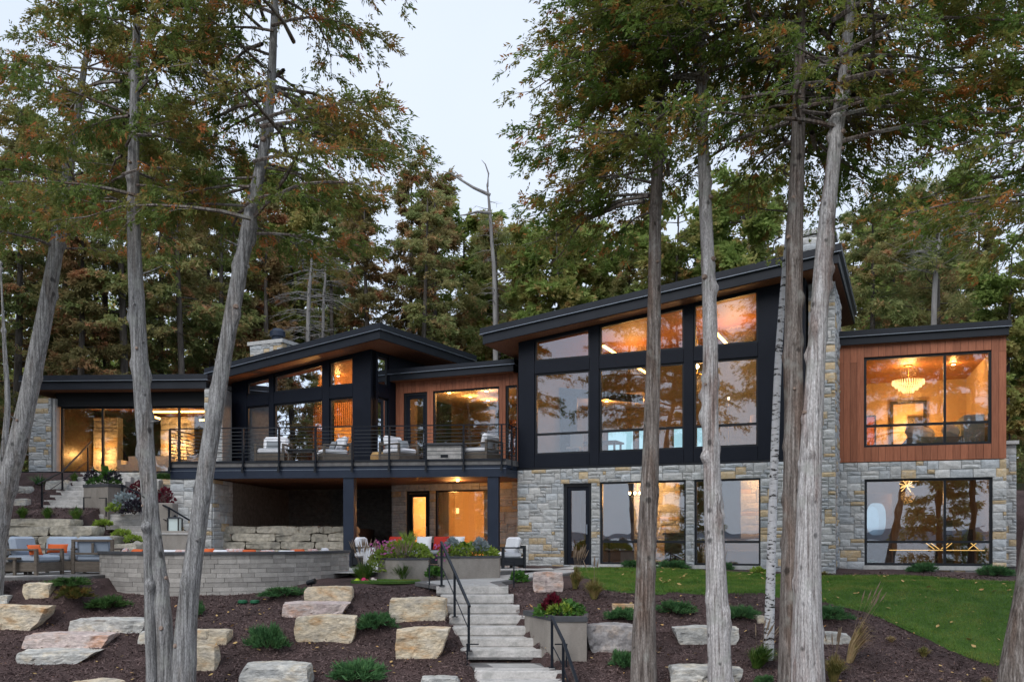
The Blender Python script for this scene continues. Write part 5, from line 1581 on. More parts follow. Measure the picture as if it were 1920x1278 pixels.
# pedestal with lantern
T = empty('stone_pedestal', P(332, 1040, 26.6), 'pale stone pedestal carrying the lantern behind the leaning trunk', 'pedestal')
MB().bbox(P(334, 1020, 26.8), (1.15, .6, .8), 0, .02).build('body', M['planter'], T)
MB().bbox(P(334, 1002.5, 26.8) + Vector((0, 0, .04)), (1.22, .66, .06), 0, .01).build('cap', M['step'], T)
c = P(328, 999, 26.7) + Vector((0, 0, .0)); c.z = P(334, 1002.5, 26.8).z + .072
T = empty('lantern', c, 'black framed lantern with frosted panes on the stone pedestal', 'lantern')
M['frost'] = mat('frosted_glass', (.45, .55, .55), rough=.35, emit=(.9, .95, .9), estr=.12)
MB().box(c + Vector((0, 0, .02)), (.36, .36, .04)).build('base', M['blackf'], T)
MB().box(c + Vector((0, 0, .225)), (.27, .27, .36)).build('pane', M['frost'], T)
for x in (-.155, .155):
    for y in (-.155, .155):
        MB().box(c + Vector((x, y, .225)), (.03, .03, .37)).build('corner_post', M['blackf'], T)
MB().prism([c + Vector((x, y, .412)) for x, y in ((-.19, -.19), (.19, -.19), (.19, .19), (-.19, .19))], [c + Vector((x, y, .46)) for x, y in ((-.1, -.1), (.1, -.1), (.1, .1), (-.1, .1))]).build('top', M['blackf'], T)
MB().lathe(c + Vector((0, 0, .461)), [(.03, 0), (.045, .03), (.01, .07)], 10).build('finial', M['blackf'], T)
# low concrete walls flanking the lower garden flight
b = MB().bbox(P(312, 980, 27.6), (.55, .5, 1.2), 0, .02); tag(b.build('flank_wall', M['planter']), 'short concrete wall block behind the straight trunk by the garden steps', 'wall')
# left garden rails
handrail('handrail', 'thin black handrail beside the upper garden steps on the left bank', [(P(79, 951, 30.0), P(79, 902, 30.0)), (P(117, 918, 31.4), P(117, 885, 31.4)), (P(165, 890, 33.0), P(165, 834, 33.0))], .3)
handrail('handrail', 'thin black handrail above the lower garden steps between the two left trunks', [(P(229, 963, 28.6), P(229, 910, 28.6)), (P(317, 1000, 27.2), P(317, 953, 27.2)), (P(380, 1030, 26.9), P(380, 991, 26.9))], .05)

# ---- small garden fittings
def path_light(x, y0, y1, D, side, label):
    f, t = P(x, y1, D), P(x, y0, D)
    T = empty('path_light', f, label, 'path light', 'black path lights')
    MB().box(((f.x + t.x) / 2, f.y, (f.z + t.z) / 2 - .05), (.03, .03, t.z - f.z + .1)).build('stake', M['rail'], T)
    MB().box((t.x + side * .1, t.y, t.z + .012), (.24, .05, .02)).build('arm', M['rail'], T)
    return T
path_light(805, 1060, 1097, 20.6, 1, 'thin black path light left of the upper stair handrail')
path_light(963.5, 1053, 1092, 20.9, -1, 'thin black path light on the mulch between stair top and boulder')
path_light(876, 1208, 1245, 17.3, 1, 'thin black path light at the left side of the stair landing')
path_light(1062, 1208, 1240, 17.0, -1, 'thin black path light against the tall angled planter')
path_light(157, 933, 962, 28.4, 1, 'thin black path light, left one before the upper grey planter')
path_light(199, 934, 962, 28.4, -1, 'thin black path light, right one before the upper grey planter')
for x, lb in ((455, 'green round valve lid in the mulch, left one'), (478, 'green round valve lid in the mulch, right one')):
    g = G(x, 1127)
    T = empty('valve_box', g, lb, 'valve box', 'green irrigation lids')
    MB().lathe(g + Vector((0, 0, -.03)), [(.11, 0), (.11, .04)], 18).build('box', M['green_lid'], T)
    MB().lathe(g + Vector((0, 0, .012)), [(.098, 0), (.09, .02), (.02, .024)], 18).build('lid', M['green_lid'], T)
g = G(584, 1101)
T = empty('garden_spotlight', g, 'small black spotlight in the mulch above the top stacked boulder', 'spotlight')
MB().tube([g, g + Vector((0, 0, .1))], .015, 6).build('stake', M['blackf'], T)
MB().tube([g + Vector((-.1, 0, .1)), g + Vector((.1, -.05, .16))], [.055, .065], 12).build('lamp_head', M['blackf'], T)
# putting green with toys
g = G(724, 1091)
MB().lathe(g + Vector((0, 0, -.02)), [(.86, 0), (.86, .05), (.8, .07)], 28).build('putting_green', M['turf']).scale = (1, .5, 1)
tag(bpy.data.objects['putting_green'], 'small oval of green turf left of the stair top', 'putting green')
n = 5000; a = rng.uniform(0, 6.28, n); rr = np.sqrt(rng.random(n)) * .84
X_ = g.x + rr * np.cos(a); Y_ = g.y + .5 * rr * np.sin(a)
V, F = blades(n, X_, Y_, np.full(n, g.z + .045), .02, .04, .004, .4, rng)
np_obj('grass', V, F, M['blade'], bpy.data.objects['putting_green'])
M['toy_y'] = mat('toy_yellow', (.45, .62, .03), rough=.4); M['toy_p'] = mat('toy_pink', (.65, .04, .16), rough=.4); M['toy_w'] = mat('toy_white', (.7, .6, .55), rough=.4)
for x, y, m_, s_, lb in ((670, 1090, 'toy_y', .09, 'yellow-green toy at the left end of the little turf oval'), (682, 1087, 'toy_p', .07, 'pink toy ball in the middle of three toys on the turf oval'), (699, 1086, 'toy_w', .055, 'small whitish toy ball on the turf oval')):
    p = P(x, y, g.y - .1)
    mb = MB().lathe(p + Vector((0, 0, -s_)), [(.3 * s_, 0), (.85 * s_, .3 * s_), (s_, .9 * s_), (.8 * s_, 1.5 * s_), (.3 * s_, 1.9 * s_)], 14)
    mb.lathe(p + Vector((s_ * 1.3, 0, -s_)), [(.25 * s_, 0), (.7 * s_, .4 * s_), (.6 * s_, 1. * s_), (.2 * s_, 1.3 * s_)], 12)
    tag(mb.build('toy', M[m_], smooth=True), lb, 'toy', 'toys on the turf oval')
# ================================================================== FURNITURE OUTSIDE
def armchair(c, rz, label, frame='wood_grey', cush='cush_blue', w=.86, d=.84, h=.66, group='teak armchairs on the left terrace', seat_h=.42, back_tilt=.22, name='armchair', panel=True):
    """deep armchair; front looks to -y before turning"""
    T = empty(name, c, label, 'armchair', group)
    Rz = Matrix.Rotation(rz, 3, 'Z'); c = Vector(c)
    rot = lambda x, y, z: c + Rz @ Vector((x, y, z))
    t = .075
    for x in (-w / 2 + t / 2, w / 2 - t / 2):
        MB().bbox(rot(x, -d / 2 + t / 2, .29), (t, t, .58), rz, .006).build('leg', M[frame], T)
        MB().bbox(rot(x, d / 2 - t / 2, h / 2), (t, t, h), rz, .006).build('leg', M[frame], T)
        MB().bbox(rot(x, 0, .605), (t + .02, d - .02, .045), rz, .008).build('armrest', M[frame], T)
        MB().bbox(rot(x, 0, .2), (t * .6, d - 2 * t - .004, .22), rz, .006).build('side_panel', M[frame], T)
    MB().bbox(rot(0, -d / 2 + .035, .19), (w - 2 * t - .004, .05, .22), rz, .006).build('front_apron', M[frame], T)
    MB().bbox(rot(0, d / 2 - .035, .17), (w - 2 * t - .004, .05, .26), rz, .006).build('back_apron', M[frame], T)
    MB().bbox(rot(0, d / 2 - .035, h + .02), (w, .07, .06), rz, .008).build('back_rail', M[frame], T)
    MB().bbox(rot(0, d / 2 - .035, h * .62), (w - 2 * t - .004, .05, .05), rz, .006).build('back_rail', M[frame], T)
    MB().bbox(rot(0, d / 2 - .035, h * .8), (.06, .04, h * .3), rz, .006).build('back_slat', M[frame], T)
    MB().bbox(rot(0, -.03, seat_h - .03), (w - 2 * t - .02, d - .1, .17), rz, .05).build('seat_cushion', M[cush], T)
    MB().bbox(rot(0, d / 2 - .2, seat_h + .27), (w - 2 * t - .02, .2, .46), rz, .07, rx=-back_tilt).build('back_cushion', M[cush], T)
    return T
pz_ = -.857
def spot(x, D): return Vector(((x - 960) / FPX * D, D, pz_))
armchair(spot(62, 21.9), R(78), 'grey teak armchair with blue-grey cushions, left one in side view', h=.72, w=.95, d=.98)
armchair(spot(112, 23.2), R(8), 'grey teak armchair with blue-grey cushions, middle one facing the viewer', h=.72, w=.95)
armchair(spot(184, 22.9), R(186), 'grey teak armchair with blue-grey cushions, right one seen from behind', h=.8, w=1.0)
pillow(spot(72, 21.7) + Vector((-.02, -.12, .6)), (.34, .14, .28), R(60), M['orange'], 'orange pillow on the side-view armchair', tilt=.5)
pillow(spot(113, 22.9) + Vector((-.02, -.1, .62)), (.5, .18, .24), R(5), M['orange'], 'oblong orange pillow on the armchair facing the viewer', tilt=.35)
# low slatted table cut by the left edge
c = spot(8, 21.6); T = empty('side_table', c, 'dark low table at the left picture edge beside the armchair', 'side table')
MB().bbox(c + Vector((0, 0, .4)), (.9, .6, .05), 0, .01).build('tabletop', M['wood_grey'], T)
for x in (-.38, .38):
    for y in (-.24, .24): MB().box(c + Vector((x, y, .188)), (.06, .06, .375)).build('leg', M['wood_grey'], T)

# balcony seating
bz = FL - .018
def bspot(x, D): return Vector(((x - 960) / FPX * D, D, bz))
BG = 'white cushioned armchairs on the balcony'
armchair(bspot(513, 30.0), R(-4), 'white cushioned armchair, leftmost on the balcony', cush='cush_white', w=1.0, d=.9, group=BG)
armchair(bspot(625, 30.2), R(-62), 'white cushioned armchair, second from left on the balcony, turned sideways', cush='cush_white', w=.95, d=.95, group=BG)
armchair(bspot(748, 29.9), R(52), 'white cushioned armchair left of the balcony fire table', cush='cush_white', w=.95, d=.95, group=BG)
armchair(bspot(905, 29.6), R(-120), 'white cushioned armchair right of the balcony fire table, near the corner', cush='cush_white', w=1.05, d=.95, group=BG)
pillow(bspot(513, 29.75) + Vector((0, 0, .6)), (.5, .16, .3), R(-4), M['cush_grey'], 'grey pillow on the leftmost balcony armchair')
pillow(bspot(622, 30.1) + Vector((.05, 0, .62)), (.46, .16, .3), R(-62), M['cush_grey'], 'grey pillow on the second balcony armchair')
pillow(bspot(757, 29.85) + Vector((0, 0, .62)), (.46, .16, .3), R(52), M['cush_grey'], 'grey pillow on the armchair left of the fire table')
c = bspot(836, 29.3); T = empty('fire_table', c, 'grey wooden fire table with dark top on the balcony', 'fire table')
MB().bbox(c + Vector((0, 0, .25)), (1.12, .8, .5), -.1, .015).build('body', M['step'], T)
MB().bbox(c + Vector((0, 0, .54)), (1.24, .92, .08), -.1, .012).build('tabletop', M['cap'], T)
MB().box(c + Vector((-.02, -.405, .16)), (.24, .01, .1), -.1).build('vent', M['blackf'], T)
c = bspot(567, 29.7); T = empty('coffee_table', c, 'low dark coffee table between the two left balcony armchairs', 'coffee table')
MB().bbox(c + Vector((0, 0, .4)), (.95, .6, .05), 0, .01).build('tabletop', M['blackf'], T)
for x in (-.4, .4):
    for y in (-.22, .22): MB().box(c + Vector((x, y, .187)), (.05, .05, .375)).build('leg', M['wood_grey'], T)
c = bspot(710, 30.3); MB_ = MB().lathe(c, [(.2, 0), (.27, .08), (.28, .3), (.2, .42)], 18)
tag(MB_.build('pouf', M['art2'], smooth=True), 'round tan pouf by the dark corner of the balcony pavilion', 'pouf')

# seating under the balcony
def uspot(x, D): return Vector(((x - 960) / FPX * D, D, -.86))
armchair(uspot(690, 27.4), R(75), 'black armchair with white cushions left of the flower planters under the balcony', frame='blackf', cush='cush_white', w=.8, d=.8, h=.62, group='black patio seating under the balcony')
armchair(uspot(951, 26.9), R(-60), 'black armchair with white cushions against the stone corner under the balcony', frame='blackf', cush='cush_white', w=.85, d=.8, h=.62, group='black patio seating under the balcony')
c = uspot(800, 28.6)
T = empty('patio_sofa', c, 'grey patio sofa behind the flower planters under the balcony', 'sofa')
MB().bbox(c + Vector((0, 0, .23)), (2.6, .9, .28), -.15, .02).build('base', M['blackf'], T)
MB().bbox(c + Vector((0, -.02, .44)), (2.5, .85, .14), -.15, .05).build('seat_cushion', M['cush_grey'], T)
MB().bbox(c + Vector((.05, .36, .5)), (2.6, .14, .5), -.15, .03).build('backrest', M['blackf'], T)
for k, (dx_, m_, lb) in enumerate(((-1.0, 'red', 'red pillow at the left end of the patio sofa'), (-.62, 'cush_grey', 'grey pillow beside the left red pillow on the patio sofa'), (-.1, 'cush_white', 'pale pillow in the middle of the patio sofa'), (.45, 'red', 'red pillow right of the pale one on the patio sofa'), (.95, 'cush_white', 'pale pillow at the right end of the patio sofa'))):
    pillow(c + Vector((dx_, .12 - dx_ * .15, .74)), (.5, .2, .44), -.15, M[m_], lb, group='pillows on the patio sofa')
b = MB().bbox(P(698, 1050, 26.4), (.5, .45, .75), .2, .02); tag(b.build('side_cabinet', M['cush_white']), 'small white cabinet beside the black armchair under the balcony', 'cabinet')
# ================================================================== SHRUBS, GRASSES, FLOWERS
def perp(d, rng):
    r = rng.normal(size=d.shape); s = np.cross(d, r); return s / (np.linalg.norm(s, axis=1)[:, None] + 1e-9)
def kites(p, d, L, W, rng, mid=.45):
    """flat leaf-like quads: base p, direction d"""
    s = perp(d, rng) * (W / 2)[:, None]; n = len(p)
    t = p + d * L[:, None]; m = p + d * (L * mid)[:, None]
    V = np.concatenate([p, m - s, t, m + s], 0)
    i = np.arange(n)
    return V, np.stack([i, i + n, i + 2 * n, i + 3 * n], 1)
def unit(v): return v / (np.linalg.norm(v, axis=1)[:, None] + 1e-9)

M['jun'] = mat('juniper_needles', (.035, .095, .036), (.07, .175, .06), (.13, .24, .085), scale=7, rough=.7, leaf=.15, lo=.3, hi=.72)
M['jun_rust'] = mat('juniper_rusty', (.05, .085, .02), (.12, .12, .025), (.26, .14, .04), scale=6, rough=.7, leaf=.15, lo=.32, hi=.68)
M['jun_dk'] = mat('juniper_dark', (.025, .07, .02), (.055, .125, .03), (.10, .16, .04), scale=7, rough=.7, leaf=.15, lo=.3, hi=.72)
M['twig'] = mat('shrub_twig', (.05, .035, .025), rough=.9)
M['gr_green'] = mat('ornamental_grass', (.05, .12, .02), (.09, .18, .03), (.17, .23, .05), scale=8, rough=.6, leaf=.25)
M['gr_tan'] = mat('dry_grass', (.32, .22, .11), (.45, .33, .18), (.22, .19, .06), scale=8, rough=.7, leaf=.25)
M['gr_mix'] = mat('autumn_grass', (.15, .16, .045), (.26, .23, .07), (.38, .28, .12), scale=7, rough=.7, leaf=.25)
M['plume'] = mat('grass_plume', (.26, .19, .13), (.36, .28, .20), scale=9, rough=.9, leaf=.3)
M['leaf_g'] = mat('leaf_green', (.035, .11, .022), (.07, .18, .03), (.12, .22, .045), scale=9, rough=.5, leaf=.25)
M['leaf_lime'] = mat('leaf_lime', (.17, .27, .03), (.28, .39, .055), (.36, .43, .13), scale=9, rough=.5, leaf=.3)
M['leaf_red'] = mat('leaf_burgundy', (.07, .008, .015), (.16, .012, .03), scale=9, rough=.5, leaf=.2)
M['leaf_silver'] = mat('leaf_silver', (.24, .29, .31), (.36, .42, .43), scale=9, rough=.7, leaf=.2)
M['leaf_dark'] = mat('leaf_dark', (.02, .018, .028), (.045, .035, .05), scale=9, rough=.5, leaf=.1)
M['petal'] = mat('petal_magenta', (.42, .06, .22), (.55, .16, .36), (.45, .10, .42), scale=20, rough=.6, leaf=.3)

def juniper_mesh(seed, n=3600, flat=.5, spiky=1.):
    """low feathery shrub: arching sprays of needles, about 1 m across, base at the origin"""
    rng = np.random.default_rng(seed)
    PS, DS = [], []
    nb = 46
    for b in range(nb):
        a = rng.uniform(0, 2 * np.pi); el = rng.uniform(.12, 1.15) ** 1.0
        L = rng.uniform(.32, .56) * (1 - .25 * el)
        d = np.array([np.cos(a) * np.cos(el), np.sin(a) * np.cos(el), np.sin(el) * flat * 1.5])
        k = n // nb
        t = rng.uniform(.25, 1, k) ** .8
        droop = -.12 * t ** 2
        p = d[None] * (t * L)[:, None]; p[:, 2] += droop + .03
        p += rng.normal(0, .018, (k, 3)) * (1.2 - t)[:, None] * 2
        dd = d[None] * .9 + rng.normal(0, .42, (k, 3)); dd[:, 2] += .25
        PS.append(p); DS.append(unit(dd))
    p, d = np.concatenate(PS), np.concatenate(DS)
    m = len(p)
    V, F = kites(p, d, rng.uniform(.06, .14, m) * spiky, rng.uniform(.010, .02, m), rng)
    V[:, 2] = np.maximum(V[:, 2], .0)
    return V, F
JV = [juniper_mesh(k) for k in range(5)]
JME = {}
def shrub_stem(rng_seed=0):
    mb = MB(); r = random.Random(rng_seed)
    for k in range(6):
        a = k * 1.05 + r.random(); mb.tube([(0, 0, -.05), (.12 * math.cos(a), .12 * math.sin(a), .06), (.3 * math.cos(a), .3 * math.sin(a), .12)], [.02, .014, .005], 4)
    return mb
_st = shrub_stem(); STEM_ME = bpy.data.meshes.new('stem'); STEM_ME.from_pydata(_st.v, [], _st.f); STEM_ME.materials.append(M['twig'])
def juniper(x0, x1, yt, yb, label, k, m='jun'):
    g = G((x0 + x1) / 2, yb - (yb - yt) * .22); s = g.y / FPX
    W = (x1 - x0) * s * 1.2; H = (yb - yt) * s * 1.3
    V, F = JV[k % 5]
    key = (k % 5, m)
    if key not in JME: JME[key] = np_mesh('foliage', V, F, M[m])
    T = empty('juniper_shrub', g, label, 'shrub', 'low juniper shrubs in the mulch')
    f = link('foliage', JME[key], T, g); f.scale = (W / .98, W / .98 * .9, max(.35, H / .52)); f.rotation_euler = (0, 0, k * 1.7)
    st = link('stem', STEM_ME, T, g); st.scale = (W, W, W)
    return T
for k, j in enumerate([
 (92, 168, 1076, 1102, 'dark green juniper behind the rust-tinged one below the armchairs', 'jun_dk'),
 (101, 173, 1092, 1127, 'rust-tinged juniper below the armchairs beside the small squarish boulder', 'jun_rust'),
 (161, 243, 1109, 1146, 'bright green juniper mound left of the double trunk below the curved wall', 'jun_dk'),
 (345, 385, 1118, 1160, 'green juniper half hidden by the leaning left trunk', 'jun'),
 (490, 572, 1094, 1122, 'wide flat juniper against the foot of the curved wall', 'jun'),
 (462, 547, 1158, 1224, 'tall feathery juniper left of the three stacked boulders', 'jun'),
 (666, 750, 1140, 1184, 'feathery juniper right of the three stacked boulders', 'jun'),
 (612, 732, 1227, 1280, 'wide feathery juniper at the bottom edge in the middle of the left bed', 'jun'),
 (1163, 1204, 1046, 1067, 'small juniper at the house foot left of the brown trunk', 'jun'),
 (1230, 1296, 1045, 1069, 'small wide juniper at the house foot right of the brown trunk', 'jun'),
 (1352, 1376, 1049, 1072, 'small juniper at the house foot peeking out right of the knotty pale trunk', 'jun'),
 (1136, 1200, 1132, 1166, 'juniper before the thin pale stone left of the brown trunk', 'jun'),
 (1229, 1305, 1117, 1156, 'rounded juniper mound between brown and knotty pale trunks', 'jun'),
 (1352, 1422, 1129, 1165, 'juniper mound between knotty pale trunk and birch', 'jun'),
 (1138, 1200, 1208, 1258, 'juniper below the dark grey boulder, left of the brown trunk', 'jun'),
 (1515, 1597, 1128, 1167, 'juniper right of the big twin trunk at the lawn edge', 'jun'),
 (1598, 1650, 1045, 1068, 'small juniper at the house foot, left of three under the lower right window', 'jun'),
 (1700, 1760, 1048, 1077, 'small juniper at the house foot, middle of three under the lower right window', 'jun'),
 (1836, 1896, 1054, 1084, 'small juniper at the house foot, right of three under the lower right window', 'jun'),
 (1410, 1456, 1260, 1285, 'juniper tip at the bottom edge left of the big twin trunk', 'jun'),
 (292, 330, 882, 904, 'dark shrub beside the balcony end on the upper bank', 'jun_dk'),
]):
    juniper(*j[:5], k, j[5])

def tuft(x0, x1, yt, yb, label, k, m='gr_green', plumes=0, lean=(0, 0), n=240, spread=1., cat='ornamental grass', D=None, w=.008):
    g = G((x0 + x1) / 2, yb) if D is None else P((x0 + x1) / 2, yb, D)
    s = g.y / FPX; W = (x1 - x0) * s; H = (yb - yt) * s
    rng = np.random.default_rng(500 + k)
    T = empty('grass_tuft', g, label, cat, 'ornamental grasses')
    a = rng.uniform(0, 2 * np.pi, n); r = rng.random(n) ** .6
    h = H * rng.uniform(.55, 1.0, n) * (1 - .35 * r)
    b = np.stack([np.cos(a) * r * W * .1, np.sin(a) * r * W * .1, np.full(n, -.02)], 1)
    out = np.stack([np.cos(a) * r * W * .5 * spread + lean[0] * H, np.sin(a) * r * W * .5 * spread + lean[1] * H, np.zeros(n)], 1)
    up = np.zeros((n, 3)); up[:, 2] = 1
    p1 = b + out * .22 + up * (h * .55)[:, None]; p2 = b + out * .6 + up * (h * .92)[:, None]; p3 = b + out + up * (h * rng.uniform(.75, 1., n))[:, None]
    sd = np.stack([-np.sin(a + rng.normal(0, .8, n)), np.cos(a), np.zeros(n)], 1); sd = unit(sd) * w
    V = np.concatenate([b - sd, b + sd, p1 - sd * .9, p1 + sd * .9, p2 - sd * .6, p2 + sd * .6, p3], 0)
    i = np.arange(n)
    F = np.concatenate([np.stack([i, i + n, i + 3 * n, i + 2 * n], 1), np.stack([i + 2 * n, i + 3 * n, i + 5 * n, i + 4 * n], 1), np.stack([i + 4 * n, i + 5 * n, i + 6 * n, i + 6 * n], 1)], 0)
    F3 = F[2 * n:, :3]; 
    V = V + np.array(g)
    Q = F[:2 * n]
    tri = np.concatenate([Q[:, [0, 1, 2]], Q[:, [0, 2, 3]], F3], 0)
    np_obj('blades', V, tri, M[m], T, base=g)
    if plumes:
        mb = MB(); rr = random.Random(k)
        for q in range(plumes):
            aa = rr.uniform(0, 6.28); ro = rr.random() * W * .4
            tip = Vector((math.cos(aa) * ro + lean[0] * H * 1.1, math.sin(aa) * ro + lean[1] * H, H * rr.uniform(1.0, 1.3)))
            mid = tip * .55 + Vector((0, 0, H * .12))
            mb.tube([g, g + mid, g + tip], [.003, .003, .002], 3)
            d = (tip - mid).normalized(); mb.tube([g + tip, g + tip + d * .1, g + tip + d * .24], [.004, .016, .002], 5)
        mb.build('plumes', M['plume'], T)
    return T
for k, t in enumerate([
 (28, 57, 942, 971, 'bright grass tuft, left of three above the ledge rock wall', 'gr_green', 0, (0, 0), 260, 1.),
 (74, 104, 944, 971, 'bright grass tuft, middle of three above the ledge rock wall', 'gr_green', 0, (0, 0), 260, 1.),
 (126, 160, 942, 975, 'bright grass tuft, right of three above the ledge rock wall', 'gr_green', 0, (0, 0), 260, 1.),
 (652, 712, 1040, 1090, 'plumed grass tuft right of the curved wall end', 'gr_green', 26, (0, 0), 320, 1.),
 (726, 782, 1042, 1089, 'plumed grass tuft before the left flower planter', 'gr_green', 24, (0, 0), 320, 1.),
 (1060, 1096, 1052, 1102, 'tall yellowish feather grass behind the tall angled planter', 'gr_mix', 18, (.1, 0), 280, .9),
 (1090, 1138, 1072, 1121, 'spiky green and tan grass at the left end of the lawn', 'gr_mix', 4, (0, 0), 360, 1.1),
 (1385, 1452, 1195, 1250, 'green grass clump with a tan leaning plume left of the big twin trunk', 'gr_green', 10, (.35, 0), 420, 1.1),
 (1562, 1622, 1140, 1240, 'tall tan windblown grass right of the big twin trunk', 'gr_tan', 10, (.42, 0), 150, .55),
 (1535, 1590, 1212, 1275, 'green-tan grass clump at the foot of the big twin trunk', 'gr_mix', 10, (.1, 0), 360, 1.),
 (1660, 1682, 1186, 1202, 'tiny rusty tuft, upper of three in the right mulch bed', 'gr_tan', 0, (0, 0), 130, 1.),
 (1716, 1748, 1205, 1230, 'tiny olive tuft, middle of three in the right mulch bed', 'gr_mix', 0, (0, 0), 160, 1.),
 (1836, 1862, 1260, 1284, 'tiny rusty tuft, lowest of three in the right mulch bed', 'gr_tan', 0, (0, 0), 130, 1.),
 (50, 100, 882, 908, 'spiky dark yucca on the upper left bank below the stone pier', 'jun', 0, (0, 0), 120, 1.2),
 (128, 150, 880, 902, 'green grass tuft by the upper garden handrail', 'gr_green', 0, (0, 0), 200, 1.),
 (1530, 1560, 1066, 1076, 'flat olive tuft in the bed left of the lower right window', 'gr_mix', 0, (0, 0), 120, 1.4),
]):
    tuft(*t[:5], k, t[5], t[6], t[7], t[8], t[9])

def leafy(name, c, rx, ry, h, n, m, label, k, L=(.05, .11), W=.6, up=.3, group=None, parent=None, cat='plant', dome=True, part_name='leaves', shape=None):
    """mound of small leaves with stems"""
    rng = np.random.default_rng(900 + k)
    u = rng.normal(size=(n, 3)); u = unit(u); u[:, 2] = np.abs(u[:, 2])
    r = rng.uniform(.55, 1.0, n) ** .5
    p = u * r[:, None] * np.array([rx, ry, h])
    d = unit(u * .8 + rng.normal(0, .5, (n, 3)) + np.array([0, 0, up]))
    l = rng.uniform(L[0], L[1], n)
    V, F = kites(p, d, l, l * W, rng, .5)
    c = Vector(c)
    if parent is None:
        parent = empty(name, c, label, cat, group)
        mb = MB(); rr = random.Random(k)
        for q in range(7):
            a = q * .9; mb.tube([c - Vector((0, 0, .03)), c + Vector((math.cos(a) * rx * .6, math.sin(a) * ry * .6, h * .6))], [.012, .004], 4)
        mb.build('stem', M['twig'], parent)
    np_obj(part_name, V + np.array(c), F, M[m], parent, base=c)
    return parent
def blooms(parent, c, pts, r, m, k, nm='flowers'):
    mb = MB(); rr = random.Random(k)
    for p in pts:
        p = Vector(p); nrm = Vector((rr.uniform(-.5, .5), -1, rr.uniform(0, .8))).normalized(); a = nrm.orthogonal().normalized(); b = nrm.cross(a)
        ring = [p + (a * math.cos(t) + b * math.sin(t)) * r * (1 if q % 2 else .75) for q, t in enumerate(np.linspace(0, 2 * math.pi, 10, endpoint=False))]
        mb.add([p - nrm * r * .3] + ring, [(0, q + 1, (q + 1) % 10 + 1) for q in range(10)])
    return tag(mb.build(nm, M[m], parent), kind='stuff')
def scatter(c, rx, ry, z0, z1, n, k):
    rr = random.Random(k); return [Vector(c) + Vector((rr.uniform(-rx, rx), rr.uniform(-ry, ry * .2), rr.uniform(z0, z1))) for _ in range(n)]
def bigleaf(parent, c, n, L, m, k, name='leaf', el=(.5, 1.2), wid=.28):
    """broad arching leaves, one object each"""
    rr = random.Random(k)
    for q in range(n):
        a = q * 2.4 + rr.random(); e = rr.uniform(*el); l = L * rr.uniform(.75, 1.05)
        d = Vector((math.cos(a) * math.cos(e), math.sin(a) * math.cos(e), math.sin(e))); s = Vector((-math.sin(a), math.cos(a), 0))
        pts = []
        for t, w_ in ((0, .1), (.3, .8), (.6, 1), (.85, .6), (1, .02)):
            o = Vector(c) + d * l * t + Vector((0, 0, -.35 * l * t * t)); pts.append((o - s * l * wid * w_ * .5 + Vector((0, 0, .02 * w_)), o, o + s * l * wid * w_ * .5 + Vector((0, 0, .02 * w_))))
        vs = [v for p in pts for v in p]; fs = []
        for j in range(4):
            for i in range(2): fs.append((j * 3 + i, j * 3 + i + 1, j * 3 + i + 4, j * 3 + i + 3))
        MB().add(vs, fs).build(name, M[m], parent, smooth=True)

# left flower planter
c = Vector((-2.7, 22.5, -.47))
T = leafy('flower_bed', c, .72, .4, .42, 1500, 'leaf_lime', 'lime foliage and pink flowers spilling from the left patio planter', 1, cat='flowers')
blooms(T, c, scatter(c + Vector((-.45, -.25, 0)), .3, .25, .1, .45, 55, 3), .026, 'petal', 1)
leafy('', c + Vector((-.62, -.25, -.35)), .22, .2, .5, 420, 'leaf_lime', '', 2, parent=T, part_name='trailing_leaves')
c2 = c + Vector((.12, .1, .3)); n = 160; rg = np.random.default_rng(5); a = rg.uniform(0, 6.28, n)
d = unit(np.stack([np.cos(a) * .55, np.sin(a) * .55, rg.uniform(.6, 1.3, n)], 1)); V, F = kites(np.tile(np.array(c2), (n, 1)) + rg.normal(0, .03, (n, 3)), d, rg.uniform(.25, .48, n), np.full(n, .016), rg)
np_obj('spiky_grass', V, F, M['leaf_lime'], T)
# right flower planter
c = Vector((-1.1, 22.85, -.43))
T = leafy('flower_bed', c, .78, .4, .3, 1500, 'leaf_lime', 'mixed green, silver and pink plants filling the right patio planter', 4, cat='flowers')
blooms(T, c, scatter(c + Vector((-.62, -.25, 0)), .2, .2, -.15, .32, 55, 6), .026, 'petal', 2)
leafy('', c + Vector((.3, -.15, .12)), .2, .18, .32, 380, 'leaf_silver', '', 5, parent=T, part_name='silver_leaves')
leafy('', c + Vector((-.42, -.05, .15)), .17, .15, .3, 280, 'leaf_silver', '', 6, parent=T, part_name='silver_leaves')
bigleaf(T, c + Vector((-.05, 0, .15)), 9, .5, 'leaf_g', 7)
# tall angled planter
c = Vector((.95, 18.0, -1.5))
T = leafy('planter_plants', c, .5, .5, .26, 900, 'leaf_g', 'green and burgundy plants in the tall angled planter', 8, cat='plants')
leafy('', c + Vector((-.16, -.2, .12)), .17, .15, .28, 420, 'leaf_red', '', 9, parent=T, part_name='burgundy_leaves')
bigleaf(T, c + Vector((.18, -.1, .08)), 9, .45, 'leaf_g', 10)
leafy('', c + Vector((-.02, -.3, .05)), .25, .15, .16, 300, 'leaf_lime', '', 11, parent=T, part_name='lime_leaves')
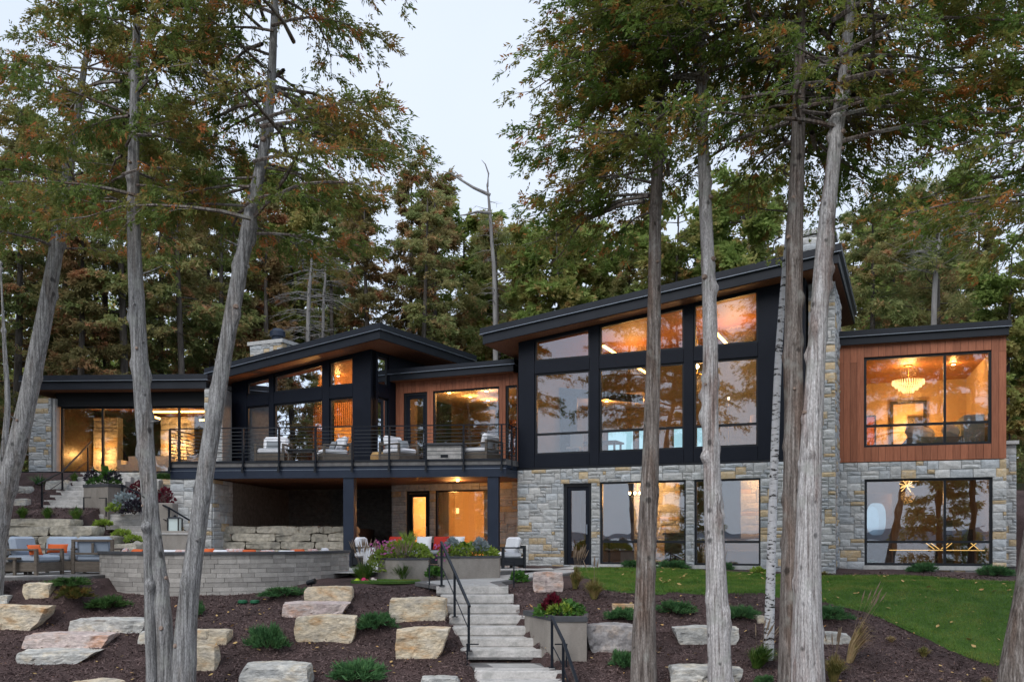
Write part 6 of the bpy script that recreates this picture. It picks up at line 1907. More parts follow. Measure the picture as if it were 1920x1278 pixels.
# upper grey planter with palm
c = Vector((-13.15, 29.2, 1.76))
T = leafy('planter_plants', c, .55, .4, .25, 700, 'leaf_g', 'palm-like plant over low greenery in the upper grey planter', 12, cat='plants')
bigleaf(T, c + Vector((.1, 0, .1)), 16, .85, 'leaf_g', 13, el=(.6, 1.4), wid=.16)
leafy('', c + Vector((-.35, -.1, .1)), .2, .2, .3, 220, 'leaf_dark', '', 14, parent=T, part_name='dark_leaves')
leafy('', c + Vector((.4, -.2, .1)), .25, .2, .3, 220, 'leaf_dark', '', 15, parent=T, part_name='dark_leaves')
# mixed foliage beside the garden steps
for k, (x, y, D_, rx, h, m, lb) in enumerate([(236, 955, 28.2, .42, .55, 'leaf_silver', 'silver-leaved plant left of the straight trunk by the garden steps'), (216, 958, 28.0, .25, .22, 'leaf_lime', 'lime green cushion plant by the garden steps'),
      (252, 962, 28.0, .42, .38, 'leaf_dark', 'nearly black leaved plant by the garden steps'), (262, 935, 28.8, .35, .55, 'leaf_red', 'burgundy shrub behind the straight trunk by the garden steps'), (310, 950, 28.6, .3, .6, 'leaf_red', 'burgundy shrub against the balcony pier'),
      (192, 985, 27.6, .25, .14, 'leaf_lime', 'variegated low plant on the bank, upper of two'), (228, 1004, 27.0, .25, .14, 'leaf_lime', 'variegated low plant on the bank, middle of the slope'), (250, 1014, 26.6, .22, .12, 'leaf_lime', 'variegated low plant on the bank, lowest by the trunk'),
      (972, 1090, 20.9, .2, .2, 'leaf_g', 'low broad-leaved plant at the foot of the path light by the boulder'), (815, 1080, 22.0, .18, .2, 'leaf_g', 'low green plant between the two flower planters'), (1422, 1076, 25.2, .2, .14, 'leaf_lime', 'small hosta at the house foot left of the birch')]):
    p = P(x, y, D_)
    if k in (8, 10): p = G(x, y)
    leafy('garden_plant', p, rx, rx * .8, h, 420 if rx > .3 else 240, m, lb, 30 + k, L=(.07, .14))
# ================================================================== TREES
def bark(name, a, b, c, red, redlo=.5):
    m = mat(name, a, b, c, scale=4.5, stretch=(6.5, 6.5, .32), rough=.95, bump=1., bscale=10, bstretch=(6, 6, .28), fine=(22, .42, (3, 3, .9)), lo=.32, hi=.66)
    nt = m.node_tree; L = nt.links.new; bs = nt.nodes["Principled BSDF"]
    src = bs.inputs["Base Color"].links[0].from_socket
    geo = _n(nt, "ShaderNodeNewGeometry"); mp = _n(nt, "ShaderNodeMapping"); mp.inputs["Scale"].default_value = (1.6, 1.6, .3)
    nz = _n(nt, "ShaderNodeTexNoise"); nz.inputs["Scale"].default_value = 2.2; nz.inputs["Detail"].default_value = 5
    L(geo.outputs["Position"], mp.inputs[0]); L(mp.outputs[0], nz.inputs["Vector"])
    mr = _n(nt, "ShaderNodeMapRange"); mr.inputs[1].default_value = redlo; mr.inputs[2].default_value = redlo + .12; mr.inputs[4].default_value = .75
    L(nz.outputs["Fac"], mr.inputs[0])
    mx = _n(nt, "ShaderNodeMix", data_type='RGBA', blend_type='MULTIPLY'); mx.inputs[7].default_value = (*red, 1)
    L(mr.outputs[0], mx.inputs[0]); L(src, mx.inputs[6])
    mp2 = _n(nt, "ShaderNodeMapping"); mp2.inputs["Scale"].default_value = (1, 1, .8); L(geo.outputs["Position"], mp2.inputs[0])
    vo = _n(nt, "ShaderNodeTexVoronoi"); vo.inputs["Scale"].default_value = 4.2; L(mp2.outputs[0], vo.inputs["Vector"])
    vo.inputs["Scale"].default_value = 5.0
    nw = _n(nt, "ShaderNodeTexNoise"); nw.inputs["Scale"].default_value = 14; L(geo.outputs["Position"], nw.inputs["Vector"])
    va = _n(nt, "ShaderNodeMath", operation='MULTIPLY_ADD'); va.inputs[1].default_value = .22; L(nw.outputs["Fac"], va.inputs[0]); L(vo.outputs["Distance"], va.inputs[2])
    sx_ = _n(nt, "ShaderNodeSeparateColor"); L(vo.outputs["Color"], sx_.inputs[0])
    pw_ = _n(nt, "ShaderNodeMath", operation='POWER'); pw_.inputs[1].default_value = 2.5; L(sx_.outputs[0], pw_.inputs[0])
    rd = _n(nt, "ShaderNodeMath", operation='MULTIPLY_ADD'); rd.inputs[1].default_value = .26; rd.inputs[2].default_value = .1; L(pw_.outputs[0], rd.inputs[0])
    sb_ = _n(nt, "ShaderNodeMath", operation='SUBTRACT'); L(va.outputs[0], sb_.inputs[0]); L(rd.outputs[0], sb_.inputs[1])
    m2 = _n(nt, "ShaderNodeMapRange"); m2.inputs[1].default_value = -.05; m2.inputs[2].default_value = .08; m2.inputs[3].default_value = .34; m2.inputs[4].default_value = 1
    L(sb_.outputs[0], m2.inputs[0])
    m3 = _n(nt, "ShaderNodeMix", data_type='RGBA', blend_type='MULTIPLY'); m3.inputs[0].default_value = 1
    nl = _n(nt, "ShaderNodeTexNoise"); nl.inputs["Scale"].default_value = 3.1; nl.inputs["Detail"].default_value = 6; L(geo.outputs["Position"], nl.inputs["Vector"])
    ml = _n(nt, "ShaderNodeMapRange"); ml.inputs[1].default_value = .56; ml.inputs[2].default_value = .7; ml.inputs[4].default_value = .55; L(nl.outputs["Fac"], ml.inputs[0])
    mk = _n(nt, "ShaderNodeMix", data_type='RGBA'); mk.inputs[7].default_value = (.40, .41, .37, 1); L(ml.outputs[0], mk.inputs[0]); L(mx.outputs[2], mk.inputs[6])
    L(mk.outputs[2], m3.inputs[6]); L(m2.outputs[0], m3.inputs[7]); L(m3.outputs[2], bs.inputs["Base Color"])
    return m
M['bark_warm'] = bark('cedar_bark_brown', (.075, .06, .053), (.20, .17, .15), (.35, .315, .29), (.75, .6, .52))
M['bark_grey'] = bark('cedar_bark_grey', (.10, .097, .095), (.26, .255, .25), (.43, .425, .42), (.7, .62, .56), .55)
M['bark_pale'] = bark('cedar_bark_pale', (.20, .175, .165), (.50, .475, .465), (.70, .68, .675), (.50, .36, .31), .53)
M['bark_far'] = mat('far_bark', (.05, .042, .036), (.13, .115, .10), scale=3, stretch=(3, 3, .5), rough=.95)
M['bark_dead'] = mat('dead_wood', (.17, .16, .155), (.27, .26, .25), scale=3, stretch=(3, 3, .5), rough=.95)
M['birch'] = mat('birch_bark', (.02, .018, .016), (.60, .60, .61), (.72, .72, .74), scale=3.4, stretch=(1.6, 1.6, 5.5), rough=.75, lo=.40, hi=.62, mid=.14, bump=.3)
M['knot'] = mat('cut_knot', (.20, .14, .11), (.34, .26, .21), scale=14, rough=.9)
def cedar_leaf(name, a, b, c, d, sc=.55):
    """foliage with rusty patches: large patches and finer mottling"""
    m = mat(name, a, b, rough=.65, scale=5, lo=.35, hi=.65, leaf=.5)
    nt = m.node_tree; L = nt.links.new
    bs = nt.nodes["Principled BSDF"]; tr = [n for n in nt.nodes if n.type == 'BSDF_TRANSLUCENT'][0]
    src = bs.inputs["Base Color"].links[0].from_socket
    geo = _n(nt, "ShaderNodeNewGeometry")
    out = src
    for (scl, lo, hi, colr, detail) in ((sc * 2.2, .46, .66, c, 3), (sc * 4, .56, .66, d, 3)):
        nz = _n(nt, "ShaderNodeTexNoise"); nz.inputs["Scale"].default_value = scl; nz.inputs["Detail"].default_value = detail
        L(geo.outputs["Position"], nz.inputs["Vector"])
        mr = _n(nt, "ShaderNodeMapRange"); mr.inputs[1].default_value = lo; mr.inputs[2].default_value = hi
        L(nz.outputs["Fac"], mr.inputs[0])
        mx = _n(nt, "ShaderNodeMix", data_type='RGBA'); mx.inputs[7].default_value = (*colr, 1)
        L(mr.outputs[0], mx.inputs[0]); L(out, mx.inputs[6]); out = mx.outputs[2]
    L(out, bs.inputs["Base Color"]); L(out, tr.inputs[0])
    return m
M['cedar_l'] = cedar_leaf('cedar_foliage_left', (0.105, 0.16, 0.039), (0.209, 0.281, 0.066), (0.286, 0.231, 0.066), (0.572, 0.22, 0.077))
M['cedar_r'] = cedar_leaf('cedar_foliage_right', (0.098, 0.167, 0.037), (0.201, 0.299, 0.06), (0.265, 0.23, 0.057), (0.552, 0.23, 0.069))
M['bg_olive'] = cedar_leaf('far_foliage_olive', (0.167, 0.217, 0.075), (0.333, 0.375, 0.141), (0.416, 0.35, 0.151), (0.55, 0.316, 0.167), .3)
M['bg_rust'] = cedar_leaf('far_foliage_rust', (0.187, 0.182, 0.072), (0.308, 0.264, 0.116), (0.396, 0.242, 0.121), (0.506, 0.237, 0.121), .3)
M['bg_green'] = cedar_leaf('far_foliage_green', (0.175, 0.262, 0.066), (0.336, 0.423, 0.117), (0.408, 0.365, 0.131), (0.437, 0.292, 0.117), .3)
M['bg_dark'] = cedar_leaf('far_foliage_dark', (0.127, 0.176, 0.066), (0.254, 0.293, 0.108), (0.351, 0.273, 0.117), (0.507, 0.264, 0.137), .3)

def trunk_mesh(path, rads, seed, seg=26, ridges=.06, rings=140, knots=0, flare=0.):
    """tapered trunk through the given points with furrowed bark; returns V, F, knot list"""
    path = [Vector(p) for p in path]
    ts = np.linspace(0, len(path) - 1, rings)
    def cr(a, i, t):
        p0, p1, p2, p3 = a[max(i - 1, 0)], a[i], a[min(i + 1, len(a) - 1)], a[min(i + 2, len(a) - 1)]
        return .5 * ((2 * p1) + (p2 - p0) * t + (2 * p0 - 5 * p1 + 4 * p2 - p3) * t * t + (3 * p1 - p0 - 3 * p2 + p3) * t ** 3)
    rnd = random.Random(seed)
    kn = [(rnd.uniform(.02, .98), rnd.uniform(0, 6.28), rnd.uniform(.25, .55)) for _ in range(knots)]
    V = []
    ph = rnd.uniform(0, 50)
    cen = []; rr = []
    for t in ts:
        i = min(int(t), len(path) - 2); f = t - i
        cen.append(cr(path, i, f)); rr.append(rads[i] + (rads[i + 1] - rads[i]) * f)
    tot = len(ts) - 1
    for q, (c, r) in enumerate(zip(cen, rr)):
        s = q / tot
        fl = 1 + flare * math.exp(-s * 9)
        z = c.z
        for k in range(seg):
            a = 2 * math.pi * k / seg
            tw = a + .25 * mnoise.noise((z * .35, ph, 0))
            ca, sa = math.cos(tw), math.sin(tw)
            n1 = mnoise.noise((ca * 3.2 + ph, sa * 3.2, z * .55)); n2 = mnoise.noise((ca * 8 + ph, sa * 8, z * 1.1 + 9)); n3 = mnoise.noise((ca * 1.2 + ph, sa * 1.2, z * .8 + 20))
            rad = r * fl * (1 + ridges * (n1 * 1.2 + n2 * .8) + .06 * n3)
            for ks, ka, kr in kn:
                dz = (s - ks) * tot * .09 * 1.0; da = (a - ka + math.pi) % (2 * math.pi) - math.pi
                d2 = ((s - ks) * (cen[-1] - cen[0]).length / .085) ** 2 + (da * r / .075) ** 2
                if d2 < 6: rad += .085 * kr * math.exp(-d2) * 1.3
            V.append((c.x + rad * math.cos(a), c.y + rad * math.sin(a), c.z))
    i = np.arange(tot * seg); r_ = i // seg; k_ = i % seg
    F = np.stack([r_ * seg + k_, r_ * seg + (k_ + 1) % seg, (r_ + 1) * seg + (k_ + 1) % seg, (r_ + 1) * seg + k_], 1)
    return np.array(V), F, cen, rr, kn

def crown_arrays(pts_fn, z0, z1, rad_fn, nb, rng, tw=10, lv=98, L=(.055, .11), W=(.02, .037), droop=.5, bare=0., wind=(0, 0, 0), az_fn=None, up=.15, clump=.07):
    """branches and drooping leaf sprays. pts_fn(z) gives the trunk centre. Returns branch builder and leaf arrays"""
    mb = MB(); P_, D_ = [], []
    for b in range(nb):
        f = (b + rng.random()) / nb
        z = z0 + (z1 - z0) * f
        a = rng.uniform(0, 2 * np.pi) if az_fn is None else az_fn(rng)
        R_ = rad_fn(f) * rng.uniform(.55, 1.1)
        c = pts_fn(z)
        h = np.array([math.cos(a), math.sin(a), 0.])
        rise = up + .35 * f * rng.random()
        n = 7; bp = []
        for i in range(n):
            t = i / (n - 1)
            bp.append(np.array([c.x, c.y, z]) + h * R_ * t + np.array([0, 0, 1.]) * R_ * (rise * t - droop * .55 * t * t) + np.array([-h[1], h[0], 0]) * R_ * .12 * math.sin(t * 3 + b) + rng.normal(0, .015, 3) * R_ * t)
        br = max(.010, .011 * R_ + .006)
        mb.tube([Vector(p) for p in bp], [br * (1 - .85 * i / (n - 1)) for i in range(n)], 5, cap=False)
        bp = np.array(bp)
        if rng.random() < bare: 
            for k in range(4):
                t = rng.uniform(.4, .95); i = int(t * (n - 1)); p = bp[i]; sgn = rng.choice([-1, 1])
                d = h * .6 + np.array([-h[1], h[0], 0]) * sgn * .7 + np.array([0, 0, rng.uniform(-.3, .3)])
                q = p + d * R_ * .25; mb.tube([Vector(p), Vector((p + q) / 2 + np.array([0, 0, .03])), Vector(q)], [.007, .005, .002], 3, cap=False)
            continue
        for k in range(tw):
            t = .22 + .78 * (k + rng.random()) / tw
            x = t * (n - 1); i = min(int(x), n - 2); p = bp[i] + (bp[i + 1] - bp[i]) * (x - i)
            sgn = 1 if k % 2 else -1
            ang = a + sgn * rng.uniform(.5, 1.25)
            d = np.array([math.cos(ang), math.sin(ang), rng.uniform(-.35, .25)])
            tl = R_ * rng.uniform(.16, .36) * (1.25 - .6 * t)
            e = p + d * tl + np.array([0, 0, -.25 * tl])
            mb.tube([Vector(p), Vector((p + e) / 2 + np.array([0, 0, .05 * tl])), Vector(e)], [.008, .005, .002], 3, cap=False)
            ns = max(3, lv // 7)
            s = rng.uniform(.1, 1.05, ns)
            q0 = p + (e - p) * s[:, None] + np.array([0, 0, 1.]) * (.05 * tl * np.sin(np.pi * np.clip(s, 0, 1)))[:, None] + rng.normal(0, clump, (ns, 3)) * np.array([1, 1, .75]) * (.5 + tl)
            ax = unit(d[None] * .7 + h[None] * .35 + rng.normal(0, .4, (ns, 3)) + np.array([0, 0, -droop * 1.1]) + np.array(wind))
            sv = perp(ax, rng)
            j = np.tile(np.arange(7), ns); g_ = np.repeat(np.arange(ns), 7)
            sl = (L[0] + L[1]) * .75 * rng.uniform(.7, 1.2, ns)
            q = q0[g_] + ax[g_] * (sl[g_] * j / 7)[:, None] + rng.normal(0, .008, (ns * 7, 3))
            dd = ax[g_] + sv[g_] * np.where(j == 6, 0, np.where(j % 2, .75, -.75))[:, None] + rng.normal(0, .18, (ns * 7, 3))
            P_.append(q); D_.append(unit(dd))
    p, d = np.concatenate(P_), np.concatenate(D_)
    m = len(p)
    return mb, kites(p, d, rng.uniform(L[0], L[1], m), rng.uniform(W[0], W[1], m), rng)

def interp_path(cen):
    zs = [c.z for c in cen]
    def f(z):
        z = min(max(z, zs[0]), zs[-1]); i = int(np.searchsorted(zs, z)); i = min(max(i, 1), len(zs) - 1)
        t = (z - zs[i - 1]) / max(1e-6, zs[i] - zs[i - 1]); return cen[i - 1].lerp(cen[i], t)
    return f

def front_tree(name, label, px, widths, D, bark, leafm, seed, crown=None, knots=16, cat='tree', group=None, D_top=None, top=None, flare=.25, stubs=0, T=None, ridges=.06, cutknots=0):
    """px: trunk centre line as picture points from the ground up; widths in picture pixels"""
    D_top = D_top or D
    n = len(px)
    Ds = [D + (D_top - D) * i / (n - 1) for i in range(n)]
    path = [P(x, y, d) for (x, y), d in zip(px, Ds)]
    rads = [w * d / FPX / 2 * (.68 if bark == 'bark_grey' else .74) for w, d in zip(widths, Ds)]
    if top:
        last = path[-1]; d = (path[-1] - path[-2]).normalized()
        path.append(last + d * top * .5 + Vector((0, 0, .0))); rads.append(rads[-1] * .55)
        path.append(last + d * top); rads.append(.02)
    base = Vector((path[0].x, path[0].y, tz(path[0].x, path[0].y)))
    if path[0].z > base.z - .1:
        path[0].z = base.z - .1
    else:
        base = path[0].copy()
    if T is None: T = empty(name, base, label, cat, group)
    V, F, cen, rr, kn = trunk_mesh(path, rads, seed, knots=knots, flare=flare, ridges=ridges, rings=240 if knots > 30 else 150, seg=32 if knots > 30 else 26)
    np_obj('trunk', V, F, M[bark], T, smooth=True, base=base)
    rnd = random.Random(seed)
    for k in range(cutknots):
        i = rnd.randrange(10, int(len(cen) * .75)); a = rnd.uniform(math.pi * 1.1, math.pi * 1.9); r = rr[i]
        d = Vector((math.cos(a), math.sin(a), .15)); c = cen[i] + d * r * .92
        s = rnd.uniform(.022, .042)
        MB().tube([c, c + d * .03, c + d * .045], [s * 1.25, s * 1.05, s * .9], 10).build('cut_branch', [M['knot']], T)
    for k in range(stubs):
        i = rnd.randrange(20, len(cen) - 5); a = rnd.uniform(0, 6.28); r = rr[i]
        d = Vector((math.cos(a), math.sin(a), rnd.uniform(-.1, .5))); c = cen[i]
        L_ = rnd.uniform(.08, .3)
        MB().tube([c, c + d * (r + L_ * .6), c + d * (r + L_) + Vector((rnd.uniform(-.1, .1), 0, rnd.uniform(-.1, .1)))], [.022, .013, .004], 5).build('dead_branch', M[bark], T)
    if crown:
        f = interp_path(cen)
        rng = np.random.default_rng(seed)
        kw = dict(crown); z0, z1, rf, nb = kw.pop('z0'), kw.pop('z1'), kw.pop('rf'), kw.pop('nb')
        mb, (V, F) = crown_arrays(f, z0, z1, rf, nb, rng, **kw)
        mb.build('branches', M['bark_far'] if bark == 'bark_far' else M['bark_warm'], T, base=base)
        np_obj('crown', V, F, M[leafm], T, base=base)
    return T

def zrow(y, D): return (HZ - y) / FPX * D
FG = 'cedars standing in front of the house'
# -- left group
front_tree('cedar_tree', 'leaning grey cedar at the left picture edge', [(-24, 1090), (-4, 980), (36, 820), (74, 640), (105, 470), (122, 360)], [60, 56, 50, 44, 37, 30], 19.5, 'bark_grey', 'cedar_l', 21, top=5,
    crown=dict(z0=zrow(470, 19.5), z1=zrow(60, 19.5), rf=lambda f: 2.9 * (1 - .55 * f), nb=46, tw=10, lv=98, wind=(.3, 0, -.1)), group=FG, cutknots=3, stubs=10, D_top=19.5)
front_tree('cedar_tree', 'thin grey stem beside the leaning cedar at the left picture edge', [(12, 1000), (6, 880), (14, 760), (8, 640)], [20, 18, 15, 10], 22.5, 'bark_grey', 'cedar_l', 22, top=2, group=FG, knots=4, flare=0)
Tm = front_tree('cedar_tree', 'straight grey cedar rising left of the leaning one, twin stem at its foot', [(316, 1300), (303, 1120), (283, 960), (268, 760), (256, 560), (250, 380), (252, 200), (256, 60)], [46, 40, 42, 44, 42, 34, 26, 20], 15.6, 'bark_grey', 'cedar_l', 23, top=3,
    crown=dict(z0=zrow(400, 15.6), z1=12.2, rf=lambda f: 2.8 * (1 - .5 * f), nb=62, tw=11, lv=98, wind=(.25, 0, -.1)), group=FG, cutknots=7, stubs=10)
front_tree('', '', [(286, 1310), (281, 1150), (276, 1000), (272, 900)], [30, 27, 22, 10], 15.5, 'bark_grey', 'cedar_l', 24, T=Tm, knots=5, flare=.1)
front_tree('cedar_tree', 'grey cedar leaning right across the balcony end', [(342, 1300), (350, 1160), (372, 980), (405, 760), (440, 560), (470, 400), (495, 280), (508, 160), (514, 40)], [56, 52, 46, 44, 42, 36, 30, 24, 19], 15.2, 'bark_grey', 'cedar_l', 25, top=3,
    crown=dict(z0=zrow(440, 15.2), z1=12.0, rf=lambda f: 3.3 * (1 - .42 * f), nb=72, tw=11, lv=98, wind=(.25, 0, -.1)), group=FG, cutknots=3, stubs=10)
# -- right group
front_tree('cedar_tree', 'slim brown cedar before the middle tall window', [(1206, 1300), (1210, 1100), (1220, 850), (1226, 600), (1229, 400), (1236, 250), (1240, 120)], [58, 49, 40, 34, 30, 26, 20], 16.0, 'bark_warm', 'cedar_r', 26, top=3,
    crown=dict(az_fn=lambda r: r.uniform(R(55), R(265)), z0=zrow(400, 16.0), z1=12.4, rf=lambda f: 2.9 * (1 - .35 * f) , nb=80, tw=10, lv=98, wind=(-.25, 0, -.1)), group=FG, cutknots=3, stubs=3, ridges=.045)
front_tree('cedar_tree', 'pale knotty cedar before the right tall window', [(1352, 1310), (1346, 1150), (1338, 960), (1332, 800), (1332, 640), (1327, 480), (1320, 320), (1316, 190), (1316, 80)], [54, 50, 44, 40, 36, 33, 29, 26, 20], 15.6, 'bark_pale', 'cedar_r', 27, top=3,
    crown=dict(z0=zrow(170, 15.6), z1=12.4, rf=lambda f: 3.2 * (1 - .3 * f), nb=68, tw=11, lv=98, wind=(-.3, 0, -.1)), group=FG, cutknots=9, knots=46, ridges=.05)
front_tree('birch_tree', 'slim white birch with black marks beside the big twin trunk', [(1441, 1222), (1446, 1040), (1452, 860), (1458, 700), (1467, 560), (1478, 420)], [24, 22, 20, 18, 15, 11], 17.4, 'birch', 'bg_green', 28, top=4, knots=0, flare=.1, ridges=.01, group=FG,
    crown=dict(z0=zrow(470, 17.4), z1=9.6, rf=lambda f: 1.5, nb=18, tw=6, lv=26, droop=.3, L=(.05, .09), W=(.04, .06)))
Tw = front_tree('cedar_tree', 'big twin-stemmed cedar with a dark and a pale trunk before the cedar box', [(1487, 1320), (1487, 1150), (1489, 950), (1489, 780), (1488, 600), (1491, 420), (1496, 260), (1500, 100)], [72, 58, 52, 48, 43, 39, 34, 28], 14.6, 'bark_warm', 'cedar_r', 29, top=3,
    crown=dict(az_fn=lambda r: r.uniform(R(-20), R(200)) if r.random() < .7 else r.uniform(0, 6.28), z0=zrow(260, 14.6), z1=11.6, rf=lambda f: 3.3 * (1 - .25 * f), nb=80, tw=10, lv=98, wind=(-.25, 0, -.1)), group=FG, cutknots=3, flare=.3, knots=20)
front_tree('', '', [(1517, 1320), (1513, 1150), (1516, 950), (1522, 800), (1534, 620), (1548, 440), (1565, 280), (1582, 150), (1592, 40)], [80, 62, 56, 50, 44, 40, 35, 30, 24], 14.4, 'bark_pale', 'cedar_r', 30, T=Tw, top=3, knots=44, cutknots=8, flare=.3, ridges=.07,
    crown=dict(az_fn=lambda r: r.uniform(R(-60), R(125)) if r.random() < .75 else r.uniform(0, 6.28), z0=zrow(270, 14.4), z1=11.6, rf=lambda f: 3.6 * (1 - .2 * f), nb=72, tw=10, lv=98, wind=(.25, 0, -.1), bare=.1))
front_tree('cedar_tree', 'dark leaning trunk cut by the lower right corner', [(1888, 1420), (1908, 1240), (1925, 1120), (1945, 980), (1985, 760), (2020, 540), (2040, 330)], [86, 72, 62, 54, 44, 36, 30], 13.2, 'bark_warm', 'cedar_r', 33, top=3,
    crown=dict(z0=zrow(430, 13.2), z1=10.6, rf=lambda f: 3.4 * (1 - .25 * f), nb=58, tw=10, lv=98, wind=(-.3, 0, -.1)), group=FG, cutknots=0)

# -- wood behind the house
BGD = {}
def bg_proto(key, H, z0, rf, nb, seed, leafm, tw=8, lv=63, L=(.1, .22), W=(.045, .085), droop=.35, bare=0., bark='bark_far', lean=0., r0=.2, up=.15, clump=.14):
    rng = np.random.default_rng(seed)
    path = [Vector((lean * t * t * H, .2 * math.sin(t * 3 + seed), H * t - (1.0 if t == 0 else 0))) for t in (0, .25, .5, .75, 1)]
    V, F, cen, rr, kn = trunk_mesh(path, [r0, r0 * .8, r0 * .6, r0 * .35, .02], seed, seg=10, rings=40, ridges=.03)
    tr = np_mesh('trunk', V, F, M[bark], True)
    mb, (V, F) = crown_arrays(interp_path(cen), z0, H * 1.0, rf, nb, rng, tw=tw, lv=lv, L=L, W=W, droop=droop, bare=bare, up=up, clump=clump)
    bm = bpy.data.meshes.new('branches'); bm.from_pydata(mb.v, [], mb.f); bm.materials.append(M[bark])
    BGD[key] = (tr, bm, np_mesh('crown', V, F, M[leafm]), H)
bg_proto('olive', 17, 3.0, lambda f: 2.6 * (1 - .78 * f), 84, 51, 'bg_olive')
bg_proto('rust', 16, 2.6, lambda f: 2.5 * (1 - .78 * f), 84, 52, 'bg_rust')
bg_proto('dark', 17, 1.2, lambda f: 2.8 * (1 - .76 * f), 88, 53, 'bg_dark')
bg_proto('green', 15, 3.2, lambda f: 2.9 * (1 - .5 * f) * (.55 + f) / 1.0, 74, 54, 'bg_green', droop=.2, L=(.18, .34), W=(.1, .17))
bg_proto('thin', 17, 6.5, lambda f: 2.4 * (1 - .6 * f), 60, 55, 'bg_olive', bare=.35)
bg_proto('rust2', 14, 1.6, lambda f: 2.3 * (1 - .7 * f), 74, 56, 'bg_rust')
bg_proto('pine', 15, 5.0, lambda f: 3.2 * (1 - .45 * f), 46, 57, 'bg_olive', droop=.05, L=(.2, .36), W=(.04, .08), lv=63)
bg_proto('dead', 15, 3.0, lambda f: 2.3 * (1 - .6 * f), 46, 58, 'bg_olive', bare=1., bark='bark_dead', r0=.19) if False else None
def bg_tree(key, x, D, top_y, label, rot=0., sx=1., name='forest_tree'):
    tr, bm, cr_, H = BGD[key]
    X = (x - 960) / FPX * D; z = tz(X, D)
    h = zrow(top_y, D) - z
    s = h / H
    T = empty(name, (X, D, z), label, 'tree', 'trees of the wood behind the house')
    for nm, me in (('trunk', tr), ('branches', bm), ('crown', cr_)):
        o = link(nm, me, T, (X, D, z)); o.scale = (s * sx, s * sx, s); o.rotation_euler = (0, 0, rot)
    return T
BT = [
 ('dark', -40, 42, 250, 'dark cedar of the wood at the left picture edge'),
 ('dark', 30, 40, 200, 'dark cedar of the wood behind the left leaning trunk'),
 ('rust', 95, 43, 300, 'rusty cedar of the wood just right of the left leaning trunk'),
 ('rust2', 150, 39.5, 330, 'low rusty tree of the wood over the left end of the flat roof'),
 ('dark', 205, 44, 230, 'dark cedar of the wood left of the straight grey trunk'),
 ('olive', 255, 42, 330, 'olive cedar of the wood behind the straight grey trunk'),
 ('thin', 335, 41, 210, 'bare-stemmed olive tree of the wood between the two left trunks'),
 ('dark', 300, 47, 300, 'dark cedar of the wood between the two left trunks, further back'),
 ('rust', 395, 46, 330, 'rusty cedar of the wood left of the leaning trunk top'),
 ('olive', 452, 52, 380, 'olive cedar of the wood behind the leaning trunk'),
 ('rust2', 505, 44, 390, 'rusty tree of the wood left of the pavilion chimney flue'),
 ('green', 545, 50, 330, 'yellow-green tree of the wood above the pavilion chimney'),
 ('olive', 620, 47, 370, 'olive cedar of the wood above the pavilion roof slope'),
 ('rust', 690, 44, 360, 'rusty cedar of the wood left of the tall rusty pair'),
 ('rust', 770, 45, 315, 'tall rusty cedar of the wood against the sky, left of a pair'),
 ('rust2', 822, 47, 330, 'tall rusty cedar of the wood against the sky, right of a pair'),
 ('green', 870, 52, 410, 'pale green tree of the wood left of the dead snag'),
 ('pine', 930, 46, 430, 'yellowish pine of the wood around the dead snag'),
 ('olive', 985, 50, 440, 'olive cedar of the wood above the low end of the main roof'),
 ('green', 1045, 44, 420, 'green tree of the wood above the main roof, left of the brown trunk'),
 ('green', 1120, 48, 430, 'light green tree of the wood left of the slim brown trunk'),
 ('olive', 1180, 45, 420, 'olive cedar of the wood behind the slim brown trunk'),
 ('green', 1270, 43, 400, 'green tree of the wood between brown and knotty pale trunks'),
 ('green', 1395, 41, 330, 'light green tree of the wood right of the knotty pale trunk'),
 ('olive', 1440, 50, 360, 'olive cedar of the wood left of the big twin trunk'),
 ('thin', 1636, 39, 340, 'bare-stemmed tree of the wood, left of three right of the main roof'),
 ('thin', 1672, 42, 380, 'bare-stemmed tree of the wood, middle of three right of the main roof'),
 ('pine', 1757, 38, 330, 'bare-stemmed broad tree of the wood above the cedar box'),
 ('green', 1700, 50, 420, 'green tree of the wood deep behind the cedar box roof'),
 ('olive', 1600, 52, 400, 'olive cedar of the wood behind the main roof eave'),
 ('dark', 1840, 42, 340, 'dark cedar of the wood over the right end of the cedar box'),
 ('green', 1895, 33, 470, 'green tree beside the right end of the cedar box'),
 ('dark', 1960, 38, 300, 'dark cedar of the wood at the right picture edge'),
 ('rust2', 1800, 55, 430, 'rusty tree of the wood deep behind the right roof corner'),
 ('thin', 228, 40, 180, 'slim bare-stemmed tree of the wood just left of the straight grey trunk'),
 ('thin', 120, 41.5, 240, 'slim bare-stemmed tree of the wood over the left roof end'),
 ('olive', 360, 50, 280, 'slender olive conifer of the wood left of the leaning trunk'),
 ('thin', 415, 43, 300, 'slim bare-stemmed tree of the wood tucked behind the leaning trunk'),
 ('dark', 560, 53, 350, 'slender dark conifer of the wood behind the two bare trees'),
 ('olive', 660, 52, 390, 'slender olive conifer of the wood above the pavilion ridge'),
 ('thin', 795, 43, 350, 'slim bare-stemmed tree of the wood between the rusty pair'),
 ('olive', 900, 55, 440, 'slender olive conifer of the wood behind the dead snag'),
 ('olive', 1080, 52, 400, 'slender olive conifer of the wood above the middle of the main roof'),
 ('dark', 1220, 52, 380, 'slender dark conifer of the wood beside the slim brown trunk'),
 ('olive', 1340, 50, 370, 'slender olive conifer of the wood beside the knotty pale trunk'),
 ('thin', 1725, 44, 340, 'slim bare-stemmed tree of the wood above the middle of the cedar box'),
 ('olive', 1790, 46, 360, 'slender olive conifer of the wood above the right end of the cedar box'),
 ('dark', 1650, 56, 380, 'slender dark conifer of the wood deep right of the main roof eave'),
]
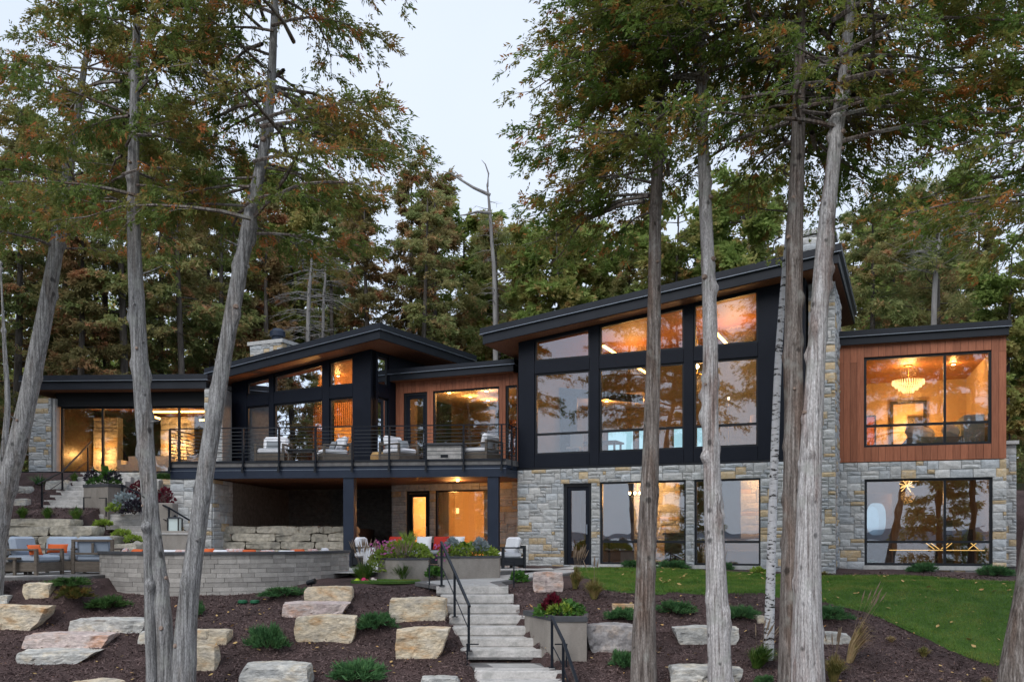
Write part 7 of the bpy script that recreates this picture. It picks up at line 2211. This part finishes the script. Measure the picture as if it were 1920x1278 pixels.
for k, b in enumerate(BT):
    bg_tree(*b, rot=k * 1.37, sx=[1., 1.12, .92][k % 3])

# more of the wood, left of the picture and on the shore to the right: mirrored in the glass
OUT = [('olive', -20, 27, 14), ('dark', -20, 23, 15), ('rust', -21.5, 29, 15), ('olive', -23, 18.5, 16), ('dark', -25.5, 25, 16), ('rust2', -22.5, 33.5, 12), ('olive', -19.5, 13, 17), ('dark', -28, 20, 17), ('dark', -24, 34, 15), ('thin', 9.8, 8.5, 17), ('olive', 7.4, 3.5, 17), ('thin', 12.5, 12.5, 16), ('olive', -13, 2, 17), ('dark', -17.2, 19, 14), ('dark', -21, 15.5, 15), ('olive', -25, 13.5, 16), ('dark', -30, 15, 16), ('dark', -31, 9.5, 17), ('olive', -36, 6, 17)]
for k, (key, X, D, h) in enumerate(OUT):
    tr, bm, cr_, H = BGD[key]; z = tz(X, D)
    T = empty('forest_tree', (X, D, z), 'cedar standing outside the picture, mirrored in the window glass', 'tree', 'cedars outside the picture')
    for nm, me in (('trunk', tr), ('branches', bm), ('crown', cr_)):
        o = link(nm, me, T, (X, D, z)); s_ = h / H; o.scale = (s_, s_, s_); o.rotation_euler = (0, 0, k * 2.1)

def bare_tree(name, label, px, widths, D, seed, nb, R_, z_lo, z_hi, m='bark_dead', droop=.3, sub=3):
    path = [P(x, y, D) for x, y in px]; rads = [w * D / FPX / 2 * .72 for w in widths]
    base = Vector((path[0].x, D, tz(path[0].x, D)))
    path[0].z = min(path[0].z, base.z - .1)
    T = empty(name, base, label, 'tree')
    V, F, cen, rr, kn = trunk_mesh(path, rads, seed, seg=10, rings=50, ridges=.03)
    np_obj('trunk', V, F, M[m], T, smooth=True, base=base)
    f = interp_path(cen); rnd = random.Random(seed); mb = MB()
    for b in range(nb):
        z = z_lo + (z_hi - z_lo) * rnd.random(); c = f(z); a = rnd.uniform(0, 6.28); L = R_ * rnd.uniform(.5, 1.1)
        h = Vector((math.cos(a), math.sin(a), 0)); pts = [c + h * L * t + Vector((0, 0, L * (.25 * t - droop * t * t))) + Vector((rnd.uniform(-.12, .12), 0, rnd.uniform(-.14, .14))) * t for t in (0, .33, .66, 1)]
        mb.tube(pts, [.02, .014, .008, .003], 4, cap=False)
        for k in range(sub):
            i = rnd.choice((1, 2)); p = pts[i]; e = p + (h * .5 + Vector((-h.y, h.x, 0)) * rnd.choice((-1, 1)) * .7 + Vector((0, 0, rnd.uniform(-.5, .2)))) * L * .35
            mb.tube([p, e], [.008, .003], 3, cap=False)
    mb.build('branches', M[m], T, base=base)
    return T
sn = bare_tree('dead_snag', 'dead grey snag with bare arms against the sky right of the rusty pair', [(930, 700), (928, 560), (922, 450), (917, 380), (913, 345)], [15, 12, 9, 7, 3], 43, 71, 34, 1.1, zrow(640, 43), zrow(360, 43))
mb = MB()
mb.tube([P(919, 366, 43), P(888, 352, 43), P(862, 336, 43.2), P(846, 325, 43.3), P(830, 321, 43.3)], [.09, .07, .055, .035, .012], 6)
mb.tube([P(862, 336, 43.2), P(858, 326, 43.2), P(852, 320, 43.2)], [.03, .02, .008], 4)
mb.tube([P(921, 400, 43), P(895, 397, 42.8), P(872, 403, 42.6), P(860, 404, 42.5)], [.08, .06, .04, .012], 6)
mb.tube([P(914, 350, 43), P(916, 325, 43), P(910, 308, 43), P(903, 300, 43)], [.06, .04, .025, .008], 5)
mb.build('arm', M['bark_dead'], sn)
bare_tree('bare_tree', 'leafless grey tree with fine drooping twigs above the pavilion roof', [(576, 700), (578, 600), (584, 500), (586, 440)], [14, 11, 8, 4], 41, 72, 60, 1.9, zrow(640, 41), zrow(450, 41), droop=.45, sub=4)
bare_tree('bare_tree', 'leafless grey tree of fine twigs just right of the other bare one', [(603, 700), (606, 600), (610, 520), (611, 470)], [10, 8, 6, 3], 43, 73, 46, 1.7, zrow(640, 43), zrow(480, 43), droop=.45, sub=4)
bare_tree('bare_tree', 'leafless tree with curved pale twigs above the cedar box roof', [(1748, 700), (1752, 560), (1764, 440), (1768, 400)], [16, 14, 10, 5], 36.5, 74, 40, 2.3, zrow(520, 36.5), zrow(420, 36.5), m='bark_dead', droop=-.05, sub=3)

# far mass of the wood, reads as one
rng = np.random.default_rng(77)
n = 110000
ang = rng.uniform(-.78, .78, n); rad = rng.uniform(54, 78, n)
X_ = rad * np.tan(ang) * .85; D_ = rad
top = 13.5 + 3.0 * np.sin(X_ * .33) + 2.0 * np.sin(X_ * .9 + 1) + np.where(X_ < -14, 3, 0) - np.where((X_ > -6) & (X_ < 3), 2.5, 0)
zz = 2.2 + (top - 2.2) * rng.random(n) ** 1.1
p = np.stack([X_, D_, zz], 1); d = unit(rng.normal(0, .6, (n, 3)) + np.array([0, 0, -.4]))
V, F = kites(p, d, rng.uniform(.4, .85, n), rng.uniform(.18, .36, n), rng)
tag(np_obj('far_wood', V, F, M['bg_green']), 'far wood reading as one mass behind the nearer trees', kind='stuff')
n = 40000
X_ = rng.uniform(-34, 34, n); D_ = rng.uniform(41, 52, n)
zz = terrain(X_, D_) + (1.6 + 1.2 * np.sin(X_ * .6) + 2.2 * (X_ < -6)) * rng.random(n)
p = np.stack([X_, D_, zz], 1); d = unit(rng.normal(0, .6, (n, 3)) + np.array([0, 0, .3]))
V, F = kites(p, d, rng.uniform(.2, .45, n), rng.uniform(.1, .2, n), rng)
tag(np_obj('undergrowth', V, F, M['bg_dark']), 'dense dark undergrowth at the foot of the wood', kind='stuff')
place_stones(300)
